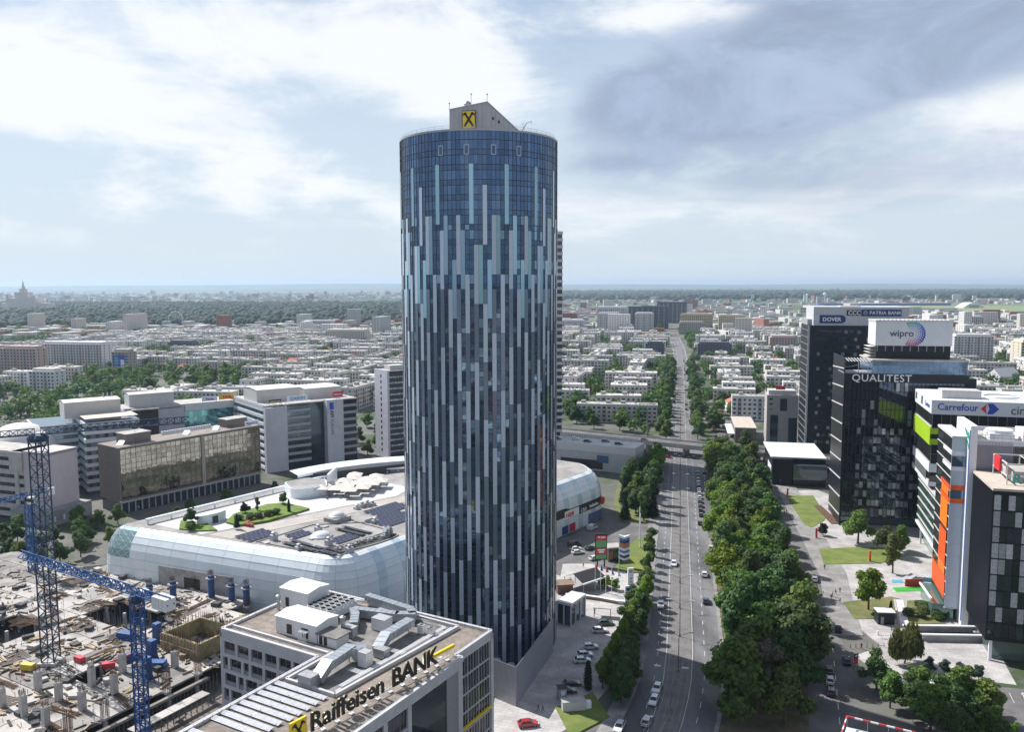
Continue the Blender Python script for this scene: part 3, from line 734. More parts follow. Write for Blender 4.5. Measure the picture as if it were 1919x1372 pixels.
for ai, ar in enumerate(areas):
    ys_ = [p[1] for p in ar]; xs_ = [p[0] for p in ar]; y = min(ys_)
    x0, x1 = min(xs_), max(xs_)
    # long rows run across the short side so that they step along the roof
    xx = x0
    if (x1 - x0) > (max(ys_) - min(ys_)):
        yy = min(ys_) + .3
        while yy + 2 < max(ys_) + .8:
            nx = max(2, min(9, int((x1 - x0) / 1.75))); seg = int((x1 - x0) // (nx * 1.75)) or 1
            for s_ in range(seg): solar(x0 + (s_ + .5) * (x1 - x0) / seg, yy, nx, 19.0, 0, 'row of dark solar panels tilted on the grey mall roof', 'solar rows on the mall roof')
            yy += 2.75
    else:
        while xx + 2 < x1 + .9:
            nx = max(2, min(9, int((max(ys_) - min(ys_)) / 1.75)))
            solar(xx + 2.0, (min(ys_) + max(ys_)) / 2, nx, 19.0, math.pi / 2, 'row of dark solar panels tilted on the grey mall roof', 'solar rows on the mall roof'); xx += 2.75
# roof gear
def roof_fan(x, y, h=1.6):
    k = T('roof_vent', 'pale boxy vent tower standing between solar rows on the mall', 'vent', mall_pt(x, y, 19.0), MA, 'vents on the mall roof')
    MB().box(-.95, .95, -.8, .8, 0, h).build('casing', pvf, k); MB().lathe([(.5, h), (.5, h + .5), (.62, h + .55), (.62, h + .75), (.1, h + .95)], 12).build('cowl', gv, k)
for x, y in ((3, 33.5), (1.4, 20.2), (8.4, 6.8), (16.5, 29.5), (43.5, 39), (45.5, 38.5), (47.5, 38), (41, 38.8), (33, 22), (9.5, 16.8), (56, 22)): roof_fan(x, y, R.uniform(.9, 1.9))
wk = MB()
for pts in (((-1.5, 36), (20, 36.5), (33, 24)), ((2, 14.5), (8, 14.5), (9, 9)), ((8, 13.6), (30, 12), (31, 38)), ((-1, 35), (4, 7), (8, 6.6))): wk.path([(x, y, 19.12) for x, y in pts], .35, h=.15)
wk.build('cable_tray', mat('tray_dark', (.10, .10, .105), .7), mall)
for x, y, s_ in ((-1, 32, 1.6), (9.5, 24.5, 2.0), (9, 7.4, 1.8), (10, 30, 1.6), (20, 31, 2.0)): onroof('roof_hatch', [(x, y), (x + s_, y), (x + s_, y + 1.4), (x, y + 1.4)], .35, pvf)
b = MB()
for i in range(44):
    a = i * 2 * math.pi / 24
    if i < 24: b.bar((28.4 + 2.6 * math.cos(a), 42.6 + 2.2 * math.sin(a), 19.07), (28.4 + 2.6 * math.cos(a + .26), 42.6 + 2.2 * math.sin(a + .26), 19.07), .5, h=.06)
b.build('roof_ring_mark', MATS['terrace_path'], mall)
# square parasols on the terrace
um = mat('parasol_canvas', (.62, .58, .53), .9, rnd=.06); up_ = mat('parasol_pole', (.12, .11, .10), .6)
pb_ = MB(); h = 2.75
for i in range(4):
    c = [(-h, -h), (h, -h), (h, h), (-h, h)]; p, q = c[i], c[(i + 1) % 4]
    pb_.poly([(*p, 2.55), (*q, 2.55), (.12, 0, 3.75)]); pb_.poly([(*q, 2.55), (*p, 2.55), (*p, 2.38), (*q, 2.38)][::-1])
cme = pb_.mesh('canopy', um); pme = MB().cyl((0, 0), .06, 0, 3.7, 6).box(-.5, .5, -.5, .5, 0, .12).mesh('pole', up_)
for i, (x, y) in enumerate([(46.5, 63), (49.8, 58.6), (50.4, 52.6), (55.9, 51.7), (61.5, 52.6), (68.5, 69.4), (53.7, 64.8), (58.4, 64.3), (64.0, 65.3), (65.2, 59.3), (70.8, 60.2), (59.8, 58.0), (54.6, 58.4), (67, 54)]):
    t = T('parasol', 'square cream parasol in the cluster on the mall terrace', 'parasol', mall_pt(x, y, 19.05), MA + R.uniform(-.08, .08) + .6, 'cream parasols on the mall terrace')
    inst(cme, 'canopy', t, (0, 0, R.uniform(-.2, .5))); inst(pme, 'pole', t)
dk_ = mat('bistro_dark', (.05, .045, .04), .7)
tm = MB().cyl((0, 0), .45, .7, .75, 10).cyl((0, 0), .05, 0, .7, 6).mesh('table', dk_)
for i in range(26):
    x = R.uniform(44, 70); y = R.uniform(50, 68)
    if y < 70 - (70 - x) * .1: tag(inst(tm, 'bistro_table', None, mall_pt(x, y, 19.05)), 'small dark bistro table in the shade of the parasols', 'table', 'tables below the parasols')
dm2 = mat('sign_band_black', (.02, .02, .022), .45)
# black sign band on the avenue end of the mall
b = MB(); ids = [i for i in range(n) if MO[i].x > 96 and MO[i].y < 30]
for i in ids:
    k = (i + 1) % n
    if k not in ids: continue
    o_ = offs(MO, -.12); zb = 5.6 + (1.2 if MO[i].x < 112 else .2); zb2 = 5.6 + (1.2 if MO[k].x < 112 else .2)
    if MO[i].x < 101: continue
    b.poly([(o_[i].x, o_[i].y, zb), (o_[k].x, o_[k].y, zb2), (o_[k].x, o_[k].y, zb2 + 3.4), (o_[i].x, o_[i].y, zb + 3.4)])
    b.poly([(o_[i].x, o_[i].y, zb + 3.4), (o_[k].x, o_[k].y, zb2 + 3.4), (MO[k].x, MO[k].y, zb2 + 3.4), (MO[i].x, MO[i].y, zb + 3.4)])
sb = b.build('sign_band', dm2, mall)
wht = mat('letter_white', (.8, .8, .8), .5); redl = mat('letter_red', (.65, .02, .03), .5)
# the plate is a little smaller than the band and its letters stand out from it
pl = MB().box(109.5, 119.5, -.32, -.14, 6.0, 8.9).build('logo_plate', wht, mall)
text('H&M', 2.6, sb, (110.0, -.36, 6.5), (1, 0, 0), (0, 0, 1), redl, .04, shear=.25, bold=.03)
text('C&A', 2.2, sb, (121, -.2, 6.2), (1, 0, 0), (0, 0, 1), wht, .06)
[MB().box(127.6 + i * .75, 128.15 + i * .75, -.24, -.16, 6.6, 7.5 if i % 3 else 7.9).build('small_print', wht, mall) for i in range(9)]
rlg = MB().prism([(136.5 + 1.6 * math.cos(i * .4), 7.2 + 1.6 * math.sin(i * .4)) for i in range(16)], 0, .1).build('round_logo', redl, mall)
rlg.matrix_basis = Matrix(((1, 0, 0, 1.2), (0, 0, -1, -.2), (0, 1, 0, .2), (0, 0, 0, 1)))
MB().box(97, 103.5, -.3, -.1, 5.6, 12.2).build('dark_banner', dm2, mall)
# loading doors and posters at the foot
for x, c in ((108, (.03, .06, .22)), (113, (.45, .03, .05))): MB().box(x, x + 4, -.25, -.05, .3, 3.4).build('poster', mat('poster_%d' % x, c, .5), mall)
MB().box(127, 137, -.3, -.05, .3, 4.2).build('service_door', mat('door_blue', (.09, .13, .24), .5), mall)
# raw concrete patch with a dark doorway where the new wing joins the mall front
fdv = Vector((-22.5, 91)).normalized(); fnv = Vector((fdv.y, -fdv.x)) * -1
def front_slab(name, u0, u1, z0, z1, off, m):
    p0 = fdv * u0; p1 = fdv * u1; o = Vector((-fdv.y, fdv.x))
    q = [p0 + o * off, p1 + o * off, p1, p0]
    return MB().prism([(p.x, p.y) for p in q], z0, z1).build(name, m, mall)
rawc = mat('raw_concrete', (.36, .35, .34), .9, var=.25, vscale=.3, wear=.4)
front_slab('concrete_patch', 38, 66, 0, 10.5, .25, rawc); front_slab('doorway', 50, 56, 3, 8.2, .35, MATS['dark_opening'])
front_slab('dark_plinth', 66.5, 80, 0, 4.5, .25, MATS['sign_band_black'])

# ---------------------------------------------------------------- white framed office block with the rooftop lettering
RA = rad(-30)
offb = T('bank_office_block', 'white framed office block with gravel roof full of ducts and big rooftop lettering', 'office', (-3.9, 161.7, 0), RA)
def rf(x, y, z=0):
    c, s = math.cos(RA), math.sin(RA); return (-3.9 + x * c - y * s, 161.7 + x * s + y * c, z)
RH = 24.0
wf = mat('white_stone_frame', (.48, .48, .50), .6, var=.08, vscale=.4, wear=.12)
rfm = mat('brown_gravel', (.235, .20, .172), .95, var=.25, vscale=.6, bump=.4, bscale=10, wear=.2)
dg_ = mat('roof_felt_grey', (.2, .19, .18), .95, var=.25, vscale=.4, wear=.3)
dgl = glass('office_dark_glass', (.05, .055, .065), .5, .06, .5)
spm = mat('spandrel_grey', (.26, .26, .28), .7)

OUT = [(0, 0), (-49, 0), (-49, -27), (-22.8, -27), (-22.8, -95), (1.6, -95), (1.6, -13.8), (0, -13.8)]
core = [(-.6, -.6), (-48.4, -.6), (-48.4, -26.4), (-22.2, -26.4), (-22.2, -94.4), (1.0, -94.4), (1.0, -13.2), (-.6, -13.2)]
MB().prism(core, 0, RH - .5).build('glazed_core', dgl, offb)
MB().prism([(p[0] * .999, p[1]) for p in core], RH - .5, RH).build('roof', rfm, offb)
b = MB(); b.path([(x, y, RH + .1) for x, y in [(-.35, -.35), (-48.65, -.35), (-48.65, -26.65), (-22.45, -26.65), (-22.45, -94.6), (1.25, -94.6), (1.25, -13.45), (-.35, -13.45)]], .7, closed=True, h=.9); b.build('parapet', wf, offb)
rl = MB()
RLP = [(-.9, -.9), (-48.0, -.9), (-48.0, -26), (-21.8, -26), (-21.8, -94), (.6, -94), (.6, -12.8), (-.9, -12.8)]
for z in (.55, 1.0): rl.path([(x, y, RH + z) for x, y in RLP], .035, closed=True)
for i in range(len(RLP)):
    a, c = Vector(RLP[i]), Vector(RLP[(i + 1) % len(RLP)]); n_ = int((c - a).length / 1.8)
    for j in range(n_): p = a + (c - a) * (j / n_); rl.bar((p.x, p.y, RH), (p.x, p.y, RH + 1.05), .04)
rl.build('roof_railing', mat('thin_railing', (.25, .25, .27), .5, .4), offb)
# left facade (-y face): deep white grid, each window its own piece
FHR = 3.35
wmesh = {}
def win(wd, ht):
    if (wd, ht) not in wmesh: wmesh[(wd, ht)] = (MB().box(-wd / 2, wd / 2, -.05, .05, 0, ht).mesh('window', dgl), MB().box(-wd / 2 - .05, -wd / 2 + .03, -.09, .02, 0, ht).box(wd / 2 - .03, wd / 2 + .05, -.09, .02, 0, ht).box(-wd / 2, wd / 2, -.09, .02, -.04, .05).box(-.03, .03, -.09, .02, 0, ht).mesh('frame', MATS['thin_railing']))
    return wmesh[(wd, ht)]
for k in range(7):
    z = RH - 1.2 - (k + 1) * FHR
    if z < -2: break
    MB().box(-49, -22.8, -27.0, -26.42, max(z + FHR - .75, 0), z + FHR + .02).build('spandrel', wf, offb)
    MB().box(-48.6, -22.9, -26.75, -26.43, max(z, 0), z + .75).build('sill', spm, offb)
    off = 0 if k % 2 == 0 else 1.6
    x = -48.2 + off
    i = 0
    while x < -23.5:
        MB().box(x - .35, x + .35, -26.98, -26.43, max(z, 0), z + FHR - .76).build('pier', wf, offb)
        wd = 3.0 if (i % 3 != 1 or k == 0) else 1.3
        if x + .5 + wd < -22.9 and z + .8 > 0:
            wm, fm = win(wd, 1.75); o = inst(wm, 'window', offb, (x + .42 + wd / 2, -26.58, z + .8)); inst(fm, 'frame', o)
        x += wd + .85; i += 1
MB().box(-49, -48.3, -27.02, -26.4, 0, RH - .3).build('corner_pier', wf, offb)
# cornice frame of the left facade and of the right-hand faces
MB().box(-49, -22.8, -27.02, -26.42, RH - 1.25, RH - .3).build('cornice', wf, offb)
# main right face (x = 0): white frame round a tall window field
MB().box(-.58, 0, -.9, 0, 0, RH - .3).build('corner_pier', wf, offb); MB().box(-.58, 0, -13.2, 0, RH - 1.3, RH - .31).build('cornice', wf, offb)
for k in range(6):
    z = RH - 1.4 - (k + 1) * 3.7
    MB().box(-.55, -.2, -13.2, -.95, z - .12, z + .12).build('transom', wf, offb)
    for j in range(6):
        y = -1.2 - j * 2.0; wm, fm = win(1.75, 3.3)
        o = inst(wm, 'window', offb, (-.5, y - .95, z + .2), math.pi / 2); inst(fm, 'frame', o)
    for j in range(12): 
        if k == 0: MB().box(-.5, -.3, -1.15 - j * 1.0, -1.0 - j * 1.0, 1, RH - 1.4).build('fin', wf if j % 4 == 0 else spm, offb)
MB().box(-.3, .25, -13.0, -.9, 8.6, 8.9).build('yellow_trim', yel, offb)
# wing right face (x = 1.6)
MB().box(1.05, 1.6, -95, -13.8, RH - 1.5, RH - .31).build('cornice', wf, offb)
MB().box(1.05, 1.6, -15.2, -13.8, 0, RH - 1.5).build('corner_pier', wf, offb)
MB().box(1.02, 1.3, -18.6, -15.2, 0, RH - 1.5).build('stone_return', spm, offb)
MB().box(.9, 1.12, -29.2, -18.6, 0, RH - 1.5).build('tall_glazing', glass('deep_glass', (.03, .05, .055), .6, .05), offb)
for j in range(9):
    y0 = -30 - j * 6.5
    MB().box(1.05, 1.5, y0 - .5, y0 + .5, 0, RH - 1.5).build('pier', wf, offb)
    for k in range(6):
        z = RH - 1.7 - (k + 1) * 3.6
        if k: MB().box(1.04, 1.42, y0 - 5.95, y0 - .55, z + 3.3, z + 3.65).build('transom', wf, offb)
        for q in range(3):
            if j > 3: continue
            wm, fm = win(1.6, 3.0); o = inst(wm, 'window', offb, (1.1, y0 - 1.4 - q * 1.85, z + .25), math.pi / 2); inst(fm, 'frame', o)
# low inner kerbs and plant yard on the roof
yard = [(-7.2, -2.4), (-44, -2.4), (-44, -14), (-28, -24.6), (-20.8, -24.6), (-20.8, -36.5), (-9.2, -36.5)]
MB().prism(yard, RH, RH + .06).build('plant_yard', dg_, offb)
b = MB(); b.path([(x, y, RH + .35) for x, y in ((-31, -1.6), (-7.1, -2.2), (-9.6, -36.3), (-21, -36.3), (-21, -24))], .55, h=.7); b.path([(-8.0, -3.2, RH + .25), (-10.4, -35.4, RH + .25)], .4, h=.5); b.path([(-48, -24.4, RH + .25), (-22, -24.4, RH + .25)], .5, h=.5); b.build('yard_kerb', wf, offb)
whm = mat('white_sheet', (.66, .67, .68), .5, .1, var=.05, vscale=.6)
def house(loc, sx, sy, h, label, doors=()):
    k = T('plant_house', label, 'plant room', rf(*loc, RH + .06), RA)
    MB().box(-sx / 2, sx / 2, -sy / 2, sy / 2, 0, h).build('wall', whm, k)
    r_ = MB(); r_.poly([(-sx / 2 - .2, -sy / 2 - .2, h + .02), (sx / 2 + .2, -sy / 2 - .2, h + .02), (sx / 2 + .2, 0, h + .5), (-sx / 2 - .2, 0, h + .5)]); r_.poly([(-sx / 2 - .2, 0, h + .5), (sx / 2 + .2, 0, h + .5), (sx / 2 + .2, sy / 2 + .2, h + .02), (-sx / 2 - .2, sy / 2 + .2, h + .02)])
    r_.poly([(-sx / 2, -sy / 2, h), (-sx / 2, sy / 2, h), (-sx / 2, 0, h + .5)]); r_.poly([(sx / 2, sy / 2, h), (sx / 2, -sy / 2, h), (sx / 2, 0, h + .5)]); r_.build('roof', whm, k)
    for x, wd in doors: MB().box(x - wd / 2, x + wd / 2, -sy / 2 - .04, -sy / 2 + .05, .5, 2.5).build('louvre', MATS['dark_opening'], k)
    return k
house((-43.3, -8.5), 8.0, 6.6, 4.4, 'white gabled plant room beside the chillers on the bank roof', ((-2, 1.0),))
house((-32.6, -19.0), 11.0, 6.2, 3.6, 'white plant room with dark louvres and pipes on the bank roof', ((-1.8, 1.4), (2.4, 1.8)))
# chiller bank: rows of fans, each fan a part
ch = T('chiller_bank', 'white rooftop chiller with rows of round fans', 'chiller', rf(-35.2, -9, RH + .06), RA)
MB().box(-3.6, 3.6, -4.2, 4.2, .4, 2.0).build('casing', whm, ch)
fm_ = MB().lathe([(.55, 0), (.6, .55), (.5, .55), (.45, .1)], 14, capt=True).mesh('fan', mat('fan_dark', (.06, .06, .062), .6)); fr_ = MB().lathe([(.66, 0), (.68, .5), (.56, .52)], 14, capt=False).mesh('fan_ring', whm)
for i in range(4):
    for j in range(6): p = (-2.7 + i * 1.8, -3.4 + j * 1.36, 2.0); o = inst(fm_, 'fan', ch, p); inst(fr_, 'fan_ring', o)
# sheet-metal ducts
dct = mat('duct_galvanised', (.36, .39, .42), .38, .45, var=.12, vscale=.8, rnd=.06)
def duct(pts, wd, h, label, feet=True):
    k = T('air_duct', label, 'duct', rf(pts[0][0], pts[0][1], RH + .06), RA); b = MB(); x0, y0 = pts[0][0], pts[0][1]
    for a, c in zip(pts[:-1], pts[1:]):
        a3, c3 = Vector((a[0] - x0, a[1] - y0, a[2])), Vector((c[0] - x0, c[1] - y0, c[2])); d = (c3 - a3).normalized() * wd * .35
        b.bar(a3 - d * .0, c3 + d, wd, h=h)
    o = b.build('duct_run', dct, k); s = MB()
    for a, c in zip(pts[:-1], pts[1:]):
        a3, c3 = Vector((a[0] - x0, a[1] - y0, a[2])), Vector((c[0] - x0, c[1] - y0, c[2])); n_ = max(1, int((c3 - a3).length / 1.3)); dn = (c3 - a3).normalized() * .04
        for i in range(1, n_ + 1): p = a3 + (c3 - a3) * (i / (n_ + .5)); s.bar(p - dn, p + dn, wd + .1, h=h + .1)
    s.build('seam_flange', dct, o)
    if feet:
        f = MB()
        for p in pts: f.bar((p[0] - x0, p[1] - y0, 0), (p[0] - x0, p[1] - y0, p[2]), .15)
        f.build('support', MATS['galvanised'], k)
    return k
duct([(-29.5, -8.5, 1.4), (-20, -6.3, 1.4), (-16.8, -4.6, 1.4), (-19, -2.6, 1.4), (-31, -1.6, 1.6)], 1.7, 1.7, 'large looped galvanised duct at the back edge of the bank roof')
duct([(-13.6, -20.0, 1.0), (-14.6, -16.5, 2.0), (-14.8, -8.8, 2.0)], 2.1, 1.5, 'long galvanised air handling duct in the middle of the bank roof')
duct([(-15.2, -34.8, 1.0), (-15.9, -31.5, 2.2), (-16.3, -25.0, 2.4), (-14.6, -23.4, 2.0)], 2.2, 1.5, 'galvanised air handling duct with hooded end above the solar panels')
duct([(-24.5, -14.2, 1.3), (-26.8, -11.0, 1.6), (-29.3, -8.6, 1.3)], 1.7, 1.6, 'short bent duct beside the chiller fans')
def unit(x, y, sx, sy, h, label, m=whm, rz=0):
    k = T('air_handling_unit', label, 'air unit', rf(x, y, RH + .06), RA + rz)
    MB().box(-sx / 2, sx / 2, -sy / 2, sy / 2, .2, h).build('casing', m, k); MB().box(-sx / 2 + .1, sx / 2 - .1, -sy / 2 + .1, sy / 2 - .1, 0, .2).box(-sx / 2 - .03, sx / 2 + .03, -sy / 2 - .03, sy / 2 + .03, h - .15, h + .02).build('frame', MATS['galvanised'], k); return k
unit(-20.4, -10.3, 3.4, 2.6, 2.6, 'white boxy air unit between two ducts'); unit(-12.6, -24.8, 2.0, 1.8, 2.9, 'white boxy air unit joined to a round fan housing'); unit(-16.3, -35.6, 3.0, 2.2, 2.2, 'grey boxy duct outlet above the solar panels', dct)
unit(-12.4, -20.3, 2.6, 1.8, 1.8, 'grey boxy duct outlet beside the white pipes', dct); unit(-23.7, -16.2, 2.6, 1.6, 2.2, 'grey boxy fan unit beside a round flue', dct)
for i, (x, y) in enumerate(((-12.1, -8), (-9.6, -8.1))):
    k = unit(x, y, 1.3, 1.1, 1.9, 'small white condenser with black fan on top', whm); k['group'] = 'condensers on the bank roof'
    MB().lathe([(.42, 1.9), (.42, 1.98), (.1, 1.98)], 12).build('fan', MATS['fan_dark'], k)
for x, y, r_, h in ((-25.2, -16.6, .42, 3.6), (-46.5, -13.2, .35, 2.8)):
    k = T('flue', 'round galvanised flue with cowl ' + ('beside the middle ducts' if r_ > .4 else 'in front of the gabled plant room'), 'flue', rf(x, y, RH)); MB().cyl((0, 0), r_, 0, h, 12).build('pipe', gv, k); MB().lathe([(r_ + .2, h), (r_ + .2, h + .4), (.1, h + .7)], 12).build('cowl', gv, k)
fdr = MB().lathe([(1.25, -.7), (1.3, 0), (1.25, .7)], 20, capb=True).build('fan_drum', dct, offb, (-14.6, -24.3, RH + 1.7)); fdr.rotation_euler = (rad(90), 0, 0)
pp = MB()
for i in range(5): pp.path([(-30.8 + i * .45, -22.2, RH + 2.2), (-30.8 + i * .45, -23.3, RH + 2.2), (-30.8 + i * .45, -23.3, RH + .1)], .14)
for i in range(3): pp.path([(-46 + 0, -10.2 + i * .5, RH + 1.2), (-39, -6.5 + i * .5, RH + 1.2), (-37, -3 + i * .3, RH + 1.2), (-30, -2.6, RH + 1.2)], .16)
for i in range(4): pp.path([(-13.5, -27.5 - i * .35, RH + .7), (-9.9, -27.8 - i * .35, RH + .8), (-9.9, -27.8 - i * .35, RH + .1)], .13); pp.path([(-13.2, -17.5 - i * .35, RH + .7), (-8.6, -17.8 - i * .35, RH + .8), (-8.6, -17.8 - i * .35, RH + .1)], .13)
for i in range(3): pp.path([(-10.8 + i * .35, -34, RH + .75), (-9.3 + i * .35, -4.5, RH + .75), (-11, -3.6, RH + .75), (-27, -3.6 + i * .3, RH + .75)], .15)
pp.build('pipework', whm, offb)
# stair head
k = T('stair_head', 'small low roofed stair head between the plant room and ducts', 'stair head', rf(-24.5, -20.2, RH + .06), RA)
MB().box(-2.4, 2.4, -1.8, 1.8, 0, 2.0).build('wall', whm, k); MB().box(-2.8, 2.8, -2.2, 2.2, 2.0, 2.25).build('roof', dg_, k); MB().box(-2.0, -1.2, -1.85, -1.75, .1, 1.8).box(-.8, 0, -1.85, -1.75, .1, 1.8).build('door', MATS['dark_opening'], k)
# solar tables on the wing; sun glare is put into their pale colour
pvl = mat('solar_pale', (.46, .48, .52), .2, .1, var=.1, vscale=2.)
def pale_table():
    a, c = solar_table(7, 1); a.materials.clear(); a.materials.append(pvl); return a, c
PT = pale_table()
for j in range(8):
    t = T('solar_panel_row', 'pale solar panel row glaring on the bank wing roof', 'solar panels', rf(-16.2 - (0 if j < 5 else .6), -38.4 - j * 1.95, RH + .05), RA  , 'pale solar rows on the bank roof'); inst(PT[0], 'cells', t); inst(PT[1], 'frame', t)
for j in range(3):
    t = T('solar_panel_row', 'pale solar panel row glaring on the bank wing roof', 'solar panels', rf(-16.2, -56.5 - j * 1.95, RH + .05), RA , 'pale solar rows on the bank roof'); inst(PT[0], 'cells', t); inst(PT[1], 'frame', t)
# the big lettering on its frame along the wing edge
sgb = T('rooftop_sign', 'black rooftop letters reading Raiffeisen BANK with yellow bar and emblem square', 'sign', rf(-4.2, -48.2, RH + .05), RA + rad(83.6))
ltm = mat('sign_letter_black', (.012, .012, .013), .4); edge = mat('letter_yellow_edge', (.36, .28, .05), .5)
def sletters(s, size, x, z, bold):
    text(s, size, sgb, (x, -.05, z), (1, 0, 0), (0, 0, 1), ltm, .10, bold=bold); text(s, size, sgb, (x, .12, z), (1, 0, 0), (0, 0, 1), edge, .04, bold=bold + .005, name='letter_back')
sletters('Raiffeisen', 4.25, 0.2, .95, .09); sletters('BANK', 4.4, 18.1, .95, .12)
MB().box(28.6, 34.6, -.25, .25, 2.2, 2.75).build('yellow_bar', yel, sgb)
sq = MB().box(-3.6, -.5, -.2, .2, .8, 4.0).build('emblem_square', yel, sgb); cross_logo(.82, -.25).build('emblem', blk, sq, (-2.05, 0, 2.35))
b = MB(); b.path([(-3.6, .3, .8), (33.6, .3, .8)], .12)
for i in range(13):
    x = -3 + i * 3.0; b.bar((x, .3, 0), (x, .3, 2.2), .08); b.bar((x, 1.8, 0), (x, .3, 2.2), .07); b.box(x - .4, x + .4, 1.6, 2.1, 0, .2); b.box(x - .4, x + .4, -.1, .5, 0, .2)
b.build('support_frame', whm, sgb)

# ---------------------------------------------------------------- building site: slab bays, columns, formwork, cranes
ZS = 5.0
slabm = mat('fresh_slab', (.40, .375, .35), .85, var=.25, vscale=.14, wear=.5, rnd=.10)
slabm2 = mat('stained_slab', (.25, .235, .22), .9, var=.3, vscale=.2, wear=.5, rnd=.15)
conc = mat('column_concrete', (.46, .45, .44), .85, var=.15, vscale=.5, wear=.2)
bluef = mat('formwork_blue', (.035, .10, .27), .5, .1, var=.2, vscale=1.5, wear=.3)
rust = mat('rebar_rust', (.12, .075, .05), .9); ply = mat('formwork_plywood', (.30, .25, .13), .8, var=.25, vscale=.8, wear=.4)
wood = mat('raw_timber', (.38, .30, .20), .85, var=.3, vscale=1., rnd=.2); scaf = mat('scaffold_steel', (.28, .28, .29), .5, .5)
SITE = [(-200, 10), (-158, 18.0), (-137, 18.6), (-96, 22), (-86, 14), (-75, 0), (-66.5, -14), (-66.5, -46), (-66.5, -75), (-200, -75)]
struct(MB().prism([rf(x, y)[:2] for x, y in [(-200, 22), (-158, 22), (-97, 24), (-62, -4), (-50.5, -6), (-50.5, -40), (-62, -80), (-200, -80)]], 0, .08).build('site_ground', mat('site_mud', (.17, .15, .13), .95, var=.4, vscale=.2, wear=.4)))
PITS = [[(-125, -7.5), (-112, -8), (-101.5, -6), (-105, 3), (-125, 2)], [(-140, -30), (-124.5, -30), (-124.5, -19.5), (-140, -19)], [(-95, -31.5), (-88.3, -31.5), (-88.8, -25.5), (-96, -25)]]
deck = T('concrete_deck', 'raw concrete floor deck of the building site split into pale bays', 'concrete deck', rf(0, 0), RA)
# bays 8.0 x 7.6 m with dark pour joints; bays over pits are left open or cut short
bay_cache = {}
GX = [-198 + 8 * i for i in range(17)]; GY = [-77.2 + 7.6 * j for j in range(14)]
for gx in GX:
    for gy in GY:
        cx_, cy_ = gx + 4, gy + 3.8
        if not inside((cx_, cy_), SITE): continue
        if any(inside((cx_, cy_), p) for p in PITS): continue
        w0, w1, h0, h1 = gx + .11, gx + 7.89, gy + .11, gy + 7.49
        for p in PITS:                                           # trim the bay where a pit edge runs through it
            xs = [q[0] for q in p]; ys = [q[1] for q in p]
            if min(xs) < gx + 8 and max(xs) > gx and min(ys) < gy + 7.6 and max(ys) > gy:
                if gy + 7.6 > max(ys) > gy + 1.5 and cy_ > max(ys) - 3.8 and min(xs) < cx_ < max(xs): h0 = max(h0, max(ys))
                elif gy < min(ys) < gy + 6 and min(xs) < cx_ < max(xs): h1 = min(h1, min(ys))
        if h1 - h0 < .8: continue
        dark = R.random() < .38; z = ZS - (.0 if not dark else .03)
        o = MB().box(w0, w1, h0, h1, z - .45, z).build('slab_bay', slabm2 if dark else slabm, deck)
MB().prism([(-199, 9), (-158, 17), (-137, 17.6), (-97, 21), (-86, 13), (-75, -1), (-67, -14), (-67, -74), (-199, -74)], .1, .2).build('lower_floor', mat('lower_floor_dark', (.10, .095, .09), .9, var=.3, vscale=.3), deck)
pm = MB().box(-.35, .35, -.35, .35, 0, ZS - .5).mesh('undercroft_column', conc)
for gx in GX:
    for gy in GY:
        if inside((gx, gy), SITE): inst(pm, 'undercroft_column', deck, (gx, gy, .1))
props = MB()
for i in range(90): x = R.uniform(-126, -100); y = R.uniform(-8, 3); props.bar((x, y, .2), (x, y, ZS - .4), .07)
for i in range(60): props.bar((-67.3, -72 + i, .1), (-67.3, -72 + i, ZS - .4), .08)
props.build('prop_row', scaf, deck, kind='stuff')
edge_b = MB()
for yy in (-66.5,): edge_b.box(-67.2, -66.3, -74, -16, ZS - .55, ZS + .02)
edge_b.build('edge_beam', slabm2, deck)
def sp(x, y, z=ZS): return rf(x, y, z)
def rebar(x, y, h, wd=.45, parent=None):
    b = MB()
    for i in range(4):
        for j in range(2): b.bar((-wd + i * wd * .66, (-wd, wd)[j], 0), (-wd + i * wd * .66 + R.uniform(-.1, .1), (-wd, wd)[j] + R.uniform(-.1, .1), h * R.uniform(.85, 1.1)), .06)
        for j in range(2): b.bar(((-wd, wd)[j], -wd + i * wd * .66, 0), ((-wd, wd)[j] + R.uniform(-.1, .1), -wd + i * wd * .66, h * R.uniform(.85, 1.1)), .06)
    for k in range(int(h / .35)): z = k * .35; b.path([(-wd, -wd, z), (wd, -wd, z), (wd, wd, z), (-wd, wd, z)], .04, closed=True)
    return b
# bare concrete columns with starter bars
for i, (x, y) in enumerate([(-86, -24), (-86, -31.6), (-86, -39.2), (-78, -39), (-78, -31.6), (-77.5, -16.4), (-78, -24.8), (-94, -39), (-94, -46.8), (-86, -46.8), (-78, -46.8)]):
    h = R.uniform(3.9, 4.6); t = T('concrete_column', 'bare grey concrete column with starter bars standing on the deck', 'column', sp(x, y), RA, 'bare columns on the site deck')
    MB().box(-.62, .62, -.62, .62, 0, h).build('shaft', conc, t); rebar(0, 0, 1.3).build('starter_bars', rust, t, (0, 0, h))
for i, (x, y, h) in enumerate([(-70, -39.2, 4.6), (-70, -47, 5.5), (-68.5, -25.6, 5.2), (-69.5, -16.4, 5.6), (-115.4, 19.5, 3.8), (-91, 17.6, 3.0), (-98, 0.2, 2.6), (-81, -9, 3.2)]):
    t = T('rebar_cage', 'rusty reinforcement cage of an unpoured column on the site deck', 'rebar cage', sp(x, y), RA, 'rebar cages on the site')
    rebar(0, 0, h, .6).build('bars', rust, t); MB().box(-.7, .7, -.7, .7, 0, .5).build('base', conc, t)
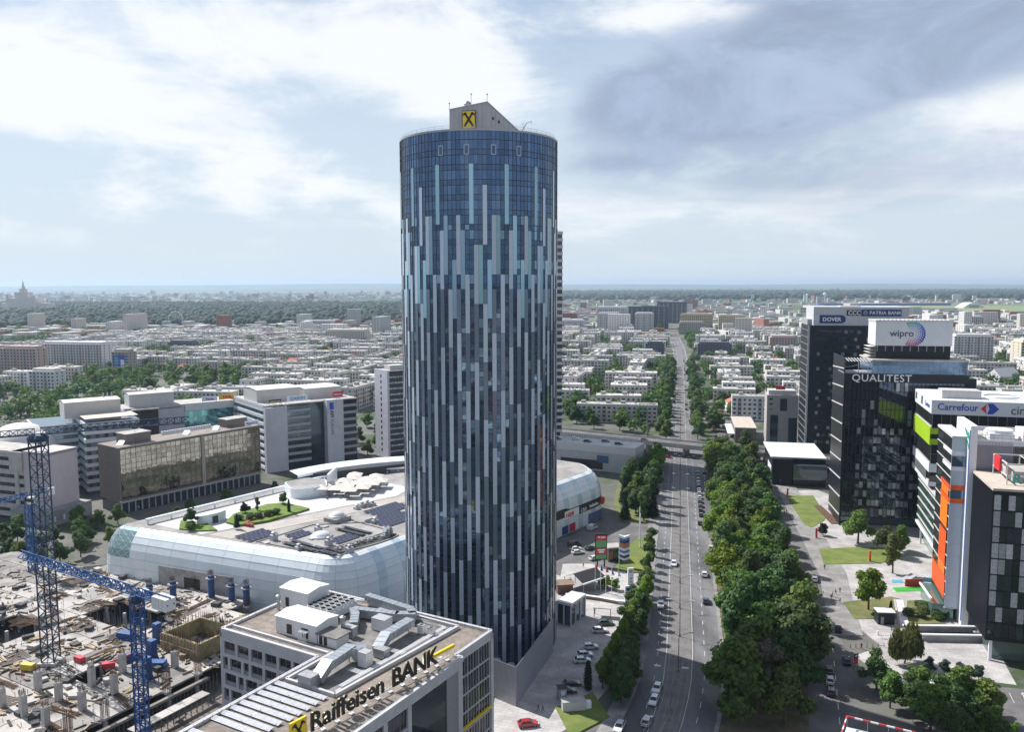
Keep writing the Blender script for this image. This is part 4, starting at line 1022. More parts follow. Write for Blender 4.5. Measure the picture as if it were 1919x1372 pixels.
# blue steel column formwork with safety platform
for i, (x, y, h) in enumerate([(-77.8, -23.6, 5.3), (-85.3, -16.6, 5.0), (-93.0, -9.5, 5.0), (-119.7, 8.0, 4.6), (-114.7, 12.0, 5.0), (-105.8, 18.0, 6.5), (-98.6, 19.0, 5.2), (-91.5, 18.0, 6.2)]):
    rd = i > 2; t = T('column_formwork', ('round' if rd else 'square') + ' blue steel column formwork ' + ('by the white mall wall' if rd else 'beside the bare concrete columns'), 'formwork', sp(x, y), RA, 'blue formwork ' + ('by the mall' if rd else 'on the deck'))
    if rd: MB().lathe([(.85, 0), (.85, h)], 16).build('shutter', bluef, t)
    else: MB().box(-.8, .8, -.8, .8, 0, h).build('shutter', bluef, t)
    rb = MB()
    for k in range(int(h / .6)):
        z = .3 + k * .6
        if rd: rb.lathe([(.9, z), (.98, z), (.98, z + .12), (.9, z + .12)], 16, capt=False)
        else: rb.path([(-.86, -.86, z), (.86, -.86, z), (.86, .86, z), (-.86, .86, z)], .13, closed=True)
    rb.build('stiffener', mat('formwork_blue_dark', (.02, .06, .17), .5), t)
    if rd:
        pf = MB(); pf.lathe([(.95, h - .9), (1.5, h - .9), (1.5, h - .75), (.95, h - .75)], 12, capt=False)
        for k in range(8): a = k * .785; pf.bar((1.45 * math.cos(a), 1.45 * math.sin(a), h - .8), (1.45 * math.cos(a), 1.45 * math.sin(a), h + .35), .05)
        pf.lathe([(1.43, h + .3), (1.48, h + .36)], 12, capt=False); pf.build('platform', scaf, t)
        rebar(0, 0, 1.6, .5).build('starter_bars', rust, t, (0, 0, h))
    else: MB().bar((.8, 0, h * .7), (2.8, 0, 0), .16).bar((0, .8, h * .7), (0, 2.8, 0), .16).build('prop', MATS['formwork_blue_dark'], t)
# stacks of loose formwork and materials
def pile(x, y, kind, rz, label):
    if kind == 'blue':
        t = T('formwork_stack', label, 'formwork', sp(x, y), RA + rz)
        for k in range(4): MB().boxr((R.uniform(-.2, .2), R.uniform(-.2, .2), k * .42), 4.2, 2.2, .36, R.uniform(-.1, .1)).boxr((0, 0, k * .42 + .1), 4.3, .25, .2, 0).build('shutter_panel', bluef, t)
    elif kind == 'timber':
        t = T('timber_stack', label, 'timber', sp(x, y), RA + rz, 'timber stacks on the site')
        for k in range(9): MB().boxr((R.uniform(-.6, .6), -.9 + (k % 5) * .42, (k // 5) * .22), R.uniform(3, 4.6), .3, .18, R.uniform(-.12, .12)).build('plank', wood, t)
    elif kind == 'steel':
        t = T('rebar_bundle', label, 'rebar', sp(x, y), RA + rz, 'rebar bundles on the site')
        b = MB()
        for k in range(22): q = R.uniform(-.8, .8); b.bar((-4 + R.uniform(-1, 1), q, .06 + R.uniform(0, .25)), (4 + R.uniform(-1, 1), q + R.uniform(-.4, .4), .06 + R.uniform(0, .25)), .07)
        b.build('bars', rust, t)
    elif kind == 'mat':
        t = T('rebar_mat', label, 'rebar', sp(x, y), RA + rz, 'rebar mats on the site')
        b = MB()
        for k in range(14): b.bar((-4, -3 + k * .46, .08), (4, -3 + k * .46, .08), .06); b.bar((-4 + k * .6, -3, .12), (-4 + k * .6, 3.1, .12), .06)
        b.build('bars', rust, t)
    return t
pile(-101.8, -12.0, 'blue', .2, 'stack of blue formwork panels lying on the pale deck'); pile(-81.0, -18.8, 'blue', .5, 'tilted blue formwork panels beside the square column forms'); pile(-90, -19.2, 'blue', 1.3, 'blue formwork panels leaning by the red pump')
for i in range(95):
    x = R.uniform(-165, -72); y = R.uniform(-50, 16)
    if not inside((x, y), SITE) or any(inside((x, y), [(q[0] + (q[0] + 112) * .1, q[1]) for q in p]) for p in PITS): continue
    pile(x, y, R.choice(('timber', 'steel', 'steel', 'mat', 'timber')), R.uniform(-.3, .3) + R.choice((0, math.pi / 2)), {'t': ''}.get('z', 'loose construction material lying on the concrete deck'))
for o in [o for o in COL.objects if o.get('label') == 'loose construction material lying on the concrete deck']:
    o['label'] = {'timber_stack': 'stack of raw timber planks lying on the concrete deck', 'rebar_bundle': 'bundle of long rusty reinforcement bars lying on the deck', 'rebar_mat': 'rusty steel mesh mat laid out on the deck'}[o.name.split('.')[0]]
crm = {'dark': mat('crate_dark', (.05, .05, .052), .8), 'pale': mat('crate_pale', (.4, .38, .36), .8), 'brown': mat('crate_brown', (.24, .16, .11), .8)}
for i in range(80):
    x = R.uniform(-172, -76); y = R.uniform(-50, 16)
    if not inside((x, y), SITE) or any(inside((x, y), p) for p in PITS): continue
    c = R.choice(('dark', 'dark', 'pale', 'brown')); t = T('material_crate', {'dark': 'dark skip of waste standing on the site deck', 'pale': 'pale box of bagged mortar on the site deck', 'brown': 'brown wooden crate standing on the site deck'}[c], 'crate', sp(x, y), R.uniform(0, 3), c + ' crates on the site')
    sx, sy, h = R.uniform(.7, 1.4), R.uniform(.6, 1.0), R.uniform(.6, 1.2)
    MB().box(-sx, sx, -sy, sy, .12, h).build('body', crm[c], t); MB().box(-sx, -sx * .6, -sy, sy, 0, .12).box(sx * .6, sx, -sy, sy, 0, .12).build('skid', wood, t)
t = T('tank', 'yellow tank lying on the pale deck', 'tank', sp(-106, -34.4), RA + .3); MB().box(-1.6, 1.6, -.75, .75, .2, 1.6).build('body', mat('tank_yellow', (.55, .40, .05), .6), t); MB().box(-1.2, -.9, -.8, .8, 0, .2).box(.9, 1.2, -.8, .8, 0, .2).build('skid', crm['dark'], t)
t = T('concrete_pump', 'red concrete placing pump with folded pipe on the deck', 'pump', sp(-90.5, -24.5), RA + .9); MB().box(-1.4, 1.4, -.8, .8, .3, 1.5).build('body', mat('machine_red', (.45, .03, .05), .5), t); MB().bar((0, 0, 1.4), (5.5, .6, 2.6), .3).bar((5.5, .6, 2.6), (8.2, 1.6, .4), .22).build('boom', MATS['machine_red'], t)
MB().box(-1.2, 1.2, -.9, .9, 0, .3).build('skid', crm['dark'], t)
t = T('generator', 'red generator box on the deck beside the crane foot', 'generator', sp(-99.5, -25.9), RA); MB().box(-1.3, 1.3, -.7, .7, .15, 1.4).build('body', MATS['machine_red'], t); MB().box(-1.2, 1.2, -.6, .6, 0, .15).build('skid', crm['dark'], t)
# offcuts, cables and bars strewn over the deck: nobody could count them
b = MB()
for i in range(2600):
    x = R.uniform(-190, -68); y = R.uniform(-60, 20)
    if not inside((x, y), SITE) or any(inside((x, y), p) for p in PITS): continue
    cl_ = .5 + .5 * math.sin(x * .31 + 1.3) * math.sin(y * .37 + x * .05)
    if R.random() > cl_ * 1.1: continue
    a = R.choice((0, math.pi / 2)) + R.gauss(0, .35); l = R.uniform(.5, 3.2); h_ = R.uniform(.05, .45); dx, dy = math.cos(a) * l / 2, math.sin(a) * l / 2
    b.bar((x - dx, y - dy, ZS + h_ * .5), (x + dx, y + dy, ZS + h_ * .5), R.uniform(.1, .55), R.choice((0, 0, 1, 2, 2, 3)), h=h_)
for i in range(420):
    x = R.uniform(-180, -68); y = R.uniform(-60, 18)
    if inside((x, y), SITE): b.bar((x, y, ZS), (x + R.uniform(-.1, .1), y, ZS + R.uniform(.6, 1.5)), .07, 3)
o = b.build('site_debris', [crm_d := mat('debris_dark', (.05, .048, .045), .9), mat('debris_pale', (.28, .255, .22), .9), wood, rust], None, rf(0, 0, 0)); o.rotation_euler = (0, 0, RA); o['kind'] = 'stuff'; tag(o, 'offcuts, planks and cables strewn over the building site deck', 'debris')
# core walls in shuttering next to the white office block
t = T('core_wall_formwork', 'tall lift core walls in brown shuttering with dense rusty starter bars', 'formwork', sp(-80.5, -7.5, ZS - 3), RA)
for x0, x1, y0, y1 in ((-8, 5.6, -4.2, -3.6), (-8, 5.6, 7, 7.6), (-8, -7.4, -3.6, 7), (5.0, 5.6, -3.6, 7)): MB().box(x0, x1, y0, y1, 0, 7.2).build('shutter_panel', ply, t)
b = MB()
for i in range(110): x = R.uniform(-7.8, 5.4); y = R.choice((-3.9, 7.3)) + R.uniform(-.25, .25); b.bar((x, y, 7), (x + R.uniform(-.15, .15), y, 7 + R.uniform(1.2, 2.2)), .07)
for i in range(70): y = R.uniform(-3.8, 7.4); x = R.choice((-7.7, 5.3)); b.bar((x, y, 7), (x, y, 7 + R.uniform(1.2, 2.2)), .07)
b.build('starter_bars', rust, t)
b = MB()
for i in range(12): b.bar((-8 + i * 1.2, -4.35, .2), (-8 + i * 1.2, -4.35, 7.1), .14)
for z in (1.2, 3.2, 5.4): b.bar((-8, -4.5, z), (5.6, -4.5, z), .16)
b.build('waler', wood, t)
# pale table-form strip in the trench beside the office block
t = T('table_form', 'long pale slab table propped over the trench beside the office block', 'table form', sp(-62.6, -37.5, 0.1), RA)
for i in range(6): MB().box(-1.3, 1.3, -1 + i * 3.1, 2.0 + i * 3.1, 4.0, 4.2).build('deck_panel', slabm, t)
b = MB()
for i in range(13): b.bar((-1.1, -.8 + i * 1.5, 0), (-1.1, -.8 + i * 1.5, 4), .09); b.bar((1.1, -.8 + i * 1.5, 0), (1.1, -.8 + i * 1.5, 4), .09)
b.build('prop', scaf, t)
# site fence towards the mall and the street behind
t = T('site_fence', 'long concrete panel fence along the back of the building site', 'fence', (-150, 257.5, 0), rad(22))
fm3 = MB().box(0, 3.9, -.08, .08, 0, 3.2).mesh('panel', MATS['raw_concrete'])
for i in range(-22, 5): inst(fm3, 'panel', t, (i * 4, 0, 0))
# ---- cranes
crb = mat('crane_blue', (.01, .085, .27), .45, .1, rnd=.1); crd = mat('crane_navy', (.008, .035, .085), .5, .1); crw = mat('counterweight', (.62, .62, .63), .8)
def lattice(p0, p1, wd, n, bw, tri=False):
    """square or triangular lattice boom between two points"""
    p0, p1 = Vector(p0), Vector(p1); d = (p1 - p0).normalized(); up = Vector((0, 0, 1)) if abs(d.z) < .9 else Vector((0, 1, 0))
    x = d.cross(up).normalized() * wd / 2; y = x.cross(d).normalized() * wd / 2
    cs = [-x - y, x - y, x + y, -x + y] if not tri else [-x - y * .6, x - y * .6, y * 1.3]
    b = MB(); k = len(cs)
    for c in cs: b.bar(p0 + c, p1 + c, bw * 1.5)
    for i in range(n):
        a, e = p0 + (p1 - p0) * (i / n), p0 + (p1 - p0) * ((i + 1) / n); m_ = (a + e) / 2
        for j in range(k):
            c0, c1 = cs[j], cs[(j + 1) % k]
            b.bar(a + c0, a + c1, bw); b.bar(a + (c0 if i % 2 else c1), e + (c1 if i % 2 else c0), bw)
    return b
def crane(label, base, h, wd, jdir, jl, cl, col, jwd=1.3, nweights=3, cabside=1):
    t = T('tower_crane', label, 'crane', base); j = Vector((*jdir, 0)).normalized(); s = Vector((-j.y, j.x, 0))
    MB().box(-2.2, 2.2, -2.2, 2.2, 0, .8).build('base', conc, t)
    lattice((0, 0, .8), (0, 0, h - 2), wd, int(h / (wd * 1.0)), .16).build('mast', col, t)
    MB().lathe([(wd * .75, h - 2), (wd * .8, h - 1.2), (wd * .6, h - .6)], 10, capb=True).build('slew_ring', crd, t)
    lattice(Vector((0, 0, h)) + j * .6, Vector((0, 0, h)) + j * jl, jwd, int(jl / 1.7), .13, True).build('jib', col, t)
    lattice(Vector((0, 0, h)) - j * .6, Vector((0, 0, h)) - j * cl, jwd * .9, int(cl / 1.7), .13, True).build('counter_jib', col, t)
    for i in range(nweights):
        c = Vector((0, 0, h - 1.6)) - j * (cl - .6 - i * 1.05); MB().boxr(c, .95, 2.2, 2.3, math.atan2(j.y, j.x)).build('counterweight', crw, t)
    c = Vector((0, 0, h - 2.6)) + s * cabside * (wd * .5 + .9) + j * .6; o = MB().boxr(c, 1.8, 1.4, 2.2, math.atan2(j.y, j.x)).build('cab', crw, t)
    MB().boxr(c + j * .45 + Vector((0, 0, .8)), 1.1, 1.46, 1.0, math.atan2(j.y, j.x)).build('cab_window', MATS['dark_opening'], o)
    b = MB(); tr = Vector((0, 0, h - .9)) + j * jl * .62; b.boxr(tr, 1.2, 1.0, .4, math.atan2(j.y, j.x)); b.bar(tr, tr + Vector((0, 0, -h * .35)), .05); b.boxr(tr + Vector((0, 0, -h * .35 - .7)), .5, .4, .7); b.build('trolley_hook', crd, t)
    return t
crane('navy tower crane with a heavy lattice mast rising from the pale deck', (-109.5, 188.5, ZS), 55.5, 2.9, (.86, .50), 33, 34, crd, 1.6, 0)
crane('blue tower crane with white counterweights standing before the office block corner', (-71.2, 151.6, .1), 36.4, 1.9, (-.84, .53), 41, 10.5, crb, 1.5, 4, -1)
crane('blue tower crane behind the navy crane mast with its jib hanging low', (-150.5, 252.3, .1), 29.5, 1.9, (-.45, -.89), 21, 8, crb, 1.4, 2)

# ---------------------------------------------------------------- offices behind and left of the mall
wband = mat('white_spandrel', (.60, .62, .64), .5, var=.05, vscale=.3, wear=.08); gband = mat('grey_spandrel', (.30, .31, .33), .6)
blueg = glass('blue_window_glass', (.14, .22, .30), .55, .05, .35, wav=.3); tealg = glass('teal_window_glass', (.10, .27, .28), .5, .05, .4)
darkg = glass('navy_window_glass', (.045, .06, .085), .55, .05, .4); lav = mat('lavender_render', (.46, .46, .52), .7, var=.06, vscale=.25, wear=.08)
boxm = mat('plant_screen_sheet', (.52, .51, .50), .6, .1, var=.05, vscale=.3); rfg = mat('roof_grey_felt', (.42, .40, .38), .9, var=.2, vscale=.25, wear=.25)
def ribbed(name, parent, x0, x1, y0, y1, z0, z1, nx, nz, gm, fm, axis='-y', mw=.09):
    """glazed face split in panes; every pane an object of its own, proud mullions as one frame"""
    pw, ph = (x1 - x0) / nx if 'y' in axis else (y1 - y0) / nx, (z1 - z0) / nz
    me = MB().box(.04, pw - .04, -.03, .03, .04, ph - .04).mesh('pane', gm)
    for i in range(nx):
        for j in range(nz):
            if axis == '-y': o = inst(me, 'pane', parent, (x0 + i * pw, y0 - .02, z0 + j * ph)); o.rotation_euler = (R.uniform(-.005, .005), 0, R.uniform(-.007, .007))
            else: o = inst(me, 'pane', parent, (x0 - .02, y0 + i * pw + pw, z0 + j * ph), -math.pi / 2)
    b = MB()
    for i in range(nx + 1):
        if axis == '-y': b.box(x0 + i * pw - mw / 2, x0 + i * pw + mw / 2, y0 - .12, y0, z0, z1)
        else: b.box(x0 - .12, x0, y0 + i * pw - mw / 2, y0 + i * pw + mw / 2, z0, z1)
    for j in range(nz + 1):
        if axis == '-y': b.box(x0, x1, y0 - .10, y0 - .003, z0 + j * ph - mw / 2, z0 + j * ph + mw / 2)
        else: b.box(x0 - .10, x0 - .003, y0, y1, z0 + j * ph - mw / 2, z0 + j * ph + mw / 2)
    b.build('mullion', fm, parent)
def bands(parent, x0, x1, y0, y1, zs, bh, m, out=.2, name='floor_band'):
    me = MB().box(x0 - out, x1 + out, y0 - out, y1 + out, 0, bh).mesh(name, m)
    for z in zs: inst(me, name, parent, (0, 0, z))
def roofbox(parent, x0, x1, y0, y1, z0, z1, m=None, slope=.6):
    b = MB(); b.box(x0, x1, y0, y1, z0, z1); c = (y0 + y1) / 2
    b.poly([(x0 - .2, y0 - .2, z1 + .02), (x1 + .2, y0 - .2, z1 + .02), (x1 + .2, c, z1 + slope), (x0 - .2, c, z1 + slope)]); b.poly([(x0 - .2, c, z1 + slope), (x1 + .2, c, z1 + slope), (x1 + .2, y1 + .2, z1 + .02), (x0 - .2, y1 + .2, z1 + .02)])
    b.build('plant_room', m or boxm, parent)
FA = math.atan2(.6, .8)
oc = T('banded_office_complex', 'long white and blue banded office complex with plant rooms behind the mirrored block', 'office', (-124, 411, 0), FA)
# right-hand block: two white end walls, banded bays and a dark glazed recess
MB().box(.3, 50.7, 1.2, 47, 0, 33.4).build('core', darkg, oc)
MB().box(0, 51, .9, 47.2, 33.4, 34).build('roof', rfg, oc)
MB().box(-.4, 11, -1.2, 1.4, 0, 33).build('end_wall', lav, oc); MB().box(-.42, -.1, 1.4, 47, 33.0, 34.4).build('coping', wband, oc)
MB().box(32, 41.2, -3, 1.4, 0, 34.6).build('end_wall', lav, oc)
b = MB(); P0 = [(-.3 + i * 1.6, -1.0, 33 + (2.6 if i % 2 else 0)) for i in range(8)]; b.path(P0, .16); b.bar((-.3, -1, 35.6), (11, -1, 35.6), .18); b.build('roof_truss', gband, oc)
for x0, x1 in ((11, 24.2), (41.2, 51)):
    for k in range(8):
        z = 3.6 + k * 3.72
        MB().box(x0 + .05, x1 - .02, .2, 1.3, z, z + 1.15).build('balcony_band', gband, oc); MB().box(x0 + .05, x1 - .02, .1, .2, z + 1.15, z + 1.5).build('balcony_rail', scaf, oc)
        for j in range(5): xw = x0 + .6 + j * (x1 - x0 - .6) / 5; inst(MB().box(0, (x1 - x0) / 5 - .7, 1.02, 1.22, 0, 2.1).mesh('window', darkg), 'window', oc, (xw, 0, z + 1.3))
MB().box(24.2, 32, 3.2, 4.4, 0, 33.6).build('glazed_recess', glass('recess_glass', (.02, .035, .07), .6, .05), oc)
for k in range(9): MB().box(24.2, 32, 3.12, 3.2, k * 3.72 + 3.4, k * 3.72 + 3.55).build('recess_transom', gband, oc)
# left flank of that block and the long rear bar
for k in range(9): MB().box(-.45, .4, 1.4, 47.2, 1.4 + k * 3.72, 2.9 + k * 3.72).build('floor_band', wband, oc)
ribbed('flank', oc, .3, .3, 1.6, 47, 3, 33, 14, 8, blueg, gband, '-x')
MB().box(-57, -.2, 47.6, 66, 0, 31).build('rear_core', tealg, oc); MB().box(-57.4, 0, 47.2, 66.4, 31, 32).build('rear_roof', rfg, oc)
MB().box(-26, 0, 46.8, 47.6, 28.2, 31.6).build('rear_fascia', wband, oc)
ribbed('teal', oc, -26, -.5, 47.55, 60, 8, 28, 12, 6, tealg, gband)
MB().box(-39.5, -26.5, 46.2, 47.5, 3, 30.4).build('white_panel_wall', lav, oc)
MB().box(-52, -39.8, 45.6, 47.5, 3, 31).build('dark_glazing', glass('dark_box', (.02, .025, .035), .5, .06), oc)
MB().box(-52.5, -39.4, 44.2, 47.5, 31, 31.6).build('dark_box_roof', rfg, oc)
# left block: stepped white bands
MB().box(-80.5, -58, 5.6, 48, 0, 33).build('left_core', blueg, oc); MB().box(-98, -80, 22, 48, 0, 31).build('left_core', blueg, oc)
for k in range(9): MB().box(-81, -57.8, 5, 48, 1.6 + k * 3.7, 3.3 + k * 3.7).build('floor_band', wband, oc); MB().box(-98.6, -80.9, 21.4, 48.2, (1.6 + k * 3.7) * .94, (3.3 + k * 3.7) * .94).build('floor_band', wband, oc)
for k in range(8):
    for j in range(6): MB().box(-80.2 + j * 3.7, -78.6 + j * 3.7, 5.45, 5.6, 3.35 + k * 3.7, 5.25 + k * 3.7).build('window', darkg, oc)
MB().box(-80.6, -58.2, 5.4, 20, 34.61, 34.7).build('terrace', mat('peach_terrace', (.62, .50, .42), .9), oc)
roofbox(oc, -86, -62, 23, 36, 33, 40.5); roofbox(oc, -52, -30, 52, 63, 32, 38.5); roofbox(oc, 1, 24, 14, 34, 34, 40.5); roofbox(oc, 26, 47, 12, 32, 34, 39.5)
for x, y in ((-68, 30), (-66, 31), (-64, 32)): MB().cyl((x, y), .3, 40, 43, 8).build('flue', gv, oc)
def rsign(parent, x, y, z, wd, h, m, s, tm, size, rz=0, sub=True, bold=.02):
    o = MB().box(0, wd, -.12, .12, 0, h).build('sign_board', m, parent, (x, y, z), rz)
    q = MB()
    for u in (.3, wd - .3): q.bar((u, .15, -1.2), (u, .15, .1), .12)
    q.build('sign_post', gband, o)
    if s: text(s, size, o, (wd / 2, -.16, (h - size * .68) / 2), (1, 0, 0), (0, 0, 1), tm, .03, align='CENTER', bold=bold)
    return o
blut = mat('letter_blue', (.02, .05, .42), .5); cyan = mat('letter_cyan', (.02, .25, .55), .5); dyel = mat('board_amber', (.75, .42, .02), .5); dred = mat('letter_dark_red', (.55, .02, .03), .5); wbd = mat('board_white', (.72, .74, .78), .5); redb = mat('board_red', (.45, .015, .03), .5)
rsign(oc, -17, 47, 32.6, 8, 2.4, wbd, 'Resia', blut, 2.0); rsign(oc, -8, 47.2, 32.8, 9, 2.6, dyel, 'DHL', dred, 2.4, bold=.06)
rsign(oc, 12.5, 1.8, 35.0, 11, 2.7, wbd, 'DAIKIN', cyan, 2.4, bold=.05); o = rsign(oc, 3, 2.4, 34.8, 6.5, 1.8, mat('board_dark', (.03, .03, .032), .5), None, MATS['sign_yellow'], 1.3); MB().box(.5, 6, -.16, -.12, .7, 1.0).build('yellow_print', MATS['sign_yellow'], o); rsign(oc, 37.5, 2.0, 35.4, 5.8, 2.6, redb, 'Lenovo', wht, 1.5)
MB().box(33.4, 35.6, -3.14, -3.0, 29.5, 33.2).build('emblem', blut, oc)
text('API', 2.6, oc, (33.8, -3.06, 29.0), (0, 0, -1), (1, 0, 0), blk, .05, bold=.06); text('EUROPE', 2.3, oc, (33.9, -3.06, 24.4), (0, 0, -1), (1, 0, 0), mat('letter_grey', (.10, .11, .14), .5), .05)
# brown block with the mirrored front
bb = T('mirrored_office_block', 'long brown office block with golden mirrored curtain wall facing the mall', 'office', (-161.5, 334.3, 0), math.atan2(.8, .6))
brm = mat('brown_render', (.17, .145, .13), .8, var=.06, vscale=.3); mir = glass('mirror_pane', (.25, .225, .19), .92, .015, .25, wav=.5); brf = mat('bronze_frame', (.11, .095, .08), .5, .3)
MB().box(0, 69, .3, 17, 5, 27.2).build('body', brm, bb); MB().box(-.3, 69.3, 0, 17.3, 27.2, 28).build('parapet', brm, bb); MB().box(.3, 68.7, .6, 16.7, 28.003, 28.02).build('roof', mat('roof_warm_grey', (.25, .22, .2), .9, var=.2, vscale=.3, wear=.3), bb)
ribbed('mirror', bb, .6, 68.4, .25, .3, 6.0, 27.0, 30, 10, mir, brf, '-y', .14)
MB().box(37.6, 39.2, -.25, .3, 5.5, 27.4).build('stair_pier', mat('brown_pier', (.30, .27, .24), .8), bb)
fo = MB(); fo.path([(-.5, 0, 0), (.5, 0, 0), (.5, 0, 1.2), (-.5, 0, 1.2)], .12, closed=True); fme = fo.mesh('opening_frame', mat('frame_pale', (.4, .37, .33), .5))
for i in range(24):
    for j in range(6):
        if R.random() < .8: inst(fme, 'opening_frame', bb, (2.2 + i * 2.82, .12, 7.6 + j * 3.3))
MB().box(.4, 69, .8, 16, .1, 5).build('podium_glass', darkg, bb)
for i in range(24): MB().box(.3 + i * 2.95, .75 + i * 2.95, .3, .8, .1, 5).build('podium_pier', gband, bb)
MB().box(-.2, 69.4, -1.2, .8, 4.9, 5.5).build('canopy', mat('canopy_grey', (.3, .3, .3), .6), bb)
for z in (10.5, 13.6, 17, 20, 23.6): MB().box(-.06, 0.02, 10.6, 11.2, z, z + .7).build('window', MATS['dark_opening'], bb)
for x0, x1, y0, y1, h in ((6, 17, 5, 13, 4), (55, 66, 6, 13, 3.6)): MB().box(x0, x1, y0, y1, 28, 28 + h).build('plant_room', brm, bb); MB().box(x0 - .2, x1 + .2, y0 - .2, y1 + .2, 28 + h, 28.3 + h).build('plant_room_roof', rfg, bb)
for i in range(20): MB().box(27 + i * 1.25, 27.9 + i * 1.25, 13.5, 14.4, 28.02, 29.5).build('condenser', wbd, bb)
for x in (3, 33, 48): MB().bar((x, 5, 28.1), (x + 2.5, 7, 29.6), 2.6, h=.15).build('white_sheet', wbd, bb)
rsign(bb, 61, .6, 28.6, 7.6, 2.2, wbd, 'Bigpos.ro', blut, 1.6)
# concrete slab block on the left with a blank pinkish gable, low plinth block and a dome behind
cb = T('concrete_banded_block', 'concrete office block with pale bands and a blank pinkish gable behind the cranes', 'office', (-184, 322, 0), rad(-20.4))
cwm = mat('band_concrete', (.44, .42, .40), .85, var=.12, vscale=.4, wear=.25); pink = mat('pink_gable', (.50, .44, .46), .85, var=.05, vscale=.3)
MB().box(-70, -.3, .4, 13.6, 0, 27).build('body', darkg, cb); MB().box(-13, 0, -.05, 14.2, 6, 28.4).build('gable_block', pink, cb)
for k in range(8): MB().box(-70, -13, -.3, 14, 1 + k * 3.5, 2.9 + k * 3.5).build('floor_band', cwm, cb); 
for k in range(7):
    for j in range(19): MB().box(-69.4 + j * 3, -67.4 + j * 3, .28, .38, 3.1 + k * 3.5, 4.3 + k * 3.5).build('window', darkg, cb)
MB().box(-20, -13, -.8, 14, 20, 28).build('stair_head', cwm, cb); MB().box(-17.5, -15.6, -.7, 0, 0, 20).build('pier', cwm, cb); MB().box(-70, 0, 0, 14, 27.2, 28).build('roof', rfg, cb)
MB().box(-16, 4.5, -4.5, 16, 0, 6).build('plinth_block', mat('plinth_grey', (.30, .29, .31), .85, var=.15, vscale=.3, wear=.2), cb)
for i in range(4): MB().box(-1 + 0, 4.6, -2 + i * 4.2, -1.3 + i * 4.2, 1.5, 3.6).build('slot_window', wbd, cb)
do = T('white_dome_hall', 'white domed hall rising behind the concrete office block', 'hall', (-222, 368, 0)); pr_ = [(16, 0), (16, 18)] + [(16 * math.cos(a * .196), 18 + 15 * math.sin(a * .196)) for a in range(1, 8)] + [(.05, 33)]
MB().lathe(pr_, 36).build('dome', mat('dome_white', (.62, .60, .58), .7, var=.05, vscale=.2), do, smooth=True); MB().lathe([(16.4, 17.6), (16.6, 18.2), (16, 18.4)], 36, capt=False).build('ring_beam', cwm, do)
# grey slab tower left of the round tower
gs = T('grey_slab_tower', 'slender grey slab tower with dark window bands beside the round tower', 'tower', (-67.5, 446, 0), FA)
MB().box(0, 42, 0, 14, 0, 47.5).build('body', darkg, gs); MB().box(-.5, .8, -.4, 14.4, 0, 48.2).build('end_wall', lav, gs)
for k in range(15): MB().box(.8, 42.2, -.3, 14.3, 1.2 + k * 3.15, 2.5 + k * 3.15).build('floor_band', mat('navy_band', (.035, .04, .055), .5), gs)
for k in range(14):
    MB().box(-.58, -.5, 6.2, 7.4, 3 + k * 3.15, 4.6 + k * 3.15).build('window', darkg, gs)
    MB().box(1, 42, -.12, -.02, 2.9 + k * 3.15, 4.0 + k * 3.15).build('window_strip', mat('blind_grey', (.34, .36, .38), .6, var=.6, vscale=1.3, stretch=(1, 1, .2)), gs)
MB().box(3, 12, 3, 9, 48, 50.5).build('plant_room', boxm, gs); MB().box(0, 42, 0, 14, 47.5, 48).build('roof', rfg, gs)
# low white retail block with a parking roof, seen past the tower's right edge
rt = T('parking_roof_store', 'low white and grey store with cars parked on its roof beside the overpass', 'store', (48.5, 410.5, 0), rad(-26))
MB().box(-34, 0, 0, 34, 0, 9.6).build('body', mat('store_grey', (.42, .42, .43), .75, var=.08), rt); MB().box(-34.3, 14, -.3, 16, 9.6, 13.4).build('upper_wall', mat('store_pale', (.52, .52, .53), .7), rt)
MB().box(0, 13.7, 0, 15.5, 0, 9.6).build('body', MATS['store_grey'], rt); MB().box(-33, 13.3, 1, 15, 13.4, 13.42).build('parking_deck', mat('deck_pale', (.55, .54, .53), .85, var=.1, wear=.2), rt)
MB().box(14.0, 14.1, 2, 14, .3, 4.6).build('shop_window', darkg, rt); MB().box(-26, -3, -.15, .1, 1, 5.5).build('dark_bay', MATS['dark_opening'], rt)
MB().box(-6, 0, -.5, -.3, 4.6, 8.2).build('blue_awning', mat('awning_blue', (.05, .09, .2), .6), rt)
MB().box(14.1, 14.16, 3, 4.6, 6.4, 8.2).build('logo_mark', blk, rt); [MB().box(14.1, 14.14, 5.2 + i * 1.1, 5.9 + i * 1.1, 6.7, 7.9).build('faint_print', mat('letter_mid', (.25, .26, .3), .5), rt) for i in range(5)]
for i in range(34): MB().box(-33 + i * 1.3, -32.4 + i * 1.3, 16, 16.4, 9.6, 15.4).build('screen_fin', MATS['store_pale'], rt)

# ---------------------------------------------------------------- office campus on the right
blk_c = mat('black_cladding', (.012, .015, .021), .35, .0, var=.15, vscale=.5, spec=.25); blk_g = glass('black_glass', (.045, .06, .075), .75, .03, .6, wav=.5); lit_g = glass('pale_blind_glass', (.24, .27, .28), .35, .12, .35)  # lit_g: a paler base colour stands in for lit windows
ledge = mat('pale_ledge', (.52, .50, .49), .6); beigeR = mat('beige_roof', (.48, .42, .36), .9, var=.1, vscale=.3, wear=.2)
RD = rad(-11.5)
k1 = T('black_sign_tower', 'black clad tower with pale billboard crown carrying white and blue signs', 'tower', (153.8, 428, 0), RD)
MB().box(0, 48, 0, 28, 0, 73).build('body', blk_c, k1)
for k in range(19): MB().box(-.25, 0, .2, 28, 3.6 + k * 3.7, 3.85 + k * 3.7).build('ledge', scaf, k1)
MB().box(-.4, .5, -.3, .4, 0, 73).build('corner_trim', gband, k1)
